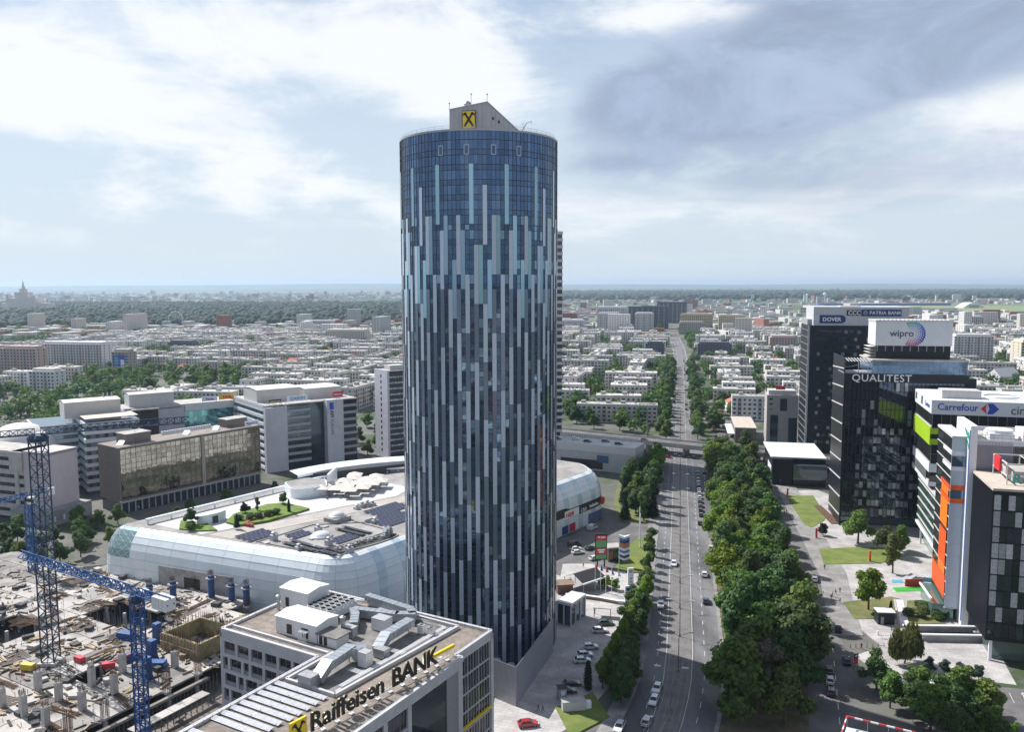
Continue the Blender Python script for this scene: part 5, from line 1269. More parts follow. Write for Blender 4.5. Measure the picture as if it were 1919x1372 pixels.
wmS = MB().box(0, 1.5, -.06, .05, 0, 1.7).mesh('window', lit_g); wmD = MB().box(0, 2.1, -.06, .05, 0, 1.7).mesh('window', darkg)
for k in range(18):
    for j in range(7):
        x = 4.2 + j * 6.0 + (1.2 if k % 2 else 0); inst(wmS if R.random() < .55 else wmD, 'window', k1, (x, -.0, 3.5 + k * 3.85))
        if j < 3: inst(wmD, 'window', k1, (x + 2.2, 0, 3.5 + k * 3.85))
MB().box(2.2, 48, .8, 27, 73, 82.6).build('billboard_crown', mat('crown_sheet', (.50, .51, .54), .6, var=.05, vscale=.4), k1); MB().box(0, 3, 6, 26, 73, 76).build('plant_room', gband, k1)
navy = mat('board_navy', (.012, .025, .16), .5)
o = MB().box(5.2, 15.8, .55, .8, 74.2, 78.4).build('sign_board', navy, k1); sge = MB().cyl((0, 0), 2.1, -.12, .12, 18).build('sign_end', navy, k1, (15.8, .68, 76.3)); sge.rotation_euler = (rad(90), 0, 0)
text('DOVER', 2.75, k1, (6.6, .4, 75.3), (1, 0, 0), (0, 0, 1), wht, .05, bold=.07)
MB().box(18.3, 25.1, .55, .8, 78.2, 81).build('sign_board', blk, k1); text('CCC', 2.9, k1, (18.9, .5, 78.6), (1, 0, 0), (0, 0, 1), wht, .05, bold=.06)
MB().box(25.4, 44.5, .55, .8, 77.9, 81.3).build('sign_board', navy, k1); text('PATRIA BANK', 2.45, k1, (29.2, .5, 78.8), (1, 0, 0), (0, 0, 1), wht, .05, bold=.03)
b = MB()
for i in range(6): a = i * 1.047; b.path([(27.3 + .95 * math.cos(a + t * .5), .48, 79.6 + .95 * math.sin(a + t * .5)) for t in (0, 1)] , .18); b.bar((27.3 + .95 * math.cos(a), .48, 79.6 + .95 * math.sin(a)), (27.3 + .45 * math.cos(a + .52), .48, 79.6 + .45 * math.sin(a + .52)), .16)
b.build('star_emblem', wht, k1)
b = MB(); b.path([(3, 3, 84.5), (14, 3, 84.5)], .15)
for i in range(8): b.bar((3 + i * 1.5, 3, 81), (3 + i * 1.5, 3, 84.5), .1)
b.build('roof_frame', scaf, k1); MB().box(16, 26, 6, 16, 81.2, 83).build('plant_room', boxm, k1)
# black glass tower with white lettering and the dotted logo crown
k2 = T('black_glass_tower', 'black glass office tower with white lettering and white crown box with dotted logo', 'tower', (128, 316.5, 0), RD)
MB().box(.2, 43.3, .3, 24, 3.5, 60).build('body', blk_c, k2); MB().box(1, 43, 3, 24, 0, 3.5).build('lobby', glass('lobby_glass', (.12, .16, .17), .4, .06), k2)
MB().box(-.1, 0.2, 0, 24, 0, 66).build('left_wall', blk_c, k2)
for k in range(9):
    z0 = 4.5 + k * 7.2; b = MB(); b.poly([(-.3, .1, z0), (-.1, .1, z0), (-.1, 23.5, z0 - 1.2), (-.3, 23.5, z0 - 1.2)]); b.poly([(-.3, .1, z0 - .4), (-.3, .1, z0), (-.3, 23.5, z0 - 1.2), (-.3, 23.5, z0 - 1.6)]); b.build('ledge', ledge, k2)
me_d = MB().box(.04, 1.46, -.06, .05, .05, 3.45).mesh('pane', blk_g); me_l = MB().box(.1, 1.4, -.06, .05, .9, 3.2).mesh('pane', lit_g); cnt = 0; rest_ = MB()
for k in range(15):
    for j in range(28):
        lit = R.random() < (.30 if k < 9 else .08) and 2 < j
        if cnt < 300: inst(me_l if lit else me_d, 'pane', k2, (.7 + j * 1.5, .25, 4 + k * 3.52)); cnt += 1
        else: rest_.box(.74 + j * 1.5, 2.16 + j * 1.5, .19, .3, 4.05 + k * 3.52, 7.4 + k * 3.52, 1 if lit else 0)
rest_.build('pane_field', [blk_g, lit_g], k2, kind='stuff')
b = MB()
for j in range(29): b.box(.62 + j * 1.5, .74 + j * 1.5, -.05, .25, 3.5, 57)
b.build('fin', mat('dark_fin', (.03, .032, .036), .5), k2)
MB().box(0, 44, -.15, 24.3, 57, 60).build('sign_band', blk_c, k2); text('QUALITEST', 3.9, k2, (2.6, -.2, 57.1), (1, 0, 0), (0, 0, 1), wht, .08, bold=.02, spacing=1.1)
MB().box(43.3, 47, 1, 24, 0, 58.6).build('side_block', blk_c, k2)
MB().box(10, 43.5, .4, 23, 60, 65).build('top_storey', glass('top_blue_glass', (.12, .22, .34), .6, .05, .2, wav=.4), k2)
b = MB()
for i in range(16): b.box(10 + i * 2.2, 10.08 + i * 2.2, .28, .4, 60, 65)
b.box(9.8, 43.8, .25, .4, 62.6, 62.7); b.build('mullion', scaf, k2); MB().box(9.8, 43.8, .2, 23.3, 65, 65.5).build('roof', beigeR, k2)
b = MB()
for i in range(9): b.bar((.4 + i * 1.1, .3, 64.6), (.4 + i * 1.1, 8, 65.4), .45, h=.1)
for x in (.2, 5, 9.6): b.bar((x, .4, 60), (x, .4, 64.6), .2)
b.bar((.2, .4, 62.3), (9.6, .4, 64.4), .12); b.build('pergola', mat('pergola_grey', (.42, .43, .42), .6), k2)
MB().box(-.3, 9.8, .5, 12, 60, 60.3).build('terrace', gband, k2)
cr = MB().box(11.5, 38.8, 4, 17, 70.6, 79.8).build('crown_box', mat('crown_white', (.60, .61, .64), .6, var=.03, vscale=.3), k2)
MB().box(12, 38.4, 4.4, 16.6, 65.5, 70.6).build('crown_base', blk_c, k2); MB().box(11.3, 39, 3.8, 17.2, 79.8, 80.4).build('crown_coping', ledge, k2)
for i in range(18): MB().cyl((13 + i * 1.45, 5), .35, 80.3, 80.7, 8).build('crown_light', wbd, k2)
for z in (66.4, 67.6, 68.8, 70): MB().box(9.4, 12, 5, 14, z, z + .15).build('side_louvre', ledge, k2)
for i in range(9): MB().box(12.2 + i * 2.95, 12.5 + i * 2.95, 4.28, 4.4, 68.4, 70.6).build('louvre', scaf, k2)
text('wipro', 3.6, k2, (16.6, 3.9, 74.2), (1, 0, 0), (0, 0, 1), mat('letter_ink', (.06, .055, .12), .5), .05, bold=.03)
cols = [(.02, .03, .35), (.03, .12, .5), (.05, .3, .55), (.1, .4, .35), (.35, .05, .25), (.5, .08, .2), (.05, .05, .4)]
dms = [mat('dot_%d' % i, c, .5) for i, c in enumerate(cols)]
for ring in range(5):
    r_ = 1.5 + ring * .72; n_ = 10 + ring * 3
    for i in range(n_):
        a = rad(-115 + 230 * i / (n_ - 1)); s_ = .13 + ring * .07
        ci = min(6, int((a + 2) / 4 * 7)); o = MB().prism([(s_ * math.cos(t * .785), s_ * math.sin(t * .785)) for t in range(8)], 0, .06).build('logo_dot', dms[[5, 4, 0, 6, 1, 2, 3][ci]], k2, (24.6 + r_ * math.cos(a), 3.98, 75.2 + r_ * math.sin(a))); o.rotation_euler = (rad(90), 0, 0)
# low black shop pavilion at the foot of the black tower
k3 = T('black_shop_pavilion', 'low black shop pavilion with white roof at the foot of the black tower', 'shop', (122.6, 383, 0), RD)
MB().box(0, 9, 0, 3, 0, 12.4).build('black_wall', blk_c, k3); MB().box(.3, 24, 3, 40, 0, 12).build('body', MATS['black_cladding'], k3); MB().box(-.5, 24.5, 2.6, 40.5, 12.4, 13).build('roof', mat('roof_white', (.58, .57, .56), .8, wear=.15), k3)
MB().box(9.2, 24, -2, 3, 3.4, 10).build('glass_bay', glass('shop_glass', (.10, .14, .14), .4, .06), k3); MB().box(9.4, 23.8, -.5, 2, 0, 3.4).build('shop_front', MATS['dark_opening'], k3); MB().box(-.12, -.0, 5, 20, 5, 8).build('white_banner', wbd, k3)
rsg = MB().cyl((0, 0), .6, 0, .1, 14).build('round_sign', blut, k3, (3.6, -.04, 2.2)); rsg.rotation_euler = (rad(90), 0, 0)
# campus building with the lime band
CA = rad(-17)
limeA = mat('lime_panel', (.36, .56, .015), .55, var=.05, vscale=.3); wpl = mat('white_panel', (.64, .65, .68), .5); dgw = glass('campus_dark_glass', (.05, .055, .06), .5, .05, .4)
k4 = T('lime_banded_office', 'white crowned office block with a broad lime green band above a glass podium', 'office', (141.5, 276, 0), CA)
MB().box(.2, 62, .2, 32, 24, 50).build('body', dgw, k4)
zb = [(24, 25.4, wpl), (28.5, 31.2, wpl), (37.5, 39.2, limeA), (40.8, 42.6, limeA), (47.2, 51.6, wpl)]
for z0, z1, m_ in zb: MB().box(-.15, 62.2, -.15, 32.2, z0, z1).build('spandrel_band', m_, k4)
MB().box(-.3, -.15, -.1, 32, 37.2, 42.8).build('lime_screen', limeA, k4)
b = MB()
for i in range(16): b.box(-.36, -.3, .5 + i * 2, .56 + i * 2, 37.2, 42.8)
b.build('screen_joint', mat('lime_joint', (.22, .36, .01), .6), k4)
MB().box(-.25, -.1, 4, 26, 25.4, 28.5).build('pale_glazing', lit_g, k4)
ribbed('front', k4, 0.3, 61.5, .15, 1, 42.7, 47.1, 22, 1, dgw, scaf); ribbed('front', k4, .3, 30.3, .15, 1, 31.3, 37.4, 12, 2, dgw, scaf)
for k in range(4): MB().box(-.2, .2, 0, 32, 25.6 + k * 5.8, 25.75 + k * 5.8).build('ledge', ledge, k4)
MB().box(.6, 61.4, .6, 31.4, 50, 50.2).build('roof', rfg, k4)
text('Carrefour', 3.0, k4, (1.6, -.2, 48.6), (1, 0, 0), (0, 0, 1), blut, .06, bold=.03)
b = MB(); b.prism([(14.6, 49.4), (16.4, 51.0), (16.0, 49.4), (16.4, 47.9)], 0, .1); o = b.build('logo_arrow', redl, k4); o.matrix_basis = Matrix(((1, 0, 0, 0), (0, 0, -1, -.18), (0, 1, 0, 0), (0, 0, 0, 1)))
b = MB(); b.prism([(16.6, 51.1), (18.2, 51.1), (20.0, 49.4), (18.2, 47.8), (16.6, 47.8), (17.2, 49.4)], 0, .1); o = b.build('logo_arrow', blut, k4); o.matrix_basis = Matrix(((1, 0, 0, 0), (0, 0, -1, -.18), (0, 1, 0, 0), (0, 0, 0, 1)))
text('cine', 3.8, k4, (23.4, -.2, 48.0), (1, 0, 0), (0, 0, 1), mat('letter_charcoal', (.05, .05, .055), .5), .06)
MB().box(-.22, -.15, 16.4, 19, 48.2, 50.8).build('dark_mark', MATS['letter_charcoal'], k4); MB().box(-.22, -.15, 28, 30.5, 48.6, 50.8).build('dark_mark', MATS['letter_charcoal'], k4); text('Carrefour', 2.2, k4, (-.18, 12, 48.6), (0, -1, 0), (0, 0, 1), blut, .05)
MB().box(4, 16, 6, 13, 50, 54.2).build('plant_room', boxm, k4); MB().lathe([(5.4, 50.1), (5.4, 52), (5.2, 52)], 24, (24, 15, 0), capt=False).build('round_screen', wpl, k4); MB().cyl((33, 14), 2.6, 50, 54, 14).build('tank', wpl, k4)
for i in range(6): MB().bar((40 + i * 3, 6, 51), (40 + i * 3, 14, 53.5), 2.6, h=.15).build('solar_sheet', pvf, k4)
b = MB(); b.path([(1, 1, 52.4), (60, 1, 52.4)], .08)
for i in range(30): b.bar((1 + i * 2, 1, 50), (1 + i * 2, 1, 52.4), .07)
b.build('roof_railing', scaf, k4)
k4.scale = (1, 1, 1.07)
# glass podium on stilts
k5 = T('glass_podium', 'slanting green glass podium on white stilts in front of the lime banded block', 'podium', (136.2, 255, 0), CA)
pgl = glass('podium_green_glass', (.08, .15, .13), .45, .05, .15)
MB().box(0, 26, 0, 46, 7.5, 24).build('body', pgl, k5)
for k in range(5): MB().box(-.25, 0, 0, 46, 9.5 + k * 3.3, 9.8 + k * 3.3).build('glass_fin', ledge, k5)
MB().box(-.6, 0, -.4, 46, 6.7, 7.5).build('lower_edge', wpl, k5); MB().box(-.4, 1.7, -.5, 1.5, 7, 25.2).build('front_pier', lav, k5); MB().box(-.4, 26, -.4, 46, 24, 24.5).build('roof', ledge, k5)
for x, y, dx in ((.5, 2, 0), (.5, 40, 0), (1, 1, 2.5)): MB().bar((x + dx, y - dx, .1), (x, y, 7), .55).build('stilt', wpl, k5)
MB().box(2, 24, 6, 44, .1, 6.7).build('lobby', glass('podium_lobby', (.14, .2, .19), .3, .08), k5)
for i in range(14): MB().box(2 + R.uniform(0, 12), 3 + R.uniform(0, 12), 1.5 + i * 1.5, 2.3 + i * 1.5, 24.5, 25.2).build('roof_paver', wpl, k5)
# tall white fin block with the orange bay
k6 = T('orange_bay_office', 'white finned office block with an orange panelled bay and green logo', 'office', (122.9, 218.8, 0), CA)
orA = mat('orange_panel', (.72, .10, .012), .5, var=.06, vscale=.4); orB = mat('orange_panel_bright', (.85, .20, .01), .5); corr = mat('corrugated_sheet', (.28, .28, .33), .45, .35)
MB().box(0, 1.7, 0, 17, 0, 56.2).build('white_fin', mat('fin_white', (.72, .74, .77), .5), k6); MB().box(-.12, 0, .1, .9, 2, 55).build('blue_edge', mat('edge_blue', (.04, .12, .35), .5), k6)
MB().box(1.7, 52, 1.5, 25, 0, 51).build('body', dgw, k6); b = MB(); b.path([(1.9, 1.5, 51.7), (52, 1.5, 51.7), (52, 25, 51.7), (1.9, 25, 51.7)], .4, closed=True, h=1.4); b.build('parapet', wpl, k6); MB().box(2, 51.8, 1.7, 24.8, 51, 51.3).build('roof', rfg, k6)
b = MB()
for i in range(26): b.box(1.72 + i * .34, 1.9 + i * .34, 1.28, 1.5, 0, 52)
b.build('corrugation', corr, k6); MB().box(1.7, 10.6, 1.4, 1.5, 0, 52).build('sheet_wall', corr, k6)
ribbed('front', k6, 10.8, 46.8, 1.45, 2, 30, 51, 14, 5, dgw, scaf)
[MB().bar((-.08, y0, z0), (-.08, y1, z1), .12, h=.7).build('green_mark', mat('letter_green', (.01, .25, .14), .5), k6) for y0, z0, y1, z1 in ((6.2, 54.6, 4.4, 53.2), (4.4, 54.4, 2.6, 52.6), (2.6, 54.0, .8, 52.0), (4.6, 52.4, 3.0, 51.2), (3.0, 51.6, .6, 49.6))]
MB().box(6, 12, 6, 13, 51.3, 53.4).cyl((9, 9.5), 3.4, 53.2, 54.2, 18).build('plant_drum', wpl, k6); MB().box(14, 27, 6, 14, 51.3, 54.6).build('plant_room', wpl, k6); MB().box(30, 45, 7, 20, 51.3, 53.8).build('plant_room', boxm, k6)
b = MB(); 
for z in (53.0, 53.7): b.path([(1.9, 1.6, z), (51, 1.6, z)], .09)
for i in range(26): b.bar((1.9 + i * 2, 1.6, 52), (1.9 + i * 2, 1.6, 53.7), .08)
b.build('roof_railing', scaf, k6)
MB().box(-3.4, 0, 4.2, 24, 4, 52).build('bay_body', dgw, k6); MB().box(-3.5, -.02, 4.0, 4.2, 4, 52.1).build('bay_front', mat('bay_blue_panel', (.45, .50, .58), .4, .2), k6); MB().box(-3.6, 0, 4, 24.2, 52, 52.6).build('bay_roof', ledge, k6)
for k in range(13): MB().box(-3.56, 0, 3.9, 24, 3.8 + k * 3.7, 3.95 + k * 3.7).build('ledge', ledge, k6)
for z0, z1, y0, y1, m_ in ((37.4, 38.8, 4.2, 16, orA), (33.7, 35.1, 4.2, 16, orA), (26, 35, 6, 15.2, orB), (15, 25, 6, 15.2, orA), (6, 12.5, 5, 23, orA), (12.6, 15, 6, 15, orB), (35.2, 37.3, 6, 15, orB)):
    n_ = max(1, int((y1 - y0) / 1.15))
    me = MB().box(-.1, .0, .06, 1.05, .05, z1 - z0 - .05).mesh('orange_panel', m_)
    for i in range(n_): inst(me, 'orange_panel', k6, (-3.46 - (.04 if z1 - z0 > 2 else .1), y0 + i * (y1 - y0) / n_, z0))
for z in (37.6, 33.9): MB().box(-3.45, -.1, 3.8, 3.98, z, z + 1.3).build('orange_band', orA, k6)
MB().box(-3.45, -.1, 3.86, 3.98, 35.1, 37.6).build('bay_window', MATS['blue_window_glass'], k6); MB().box(-3.45, -.1, 3.86, 3.98, 44.2, 47).build('bay_window', MATS['blue_window_glass'], k6)
for z in (43, 47.3): MB().box(-3.6, -.05, 3.84, 15, z, z + 1.1).build('white_band', wpl, k6)
MB().box(-6.5, -1, 5, 22, 0, 4.5).build('entrance_glass', glass('entrance_glass', (.14, .24, .22), .35, .06), k6); MB().bar((-6.8, 4.4, 6), (-6.8, 22, 4.4), .5).build('canopy_edge', wpl, k6)
# dark block at the right edge with random pale panes
k7 = T('dark_checkered_block', 'dark office block with scattered pale window panels and a beige roof', 'office', (118, 198.8, 0), CA)
MB().box(0, 42, 0, 20.5, 5.5, 43.6).build('body', blk_c, k7)
b = MB()
for i in range(68): b.box(-.14, 0, .1 + i * .3, .22 + i * .3, 5.5, 43.4)
b.build('rib', mat('dark_rib', (.012, .014, .022), .45), k7)
me_p = MB().box(.05, 1.5, -.07, .05, .08, 3.75).mesh('pane', mat('pale_pane', (.42, .44, .46), .25, .2, rnd=.25, var=.2, vscale=1.5)); me_k = MB().box(.05, 1.5, -.05, .05, .08, 3.75).mesh('pane', glass('dark_pane', (.035, .05, .055), .6, .05, .5, wav=.4))
for k in range(9):
    for j in range(24): inst(me_p if R.random() < (.34 if j else .75) else me_k, 'pane', k7, (.2 + j * 1.58, -.03, 6.4 + k * 4.05))
MB().box(-.2, 42, -.25, 20.8, 43.6, 44.2).build('roof', beigeR, k7)
MB().box(6, 40, 8, 18, 44.2, 47).build('plant_room', rfg, k7)
b = MB()
for z in (46.4, 49.4): b.path([(4, 5, z), (38, 5, z), (38, 18, z), (4, 18, z)], .3, closed=True)
for x in (4, 10, 16, 22): 
    for y in (5, 18): b.bar((x, y, 44), (x, y, 49.4), .25)
    b.bar((x, 5, 49.4), (x, 18, 49.4), .2)
b.build('roof_gantry', ledge, k7); MB().box(3.4, 3.9, 10, 15, 46.5, 50).build('red_logo', redl, k7); text('Rödl', 3.4, k7, (5.2, 4.8, 44.6), (1, 0, 0), (0, 0, 1), mat('letter_teal_green', (.01, .28, .22), .5), .08, bold=.03)
MB().box(2, 42, 2, 19, .1, 5.5).build('ground_floor', glass('ground_glass', (.10, .13, .13), .3, .07), k7)
for i in range(5): MB().box(1 + i * 9, 1.7 + i * 9, .6, 1.3, .1, 5.5).build('column', wpl, k7)
# car ramp and retaining wall beside it
k8 = T('garage_ramp', 'concrete garage ramp walls with white coping beside the dark block', 'ramp', (106.5, 216.5, 0), rad(-3))
MB().box(0, 18, 0, .5, 0, 1.6).build('wall', MATS['raw_concrete'], k8); MB().box(2, 19, -6, -5.5, 0, 1.7).build('wall', MATS['raw_concrete'], k8); MB().box(-.5, 18.5, -.2, .7, 1.6, 1.9).build('coping', wpl, k8); MB().box(1.6, 19, -6.2, -5.3, 1.7, 2.0).build('coping', wpl, k8); MB().box(3, 20, -5.4, -.1, .08, .12).build('ramp_floor', mat('ramp_dark', (.05, .05, .052), .9), k8)
# grey building and low retail shed on the far side of the overpass
k9 = T('grey_pier_building', 'narrow grey building with dark glazed bays and a red rooftop sign', 'office', (146.5, 471, 0), RD)
MB().box(0, 17, 0, 14, 0, 31).build('body', mat('warm_grey_render', (.36, .34, .33), .8, var=.05), k9); MB().box(2, 6.2, -.3, .2, 1, 19.5).box(12, 16.6, -.3, .2, 1, 18).build('glazed_bay', darkg, k9)
for z in (22.4, 25.4, 28.2): MB().box(1.2, 3.2, -.08, .1, z, z + .9).build('window', darkg, k9)
MB().box(7.2, 11, -.25, .1, 22, 29).build('dark_poster', blk, k9); MB().box(1, 16, 2, 12, 31, 33.5).build('plant_room', boxm, k9); rsign(k9, 5, 2, 34, 5, 2.2, redl, None, wht, 1)
k10 = T('beige_roof_store', 'low dark store with beige roof among parked cars', 'store', (133, 487, 0), RD); MB().box(0, 12, 0, 42, 0, 9).build('body', mat('store_brown', (.12, .10, .095), .8), k10); MB().box(-.3, 12.3, -.3, 42.3, 9, 9.5).build('roof', beigeR, k10); MB().box(-4, 0, 4, 40, 4.6, 5).build('canopy', wbd, k10)
for i in range(6): MB().box(-3.8, -3.5, 5 + i * 6.5, 5.3 + i * 6.5, 0, 4.6).build('canopy_post', gband, k10)
# ---- overpass
OA, OB = Vector((67.7, 470.2)), Vector((137, 426.8)); od = (OB - OA).normalized(); OL = 190; start = OA - od * 62
ovp = T('overpass', 'concrete overpass crossing the avenue with beam parapets', 'overpass', (start.x, start.y, 0), math.atan2(od.y, od.x))
ocm = mat('overpass_concrete', (.42, .40, .385), .85, var=.15, vscale=.2, wear=.3)
MB().box(0, OL, -6.5, 6.5, 4.7, 6.0).build('deck', ocm, ovp); MB().box(0, OL, -5.9, 5.9, 6.0, 6.04).build('carriageway', asph2, ovp)
for y in (-6.5, 6.2): MB().box(0, OL, y, y + .3, 6.0, 7.0).build('parapet', ocm, ovp); MB().box(0, OL, y + .05, y + .25, 7.35, 7.45).build('handrail', scaf, ovp)
for x in range(8, OL, 22):
    if abs(x - 62 - 27) > 6: MB().box(x - .7, x + .7, -3.5, 3.5, 0, 4.9).build('pier', ocm, ovp)
OVP = (start, od)

# ---------------------------------------------------------------- trees
import numpy as np
def leaf_mat(name, c1, c2, rnd=.22):
    m = bpy.data.materials.new(name); m.use_nodes = True; t = m.node_tree; MATS[name] = m
    b = t.nodes['Principled BSDF']; out = t.nodes['Material Output']
    tc = N(t, 'ShaderNodeTexCoord'); n = N(t, 'ShaderNodeTexNoise'); n.inputs['Scale'].default_value = .55; n.inputs['Detail'].default_value = 3; L(t, tc.outputs['Object'], n.inputs['Vector'])
    col = MIXC(t, SMOOTH(t, n.outputs[0], .35, .65), c1, c2)
    oi = N(t, 'ShaderNodeObjectInfo'); hs = N(t, 'ShaderNodeHueSaturation')
    L(t, MATH(t, 'MULTIPLY_ADD', oi.outputs['Random'], 2 * rnd, 1 - rnd), hs.inputs['Value']); L(t, MATH(t, 'MULTIPLY_ADD', MATH(t, 'FRACT', MATH(t, 'MULTIPLY', oi.outputs['Random'], 5.7)), .05, .475), hs.inputs['Hue'])
    L(t, col, hs.inputs['Color']); L(t, hs.outputs[0], b.inputs['Base Color']); b.inputs['Roughness'].default_value = .6; b.inputs['Specular IOR Level'].default_value = .25
    tr = N(t, 'ShaderNodeBsdfTranslucent'); L(t, hs.outputs[0], tr.inputs[0]); mx = N(t, 'ShaderNodeMixShader'); mx.inputs[0].default_value = .4
    L(t, b.outputs[0], mx.inputs[1]); L(t, tr.outputs[0], mx.inputs[2]); L(t, mx.outputs[0], out.inputs[0]); return m
LF = {'green': leaf_mat('leaf_green', (.085, .155, .034), (.14, .22, .048)), 'dark': leaf_mat('leaf_dark', (.055, .11, .036), (.092, .155, .048)), 'bright': leaf_mat('leaf_bright', (.11, .21, .022), (.17, .26, .03)),
      'olive': leaf_mat('leaf_olive', (.10, .13, .04), (.15, .17, .06)), 'conifer': leaf_mat('leaf_conifer', (.02, .052, .028), (.035, .07, .036)), 'purple': leaf_mat('leaf_purple', (.035, .022, .022), (.055, .03, .028)), 'bare': leaf_mat('leaf_bare', (.10, .095, .065), (.14, .13, .09)), 'blue': leaf_mat('leaf_blue', (.055, .09, .07), (.08, .12, .09))}
barkm = mat('bark', (.09, .07, .055), .95, var=.3, vscale=2.)
def leaf_cloud(rs, lobes, n, size, flat=.0, hang=0.0):
    """n small leaf faces scattered through the outer part of a set of ellipsoid lobes"""
    wts = np.array([l[3] * l[4] for l in lobes]); wts = wts / wts.sum(); k = rs.choice(len(lobes), n, p=wts); Lb = np.array(lobes)[k]
    d = rs.normal(size=(n, 3)); d /= np.linalg.norm(d, axis=1)[:, None]
    r = 1 - .5 * rs.random(n) ** 1.5 + .12 * rs.normal(size=n)
    rad3 = np.stack([Lb[:, 3], Lb[:, 3], Lb[:, 4]], 1); P = Lb[:, :3] + d * rad3 * r[:, None]
    nr = d + rs.normal(size=(n, 3)) * .55 + np.array([0, 0, .35]); nr /= np.linalg.norm(nr, axis=1)[:, None]
    if hang: P[:, 2] -= hang * rs.random(n)
    a = np.cross(nr, rs.normal(size=(n, 3))); a /= np.linalg.norm(a, axis=1)[:, None]; c = np.cross(nr, a)
    s = size * (.6 + .8 * rs.random(n))[:, None]; asp = 1.0 + (1.6 if hang else .25)
    if hang: c = np.tile(np.array([0, 0, 1.0]), (n, 1)) + rs.normal(size=(n, 3)) * .2
    V = np.stack([P - a * s * .5, P + c * s * .45 * asp + a * s * .12, P + a * s * .5, P - c * s * .45 * asp - a * s * .1], 1)
    return V.reshape(-1, 3)
def quads_mesh(name, V, m):
    n = len(V) // 4; me = bpy.data.meshes.new(name); me.vertices.add(n * 4); me.vertices.foreach_set('co', V.astype(np.float32).ravel()); me.loops.add(n * 4); me.loops.foreach_set('vertex_index', np.arange(n * 4, dtype=np.int32)); me.polygons.add(n)
    me.polygons.foreach_set('loop_start', np.arange(0, n * 4, 4, dtype=np.int32)); me.polygons.foreach_set('loop_total', np.full(n, 4, dtype=np.int32)); me.materials.append(m); me.update(); me.validate(); return me
def trunk_mesh(h, r, limbs, rs):
    b = MB(); b.tube((0, 0, 0), (.1, .05, h * .55), (r, r * .7), 8); b.tube((.1, .05, h * .55), (.15, -.1, h * .8), (r * .7, r * .3), 6)
    for x, y, z in limbs: b.tube((.08, .03, h * rs.uniform(.3, .55)), (x, y, z), (r * .45, r * .1), 5)
    return b.mesh('trunk', barkm)
def make_tree(kind, leaf, seed, n=5200, size=.5):
    rs = np.random.RandomState(seed); lob = []
    if kind == 'broad':
        for i in range(16): a = rs.uniform(0, 6.28); q = rs.uniform(.4, 3.5); z = rs.uniform(3.6, 10.2) * (1 if q < 2.5 else .85); rr = rs.uniform(.9, 2.2) * (1.0 if z < 8 else .8); lob.append((q * math.cos(a), q * math.sin(a), z, rr, rr * rs.uniform(.65, .9)))
        lob.append((0, 0, 6.2, 2.5, 2.8)); H_ = 10
    elif kind == 'tall':
        for i in range(10): a = rs.uniform(0, 6.28); z = rs.uniform(3.2, 12); q = rs.uniform(0, 1.7) * (1 if z < 9 else .5); rr = rs.uniform(1.0, 1.8); lob.append((q * math.cos(a), q * math.sin(a), z, rr, rr * 1.15))
        H_ = 12.5
    elif kind == 'loose':
        for i in range(9): a = rs.uniform(0, 6.28); q = rs.uniform(.3, 2.1); z = rs.uniform(2.6, 7.2); rr = rs.uniform(.6, 1.25); lob.append((q * math.cos(a), q * math.sin(a), z, rr, rr * .8))
        H_ = 7.5
    elif kind == 'conifer':
        for i in range(12): z = 1.2 + i * .85; rr = 2.6 * (1 - i / 13.5); lob.append((rs.uniform(-.2, .2), rs.uniform(-.2, .2), z, rr, .55))
        H_ = 11
    elif kind == 'cypress':
        for i in range(8): lob.append((0, 0, .7 + i * .75, .85 * (1 - (i / 8) ** 2 * .7), .6))
        H_ = 6.5
    elif kind == 'willow':
        for i in range(13): a = rs.uniform(0, 6.28); q = rs.uniform(.5, 3.4); z = rs.uniform(4.2, 7.6); rr = rs.uniform(1.0, 1.7); lob.append((q * math.cos(a), q * math.sin(a), z, rr, rr * .9))
        H_ = 8
    elif kind == 'shrub':
        for i in range(7): a = rs.uniform(0, 6.28); q = rs.uniform(0, .8); lob.append((q * math.cos(a), q * math.sin(a), rs.uniform(.5, 1.1), rs.uniform(.5, .85), rs.uniform(.5, .7)))
        H_ = 1.2
    V = leaf_cloud(rs, lob, n, size, hang=2.6 if kind == 'willow' else 0)
    V[:, 2] = np.maximum(V[:, 2], .1)
    cm = quads_mesh('crown', V, LF[leaf]); tm = trunk_mesh(H_, .28 if H_ > 9 else .16, [(l[0] * .8, l[1] * .8, l[2]) for l in lob[:6]] if kind not in ('conifer', 'cypress', 'shrub') else [], random.Random(seed))
    return cm, tm
TREES = {}
def tree_kind(k):
    if k not in TREES:
        kind, leaf, i = k; spec = {'broad': (5600, .52), 'tall': (4200, .48), 'loose': (2000, .36), 'conifer': (4200, .42), 'cypress': (2200, .28), 'willow': (5200, .40), 'shrub': (1400, .22)}[kind]
        TREES[k] = make_tree(kind, leaf, hash((kind, i)) % 1000 if False else sum(map(ord, kind + leaf)) * 7 + i, *spec)
    return TREES[k]
def tree(k, p, s, label, group=None, z=0.0, name=None):
    cm, tm = tree_kind(k); t = T(name or {'conifer': 'spruce_tree', 'cypress': 'columnar_conifer', 'willow': 'willow_tree', 'shrub': 'shrub'}.get(k[0], 'leafy_tree'), label, 'shrub' if k[0] == 'shrub' else 'tree', (p[0], p[1], z), R.uniform(0, 6.28), group)
    t.scale = (s * R.uniform(.9, 1.1), s * R.uniform(.9, 1.1), s); inst(cm, 'crown', t); inst(tm, 'trunk', t); return t
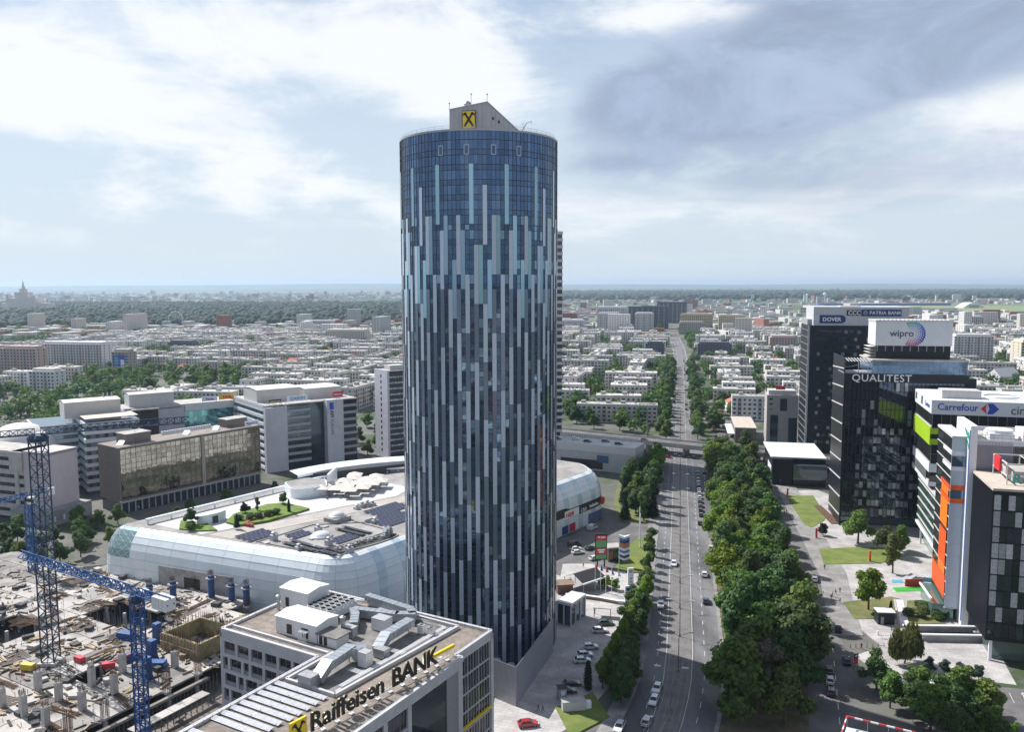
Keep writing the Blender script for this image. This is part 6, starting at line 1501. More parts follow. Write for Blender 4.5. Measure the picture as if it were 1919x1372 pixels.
def scatter(poly, dmin, n, rnd_, avoid=()):
    xs = [p[0] for p in poly]; ys = [p[1] for p in poly]; out = []; tries = 0
    while len(out) < n and tries < n * 60:
        tries += 1; p = (rnd_.uniform(min(xs), max(xs)), rnd_.uniform(min(ys), max(ys)))
        if inside(p, poly) and all((p[0] - q[0]) ** 2 + (p[1] - q[1]) ** 2 > dmin ** 2 for q in out) and not any(inside(p, a) for a in avoid): out.append(p)
    return out
rt_ = random.Random(77)
# the dense belt between avenue and side street
G0 = 'trees of the belt between the avenue and the side street'
for p in scatter(edge_poly([167, 180, 205, 240, 300, 330, 440], lambda Y: road_x(Y) + (11.8 if Y < 215 else 14.0) + (2.5 if Y > 305 else 0), lambda Y: SIDE(Y) - 9.0), 5.2, 96, rt_):
    k = rt_.choice([('broad', 'green', 0), ('broad', 'dark', 1), ('broad', 'dark', 2), ('broad', 'green', 3), ('tall', 'dark', 0), ('broad', 'green', 4), ('broad', 'bright', 5) if rt_.random() < .35 else ('broad', 'dark', 1), ('broad', 'bare', 6) if rt_.random() < .2 else ('broad', 'green', 3)])
    lab = {'green': 'mid green broadleaf tree in the dense belt beside the avenue', 'dark': 'dark green tree in the dense belt beside the avenue', 'bright': 'fresh bright green tree in the belt beside the avenue', 'bare': 'thin greyish brown tree in the belt beside the avenue'}[k[1]]
    if k[0] == 'tall': lab = 'tall narrow dark tree in the belt beside the avenue'
    tree(k, p, rt_.uniform(1.1, 1.5) * (1.22 if p[1] < 225 else .98), lab, G0 + ', ' + k[1] + ' ' + k[0], .02)
# row on the mall side of the avenue
for i, Y in enumerate([238, 244, 251, 258, 265, 272, 280, 289]):
    tree(('loose' if i % 3 else 'tall', 'dark' if i % 2 else 'green', i % 2), (road_x(Y) - 10.4, Y), .95 if i % 3 else .62, 'slim street tree in the row along the avenue pavement' if i % 3 else 'narrow taller street tree in the row along the avenue pavement', 'street tree row by the mall square' + ('' if i % 3 else ', taller'), .15)
for p in scatter([(45, 322), (56, 322), (66, 378), (72, 402), (60, 405), (46, 350)], 5.0, 22, rt_):
    k = rt_.choice([('broad', 'dark', 1), ('conifer', 'conifer', 0), ('tall', 'dark', 0), ('broad', 'green', 0)])
    tree(k, p, rt_.uniform(.9, 1.2), {'conifer': 'dark spruce in the grove between the mall end and the avenue', 'broad': 'rounded tree in the grove between the mall end and the avenue', 'tall': 'narrow tree in the grove between the mall end and the avenue'}[k[0]] if k[1] != 'green' else 'greener rounded tree in the grove by the mall end', 'grove by the mall end, ' + k[0] + ' ' + k[1])
for Y in (395, 404, 413, 421, 430): tree(('broad', 'bright', 5), (road_x(Y) - 11.5 + R.uniform(-1.5, .5), Y), 1.05, 'bright green tree at the avenue kerb before the overpass', 'bright trees by the overpass', .15)
for Y in (398, 408, 418, 428, 436): tree(('broad', 'bright', 5), (road_x(Y) + 17.5 + R.uniform(-1, 2), Y), 1.15, 'bright green tree across the avenue before the overpass', 'bright trees across from the overpass', .02)
# hedge row of fresh green trees by the tower car park
for i in range(13):
    Y = 185 + i * 4.1; X = 21.0 + (Y - 185) * .37
    tree(('tall', 'bright', 1), (X, Y), .62 + .14 * (i / 12), 'bright green clipped tree of the hedge behind the tower car park', 'hedge trees behind the tower car park', .1)
for i in range(12):
    Y = 178 + i * 4.8; tree(('broad', 'dark', 1 + i % 2), (road_x(Y) - 12.2 + R.uniform(-.8, .8), Y), R.uniform(.62, .86), 'dark bushy tree between the hedge and the avenue', 'dark trees behind the tower hedge', .1)
tree(('cypress', 'conifer', 0), (17.5, 184.5), 1.1, 'dark columnar conifer at the end of the parked cars', None, .1)
for p in ((27.5, 250.5), (29.5, 249), (31.5, 247.5)): tree(('broad', 'bright', 5), p, .38, 'small round green tree behind the flagpoles', 'small trees behind the flagpoles', .13)
# campus trees
tree(('broad', 'green', 4), (126, 294), 1.25, 'big round green tree in front of the black glass tower')
tree(('broad', 'olive', 0), (131, 281), 1.0, 'olive green tree beside the lime banded office', None, .2); tree(('tall', 'olive', 1), (124, 262), 1.0, 'tall feathery olive tree beside the blue play surface', None, .1)
tree(('broad', 'green', 0), (137, 284), .9, 'darker round tree under the lime banded office', None, .1); tree(('broad', 'bright', 7), (103, 231.5), 1.2, 'large bright yellow green tree on the small dry lawn', None, .2)
tree(('willow', 'olive', 0), (98, 198.5), 1.2, 'weeping willow at the edge of the forecourt', None, .05); tree(('broad', 'purple', 0), (116.5, 303), .48, 'dark purple leaved tree beside the first lawn', None, .1)
for i, (x, y) in enumerate([(101, 192.5), (104, 191), (107, 189.5), (110.5, 188), (98.5, 189.5)]): tree(('broad', 'blue', 0), (x, y), .36, 'bluish bush in the row along the forecourt edge', 'bluish bushes along the forecourt', .05)
for i, (x, y) in enumerate([(84, 176), (87.5, 172), (91, 178), (94, 172), (88, 166), (95, 166), (99.5, 176), (90, 159), (97, 160), (84.5, 184), (102, 169)]): tree(('broad', 'dark' if i % 2 else 'green', 1 + i % 2), (x, y), R.uniform(.8, 1.05), 'leafy tree in the clump round the white pavilion roof', 'trees round the white pavilion', .03)
tree(('broad', 'bright', 5), (101, 160), .5, 'small bright tree beside the car park', None, .05)
for i, (x, y, c) in enumerate([(119, 233, 'olive'), (117.5, 229.5, 'olive'), (115.5, 226, 'olive'), (121, 228, 'dark'), (120, 224, 'green'), (119, 231, 'dark'), (112.5, 227, 'olive'), (104.5, 226, 'olive'), (121.5, 225, 'blue')]): tree(('shrub', c, 0), (x, y), 1.5, {'olive': 'golden olive clipped shrub in the court lawn', 'dark': 'dark shrub in the court lawn', 'green': 'green shrub at the court corner', 'blue': 'bluish shrub beside the court rocks'}[c], 'court shrubs, ' + c, .24)
tree(('cypress', 'conifer', 0), (107.6, 227.5), .65, 'small dark columnar conifer behind the black kiosk', None, .24)
# terrace garden on the mall roof
for x, y, k, s, lab in ((29.1, 62.5, ('broad', 'green', 3), .42, 'spreading green tree on the mall terrace lawn'), (19.2, 63.2, ('tall', 'dark', 0), .36, 'dark upright tree on the terrace lawn'), (14.9, 63.7, ('broad', 'purple', 0), .36, 'purple leaved tree on the mall terrace'), (3.2, 51.8, ('conifer', 'conifer', 0), .42, 'small spruce at the edge of the terrace lawn'), (24.3, 53.3, ('cypress', 'conifer', 0), .7, 'columnar conifer on the terrace lawn'), (-3.4, 66, ('broad', 'dark', 2), .55, 'dark round tree near the mall terrace corner')):
    p = mall_pt(x, y); tree(k, p, s, lab, None, 19.4)
for x, y in ((11, 56), (14, 55), (17, 55), (20, 54.5), (-6, 62), (-5, 63.5), (8, 58)): p = mall_pt(x, y); tree(('shrub', 'dark', 0), p, 1.3, 'low dark shrub in the mall terrace planting', 'terrace shrubs', 19.5)
# greenery between the site, the mall and the offices
for p in scatter([(-205, 262), (-160, 268), (-138, 278), (-150, 318), (-166, 330), (-182, 312), (-210, 310)], 4.5, 30, rt_): tree(rt_.choice([('broad', 'dark', 1), ('broad', 'dark', 2), ('broad', 'green', 3)]), p, rt_.uniform(.6, .9), 'bushy tree between the building site and the offices', 'trees behind the building site')
for p in scatter([(-150, 316), (-100, 396), (-66, 420), (-58, 410), (-140, 306)], 6, 12, rt_, [[mall_pt(x, y)[:2] for x, y in ((-25, -3), (155, -3), (155, 90), (-25, 90))]]): tree(('broad', 'dark', 1), p, rt_.uniform(.4, .65), 'street tree between the mall back edge and the offices', 'trees behind the mall')
for p in scatter([(-88, 448), (-70, 462), (-60, 520), (-95, 560), (-110, 470)], 5, 18, rt_): tree(rt_.choice([('broad', 'dark', 1), ('broad', 'bright', 5), ('broad', 'green', 0)]), p, rt_.uniform(.8, 1.0), 'tree in the clump between the banded offices and the grey slab tower', 'trees beside the grey slab tower')
# ---------------------------------------------------------------- apartment city
RDV = Vector((.1994, .98)); RUV = Vector((.98, -.1994)); RO = Vector((95.0, 466.0))
def rdw(u, v): p = RO + RUV * u + RDV * v; return (p.x, p.y)
aw = [mat('flat_wall_grey', (.60, .58, .56), .85, rnd=.16, var=.14, vscale=.35, wear=.25), mat('flat_wall_cream', (.64, .59, .54), .85, rnd=.14, var=.12, vscale=.3, wear=.25), mat('flat_wall_white', (.74, .73, .72), .8, rnd=.12, var=.08, vscale=.3, wear=.15)]
arf = mat('flat_roof_bitumen', (.44, .425, .41), .9, rnd=.35, var=.25, vscale=.2, wear=.4); awin = mat('flat_window_dark', (.055, .06, .07), .25, rnd=.3); abal = mat('balcony_grey', (.36, .35, .34), .8, rnd=.15)
ahut = mat('roof_hut', (.40, .38, .36), .85); tile = mat('red_roof_tile', (.32, .12, .075), .85, rnd=.25, var=.2, vscale=.8)
def flat_mesh(lw, dp, nf, wi, seed, fh=2.95, kind='walkup'):
    """apartment block: walls, recessed dark windows row by row, balconies, parapet, roof huts"""
    r = random.Random(seed); h = nf * fh + .8; b = MB(); x0, x1, y0, y1 = -lw / 2, lw / 2, -dp / 2, dp / 2
    b.box(x0, x1, y0, y1, 0, h, 0); b.box(x0 - .15, x1 + .15, y0 - .15, y1 + .15, h, h + .7, 0, 1)
    nb = int(lw / 3.3)
    for side, y, s in ((0, y0, -1), (1, y1, 1)):
        for f in range(nf):
            z = 1.1 + f * fh
            for i in range(nb):
                xc = x0 + (i + .5) * lw / nb
                if (i % 4 == 1 + side) and f > 0:                       # balcony
                    b.box(xc - 1.35, xc + 1.35, *(sorted((y, y + s * 1.1))), z - .9, z + .15, 3); b.box(xc - 1.1, xc + 1.1, *sorted((y + s * .02, y + s * .06)), z + .16, z + 1.5, 2, nb=True)
                else: wv = .75 if r.random() < .6 else 1.05; b.box(xc - wv, xc + wv, *sorted((y - s * .02, y + s * .05)), z, z + 1.4, 2, nb=True)
    for x, s in ((x0, -1), (x1, 1)):
        for f in range(nf):
            for q in (-.25, .25): b.box(*sorted((x - s * .02, x + s * .05)), q * dp - .6, q * dp + .6, 1.1 + f * fh, 2.5 + f * fh, 2, nb=True)
    for i in range(max(1, int(lw / 15))): xc = x0 + 6 + i * 14 + r.uniform(-2, 2); b.box(xc - 1.6, xc + 1.6, -1.6, 1.6, h + .7, h + 2.6, 4, 1)
    for i in range(r.randint(3, 8)): xc, yc = r.uniform(x0 + 1, x1 - 1), r.uniform(y0 + 1, y1 - 1); b.box(xc - .4, xc + .4, yc - .4, yc + .4, h + .7, h + 1.5, 4)
    return b.mesh('apartment_block', [aw[wi], arf, awin, abal, ahut])
FV = [flat_mesh(lw, dp, nf, wi, i) for i, (lw, dp, nf, wi) in enumerate([(44, 11, 4, 0), (32, 11, 4, 1), (56, 11, 4, 0), (26, 12, 5, 2), (38, 12, 4, 2), (20, 12, 4, 1), (48, 12, 5, 0), (30, 13, 4, 0)])]
FVL = ['long grey four storey apartment block with balconies', 'cream four storey apartment block with small balconies', 'very long grey walk-up apartment block', 'short white five storey apartment block', 'whitish four storey apartment block', 'small cream four storey apartment block', 'grey five storey apartment block with roof huts', 'squat grey four storey apartment block']
def house_mesh(seed):
    r = random.Random(seed); b = MB(); lw, dp, h = r.uniform(10, 16), r.uniform(8, 11), r.uniform(5.5, 9)
    b.box(-lw / 2, lw / 2, -dp / 2, dp / 2, 0, h, 0)
    A = [(-lw / 2 - .5, -dp / 2 - .5, h), (lw / 2 + .5, -dp / 2 - .5, h), (lw / 2 + .5, dp / 2 + .5, h), (-lw / 2 - .5, dp / 2 + .5, h)]; r0, r1 = (-lw / 4, 0, h + 3), (lw / 4, 0, h + 3)
    b.poly([A[0], A[1], r1, r0], 1); b.poly([A[2], A[3], r0, r1], 1); b.poly([A[1], A[2], r1], 1); b.poly([A[3], A[0], r0], 1); b.poly(A[::-1], 1)
    for i in range(4):
        for f in range(2 if h > 6.5 else 1): x = -lw / 2 + (i + .5) * lw / 4; b.box(x - .5, x + .5, -dp / 2 - .05, -dp / 2 + .02, 1 + f * 3, 2.4 + f * 3, 2); b.box(x - .5, x + .5, dp / 2 - .02, dp / 2 + .05, 1 + f * 3, 2.4 + f * 3, 2)
    b.box(lw * .2, lw * .2 + .8, .6, 1.4, h, h + 3.6, 0)
    return b.mesh('red_roof_house', [aw[2 if seed % 2 else 1], tile, awin])
HV = [house_mesh(i) for i in range(4)]
def mid_rise(name, label, p, rz, lw, dp, nf, wm, gm, fh=3.1, balc=True, cap=True, nbay=None):
    """multi-storey residential block with parts: body, window rows, balcony slabs, roof storey"""
    t = T(name, label, 'apartment block', (*p, 0), rz); h = nf * fh
    MB().box(-lw / 2, lw / 2, -dp / 2, dp / 2, 0, h).build('wall', wm, t); b = MB(); nb = nbay or max(3, int(lw / 3.6)); bal = MB()
    for f in range(nf):
        for i in range(nb):
            x = -lw / 2 + (i + .5) * lw / nb
            for s in (-1, 1): y = s * dp / 2; b.box(x - 1.0, x + 1.0, *sorted((y - s * .02, y + s * .06)), f * fh + .9, f * fh + 2.5, 0, nb=True)
            if balc and i % 3 == 1 and f: bal.box(x - 1.7, x + 1.7, -dp / 2 - 1.2, -dp / 2, f * fh - .1, f * fh + 1.0)
        for s in (-1, 1):
            for q in (-.25, .2): x = s * lw / 2; b.box(*sorted((x - s * .02, x + s * .06)), q * dp - .8, q * dp + .8, f * fh + .9, f * fh + 2.4, 0, nb=True)
    b.build('window_grid', gm, t, kind='stuff')
    if bal.v: bal.build('balcony_rows', abal, t, kind='stuff')
    if cap: MB().box(-lw / 2 + 2, lw / 2 - 2, -dp / 2 + 2, dp / 2 - 2, h, h + 2.8).build('roof_storey', wm, t)
    MB().box(-lw / 2 - .2, lw / 2 + .2, -dp / 2 - .2, dp / 2 + .2, h - .4, h + .5).build('parapet', wm, t); return t
pw = mat('highrise_white', (.58, .58, .59), .7); py = mat('highrise_yellow', (.50, .43, .28), .8); pn = mat('highrise_navy', (.07, .08, .12), .6); pg_ = mat('highrise_pink', (.44, .33, .31), .8); pc_ = mat('highrise_concrete', (.34, .31, .29), .85, wear=.2)
def HR(px, Y, lw, dp, nf, m, lab, rz=RD, **kw): return mid_rise('apartment_tower', lab, (px, Y), rz, lw, dp, nf, m, awin, **kw)
HR(-502, 848, 42, 16, 10, pg_, 'beige pink apartment tower with stacked balconies at the cemetery edge'); HR(-540, 860, 30, 16, 10, pg_, 'beige apartment tower with a cut roofline beside the beige pink one')
HR(-488, 926, 76, 18, 10, pw, 'broad white apartment complex with dark balcony bands', fh=3.0); HR(-417, 738, 26, 14, 6, pw, 'white six storey block beside a hipped navy roof')
o = HR(-413, 878, 20, 14, 8, pc_, 'grey block with a big blue billboard on its gable'); bbd = MB().box(-8, 8, -.3, 0, 6, 22).build('billboard', mat('billboard_blue', (.03, .06, .38), .5), o, (0, -7.3, 0)); MB().box(1, 5, -.38, -.3, 9, 17).build('billboard_figure', wbd, bbd); MB().box(-6.5, -.5, -.38, -.3, 12, 18.5).build('billboard_print', cyan, bbd)
HR(-464, 1166, 36, 18, 5, pn, 'dark glazed office block among pale apartments', balc=False); HR(184, 1566, 40, 20, 13, pw, 'white apartment tower with gridded front beside the avenue end'); HR(250, 1563, 34, 20, 13, pw, 'white gridded apartment tower with blank side wall')
HR(200, 1640, 60, 22, 16, pw, 'terraced white and grey apartment tower behind the gridded towers'); HR(259, 1760, 40, 22, 15, pn, 'dark topped apartment tower behind the gridded towers'); HR(310, 1800, 60, 24, 15, pn, 'dark curved apartment tower with pale balconies')
HR(400, 2070, 74, 26, 16, pn, 'navy apartment slab rising far along the avenue'); HR(372, 1668, 64, 16, 11, py, 'yellowish apartment slab with regular windows', balc=False); HR(425, 1600, 50, 16, 11, py, 'pale yellow apartment slab stepping down the street'); HR(345, 1590, 46, 20, 7, pc_, 'windowless grey block before the yellow slabs', balc=False)
HR(150, 2160, 40, 20, 6, mat('brick_red_wall', (.22, .07, .06), .8), 'brick red office block beside white apartments', balc=False); HR(119, 1622, 46, 18, 8, pw, 'white balconied apartment block next to the round tower edge'); HR(932, 1680, 40, 20, 9, pw, 'isolated white apartment tower near the airfield'); HR(560, 1006, 44, 18, 10, pw, 'white ten storey apartment tower beside the dotted logo crown')
HR(566, 905, 24, 30, 10, mat('cream_gable', (.55, .50, .40), .8), 'cream tower with blank gable at the right edge', balc=False); HR(-416, 1786, 66, 18, 6, pw, 'long white apartment block against the park woods'); HR(-266, 1340, 68, 24, 7, mat('school_beige', (.52, .48, .43), .8), 'bulky beige and dark block with a pale flat roof', balc=False)
HR(194, 1118, 24, 18, 5, pn, 'small black office beside the avenue trees', balc=False); HR(260, 1060, 42, 18, 6, pn, 'dark blue grey office across the avenue', balc=False); HR(373, 1140, 34, 18, 7, pg_, 'pinkish apartment block beside a green netted facade')
wh = T('white_gabled_house', 'large white gabled house near the right edge', 'house', (460, 770, 0), .3); b = MB(); b.box(-12, 12, -8, 8, 0, 9); b.poly([(-12, -8, 9), (-12, 8, 9), (-12, 0, 16)][::-1]); b.poly([(12, -8, 9), (12, 8, 9), (12, 0, 16)]); b.build('wall', aw[2], wh); b = MB(); b.poly([(-12.5, -8.5, 8.6), (12.5, -8.5, 8.6), (12.5, 0, 16.2), (-12.5, 0, 16.2)]); b.poly([(-12.5, 0, 16.2), (12.5, 0, 16.2), (12.5, 8.5, 8.6), (-12.5, 8.5, 8.6)]); b.build('roof', mat('roof_slate', (.40, .40, .42), .8), wh)
# ---- walk-up blocks in rows either side of the avenue
KEEP = [[(-260, 560), (-120, 300), (-20, 420), (40, 400), (110, 400), (60, 560), (-60, 600), (-120, 640)], [(-520, 480), (-280, 480), (-300, 720), (-460, 730)], [(100, 380), (240, 380), (240, 560), (120, 570)]]
bigs = [(o.location.x, o.location.y, 45) for o in COL.objects if o.name.startswith(('apartment_tower', 'white_gabled'))]
BELT = [(-377, 700), (-242, 732), (-294, 880), (-437, 860)]
pos = []; rb_ = random.Random(11)
for j in range(38):
    v = 95 + j * 31.0
    for i in range(-19, 20):
        u = i * 51 + (46 if i >= 0 else 7) + rb_.uniform(-5, 5)
        X, Y = rdw(u, v + rb_.uniform(-6, 6))
        if abs(X) > .64 * Y + 30 or Y > 1620: continue
        if -.122 * Y < X < .046 * Y: continue                    # hidden by the round tower
        if X < 0 and Y > 1900 + X * .25: continue
        if any(inside((X, Y), k) for k in KEEP) or inside((X, Y), BELT) or any((X - a) ** 2 + (Y - b_) ** 2 < c * c for a, b_, c in bigs): continue
        if abs(X - road_x(Y)) < 34: continue
        if rb_.random() < .04: continue
        pos.append((Y, X, u))
pos.sort(); rest_city = []
blk_n = 0; hn = 0; citypos = []
for Y, X, u in pos:
    along = rb_.random() < .3; rz = RD + (math.pi / 2 if along else 0) + rb_.uniform(-.05, .05)
    v = rb_.randrange(8); citypos.append((X, Y))
    if rb_.random() < .10 and hn < 60:
        hn += 1; me = rb_.choice(HV); k = int(me.name[-1]) if me.name[-1].isdigit() else 0
        for q in (-9, 9):
            p = (X + q * 1.1, Y + rb_.uniform(-5, 5)); tag(inst(me, 'red_roof_house', None, (*p, 0), rz + rb_.uniform(-.3, .3), rb_.uniform(.9, 1.15)), 'house with red hipped roof among the apartment blocks', 'house', 'red roofed houses in the city')
    elif blk_n < 300:
        blk_n += 1; side = 'left of' if X < road_x(Y) else 'right of'
        tag(inst(FV[v], 'apartment_block', None, (X, Y, 0), rz, (rb_.uniform(.9, 1.05), rb_.uniform(.95, 1.15), rb_.uniform(.9, 1.15))), FVL[v], 'apartment block', 'walk-up blocks, ' + FVL[v])
    else: rest_city.append((X, Y))
# ---- far city as one mass
def boxes_mesh(name, B, mats):
    """B: rows of x, y, lx, ly, h, rz, material"""
    B = np.array(B); n = len(B); c, s = np.cos(B[:, 5]), np.sin(B[:, 5]); corners = np.array([(-.5, -.5), (.5, -.5), (.5, .5), (-.5, .5)]); V = np.zeros((n, 8, 3))
    for k in range(8):
        lx, ly = corners[k % 4][0] * B[:, 2], corners[k % 4][1] * B[:, 3]; V[:, k, 0] = B[:, 0] + lx * c - ly * s; V[:, k, 1] = B[:, 1] + lx * s + ly * c; V[:, k, 2] = 0 if k < 4 else B[:, 4]
    F = np.array([(4, 5, 6, 7), (0, 1, 5, 4), (1, 2, 6, 5), (2, 3, 7, 6), (3, 0, 4, 7)]); A = (np.arange(n)[:, None, None] * 8 + F[None]).reshape(-1, 4)
    me = bpy.data.meshes.new(name); me.from_pydata(V.reshape(-1, 3).tolist(), [], A.tolist())
    for m in mats: me.materials.append(m)
    me.polygons.foreach_set('material_index', np.repeat(B[:, 6].astype(int), 5).tolist()); me.update(); return me
def far_wall(name, c):
    """pale far facades with rows of window dots too small to build"""
    m = mat(name, c, .85); t = m.node_tree; b = t.nodes['Principled BSDF']; tc = N(t, 'ShaderNodeTexCoord'); sp_ = N(t, 'ShaderNodeSeparateXYZ'); L(t, tc.outputs['Object'], sp_.inputs[0])
    fz = MATH(t, 'FRACT', MATH(t, 'DIVIDE', sp_.outputs[2], 3.2)); fx = MATH(t, 'FRACT', MATH(t, 'DIVIDE', MATH(t, 'ADD', sp_.outputs[0], MATH(t, 'MULTIPLY', sp_.outputs[1], .7)), 4.1))
    wz = MATH(t, 'MULTIPLY', MATH(t, 'GREATER_THAN', fz, .35), MATH(t, 'LESS_THAN', fz, .8)); wx = MATH(t, 'GREATER_THAN', fx, .5)
    nrm = N(t, 'ShaderNodeNewGeometry'); s2 = N(t, 'ShaderNodeSeparateXYZ'); L(t, nrm.outputs['Normal'], s2.inputs[0]); side = MATH(t, 'LESS_THAN', s2.outputs[2], .5)
    L(t, MIXC(t, MATH(t, 'MULTIPLY', MATH(t, 'MULTIPLY', wz, wx), MATH(t, 'MULTIPLY', side, .8)), c, tuple(x * .3 for x in c)), b.inputs['Base Color']); return m
fw = [far_wall('far_wall_pale', (.62, .61, .59)), far_wall('far_wall_warm', (.54, .50, .46)), far_wall('far_wall_grey', (.42, .42, .42)), mat('far_roof_red', (.27, .12, .085), .85)]
def join_flats(items):
    VV = []; FF = []; MI = []; off = 0; mats = [aw[0], aw[1], aw[2], arf, awin, abal, ahut]
    data = []
    for me in FV:
        co = np.zeros(len(me.vertices) * 3); me.vertices.foreach_get('co', co); data.append((co.reshape(-1, 3), [tuple(q.vertices) for q in me.polygons], [q.material_index for q in me.polygons], aw.index(me.materials[0])))
    for X, Y in items:
        co, fs, mi, wi = data[rb_.randrange(8)]; a = RD + rb_.choice((0, 0, 1.57)); c, s_ = math.cos(a), math.sin(a); V = co.copy(); V[:, 2] *= rb_.uniform(.85, 1.2); V = np.stack([X + V[:, 0] * c - V[:, 1] * s_, Y + V[:, 0] * s_ + V[:, 1] * c, V[:, 2]], 1)
        VV += V.tolist(); FF += [tuple(i + off for i in f) for f in fs]; MI += [wi if m == 0 else m + 2 for m in mi]; off += len(co)
    me = bpy.data.meshes.new('apartment_rows'); me.from_pydata(VV, [], FF)
    for m in mats: me.materials.append(m)
    me.polygons.foreach_set('material_index', MI); me.update(); return me
print('flats', len(rest_city))
o = inst(join_flats(rest_city), 'apartment_rows'); o['kind'] = 'stuff'; tag(o, 'rows of small pale apartment blocks further along both sides of the avenue', 'apartment blocks')
B = []
PARKP = [(-1100, 1800), (-760, 1930), (-250, 2080), (60, 2120), (100, 4100), (-560, 4250), (-1870, 4400), (-3400, 4550), (-3400, 1500), (-1000, 1420)]
rf_ = random.Random(5)
for i in range(5200):
    Y = 1450 + (rf_.random() ** 1.5) * 9500; X = rf_.uniform(-.72, .72) * Y
    if inside((X, Y), PARKP) or (X > 1200 and 2700 < Y < 3900) or abs(X - road_x(Y)) < 26: continue
    if X > 250 and 5000 < Y < 10800 and rf_.random() < .93: continue
    if any((X - a) ** 2 + (Y - b_) ** 2 < c * c for a, b_, c in bigs): continue
    tall = rf_.random() < (.05 if Y < 4500 else .10); h = rf_.uniform(22, 42) if tall else rf_.uniform(6, 15)
    B.append((X, Y, rf_.uniform(14, 55), rf_.uniform(10, 18), h, RD + rf_.choice((0, 1.57)) + rf_.uniform(-.3, .3), rf_.choice((0, 0, 1, 1, 2, 3))))
# the part of the city that only shows mirrored in the glass
for i in range(900):
    Y = -rf_.uniform(60, 2600); X = rf_.uniform(-1.0, 1.0) * (250 - Y * .9)
    if abs(X) < 60 and Y > -120: continue
    tall = rf_.random() < .14; B.append((X, Y, rf_.uniform(16, 60), rf_.uniform(11, 26), rf_.uniform(30, 70) if tall else rf_.uniform(8, 20), rf_.uniform(0, 3), rf_.choice((0, 0, 1, 1, 2, 3))))
o = inst(boxes_mesh('far_city', B, fw), 'far_city'); o['kind'] = 'stuff'; tag(o, 'pale mass of far city buildings spreading to the horizon', 'city')
# ---- far woods as one mass of crowns
def crowns(name, pts, smin, smax, mats, seed, sub=1, hz=.8):
    rs = np.random.RandomState(seed); bm = bmesh.new(); bmesh.ops.create_icosphere(bm, subdivisions=sub, radius=1.0); V0 = np.array([v.co[:] for v in bm.verts]); F0 = np.array([[v.index for v in f.verts] for f in bm.faces]); bm.free()
    n = len(pts); P = np.array(pts); s = rs.uniform(smin, smax, n); V = V0[None] * (1 + .28 * rs.normal(size=(n, len(V0), 1))) * np.stack([s, s, s * hz], 1)[:, None, :]
    V[:, :, 0] += P[:, 0, None]; V[:, :, 1] += P[:, 1, None]; V[:, :, 2] += s[:, None] * .95
    A = (np.arange(n)[:, None, None] * len(V0) + F0[None]).reshape(-1, 3); me = bpy.data.meshes.new(name); k = len(A)
    me.vertices.add(n * len(V0)); me.vertices.foreach_set('co', V.astype(np.float32).ravel()); me.loops.add(k * 3); me.loops.foreach_set('vertex_index', A.astype(np.int32).ravel()); me.polygons.add(k); me.polygons.foreach_set('loop_start', np.arange(0, k * 3, 3, dtype=np.int32)); me.polygons.foreach_set('loop_total', np.full(k, 3, dtype=np.int32))
    for m in mats: me.materials.append(m)
    me.polygons.foreach_set('material_index', np.repeat(rs.randint(0, len(mats), n), len(F0)).astype(np.int32)); me.update(); me.validate(); return me
fl = [mat('wood_a', (.02, .043, .016), .9, var=.4, vscale=.25), mat('wood_b', (.027, .048, .017), .9, var=.4, vscale=.25), mat('wood_c', (.015, .036, .015), .9, var=.4, vscale=.25)]
pts = []
rp = random.Random(9)
while len(pts) < 9000:
    Y = 1450 + rp.random() * 3100; X = rp.uniform(-3300, 100)
    if inside((X, Y), PARKP) and abs(X) < .7 * Y + 60: pts.append((X, Y))
o = inst(crowns('park_wood', pts, 6, 12, fl, 1), 'park_wood'); o['kind'] = 'stuff'; tag(o, 'broad belt of park woodland beyond the apartment blocks', 'wood')
pts = []
while len(pts) < 6000:
    Y = 4200 + rp.random() ** 1.3 * 9500; X = rp.uniform(-.7, .7) * Y
    if (X > 200 and 5000 < Y < 11000) or (X > -600 and rp.random() < .012): pts.append((X, Y))
o = inst(crowns('far_wood', pts, 14, 26, fl, 2, hz=.6), 'far_wood'); o['kind'] = 'stuff'; tag(o, 'dark far woodland band below the skyline', 'wood')
# trees among the blocks, too many to count: leafy clumps joined
def leafy_mass(name, pts, seed, leaves, size, label, mats=('green', 'dark', 'green')):
    rs = np.random.RandomState(seed); groups = {}
    for i, p in enumerate(pts): groups.setdefault(mats[i % len(mats)], []).append(p)
    for lf, ps in groups.items():
        VV = []
        for p in ps:
            s = rs.uniform(1.0, 1.6); lob = [(rs.uniform(-2, 2), rs.uniform(-2, 2), rs.uniform(4, 8), rs.uniform(1.8, 2.8), rs.uniform(1.6, 2.4)) for _ in range(6)] + [(0, 0, 4.5, 3, 3.2)]
            V = leaf_cloud(rs, lob, leaves, size) * s; V[:, 0] += p[0]; V[:, 1] += p[1]; V[:, 2] = np.maximum(V[:, 2], .2); VV.append(V)
        o = inst(quads_mesh(name, np.concatenate(VV), LF[lf]), name); o['kind'] = 'stuff'; tag(o, label, 'trees')
pts = []
while len(pts) < 2500:
    Y = 470 + rp.random() ** .9 * 1350; X = rp.uniform(-.66, .66) * Y
    if any(inside((X, Y), k) for k in (KEEP[0], KEEP[2])) or abs(X - road_x(Y)) < 15 or any(abs(X - a) < 24 and abs(Y - b_) < 8 for a, b_ in citypos) or any((X - a) ** 2 + (Y - b_) ** 2 < 26 ** 2 for a, b_, c in bigs): continue
    if -.12 * Y < X < .045 * Y: continue
    pts.append((X, Y))
leafy_mass('city_trees', pts, 3, 120, 1.35, 'trees filling the gaps between the apartment blocks')
G1 = 'trees at the cemetery and the belt behind the banded offices'
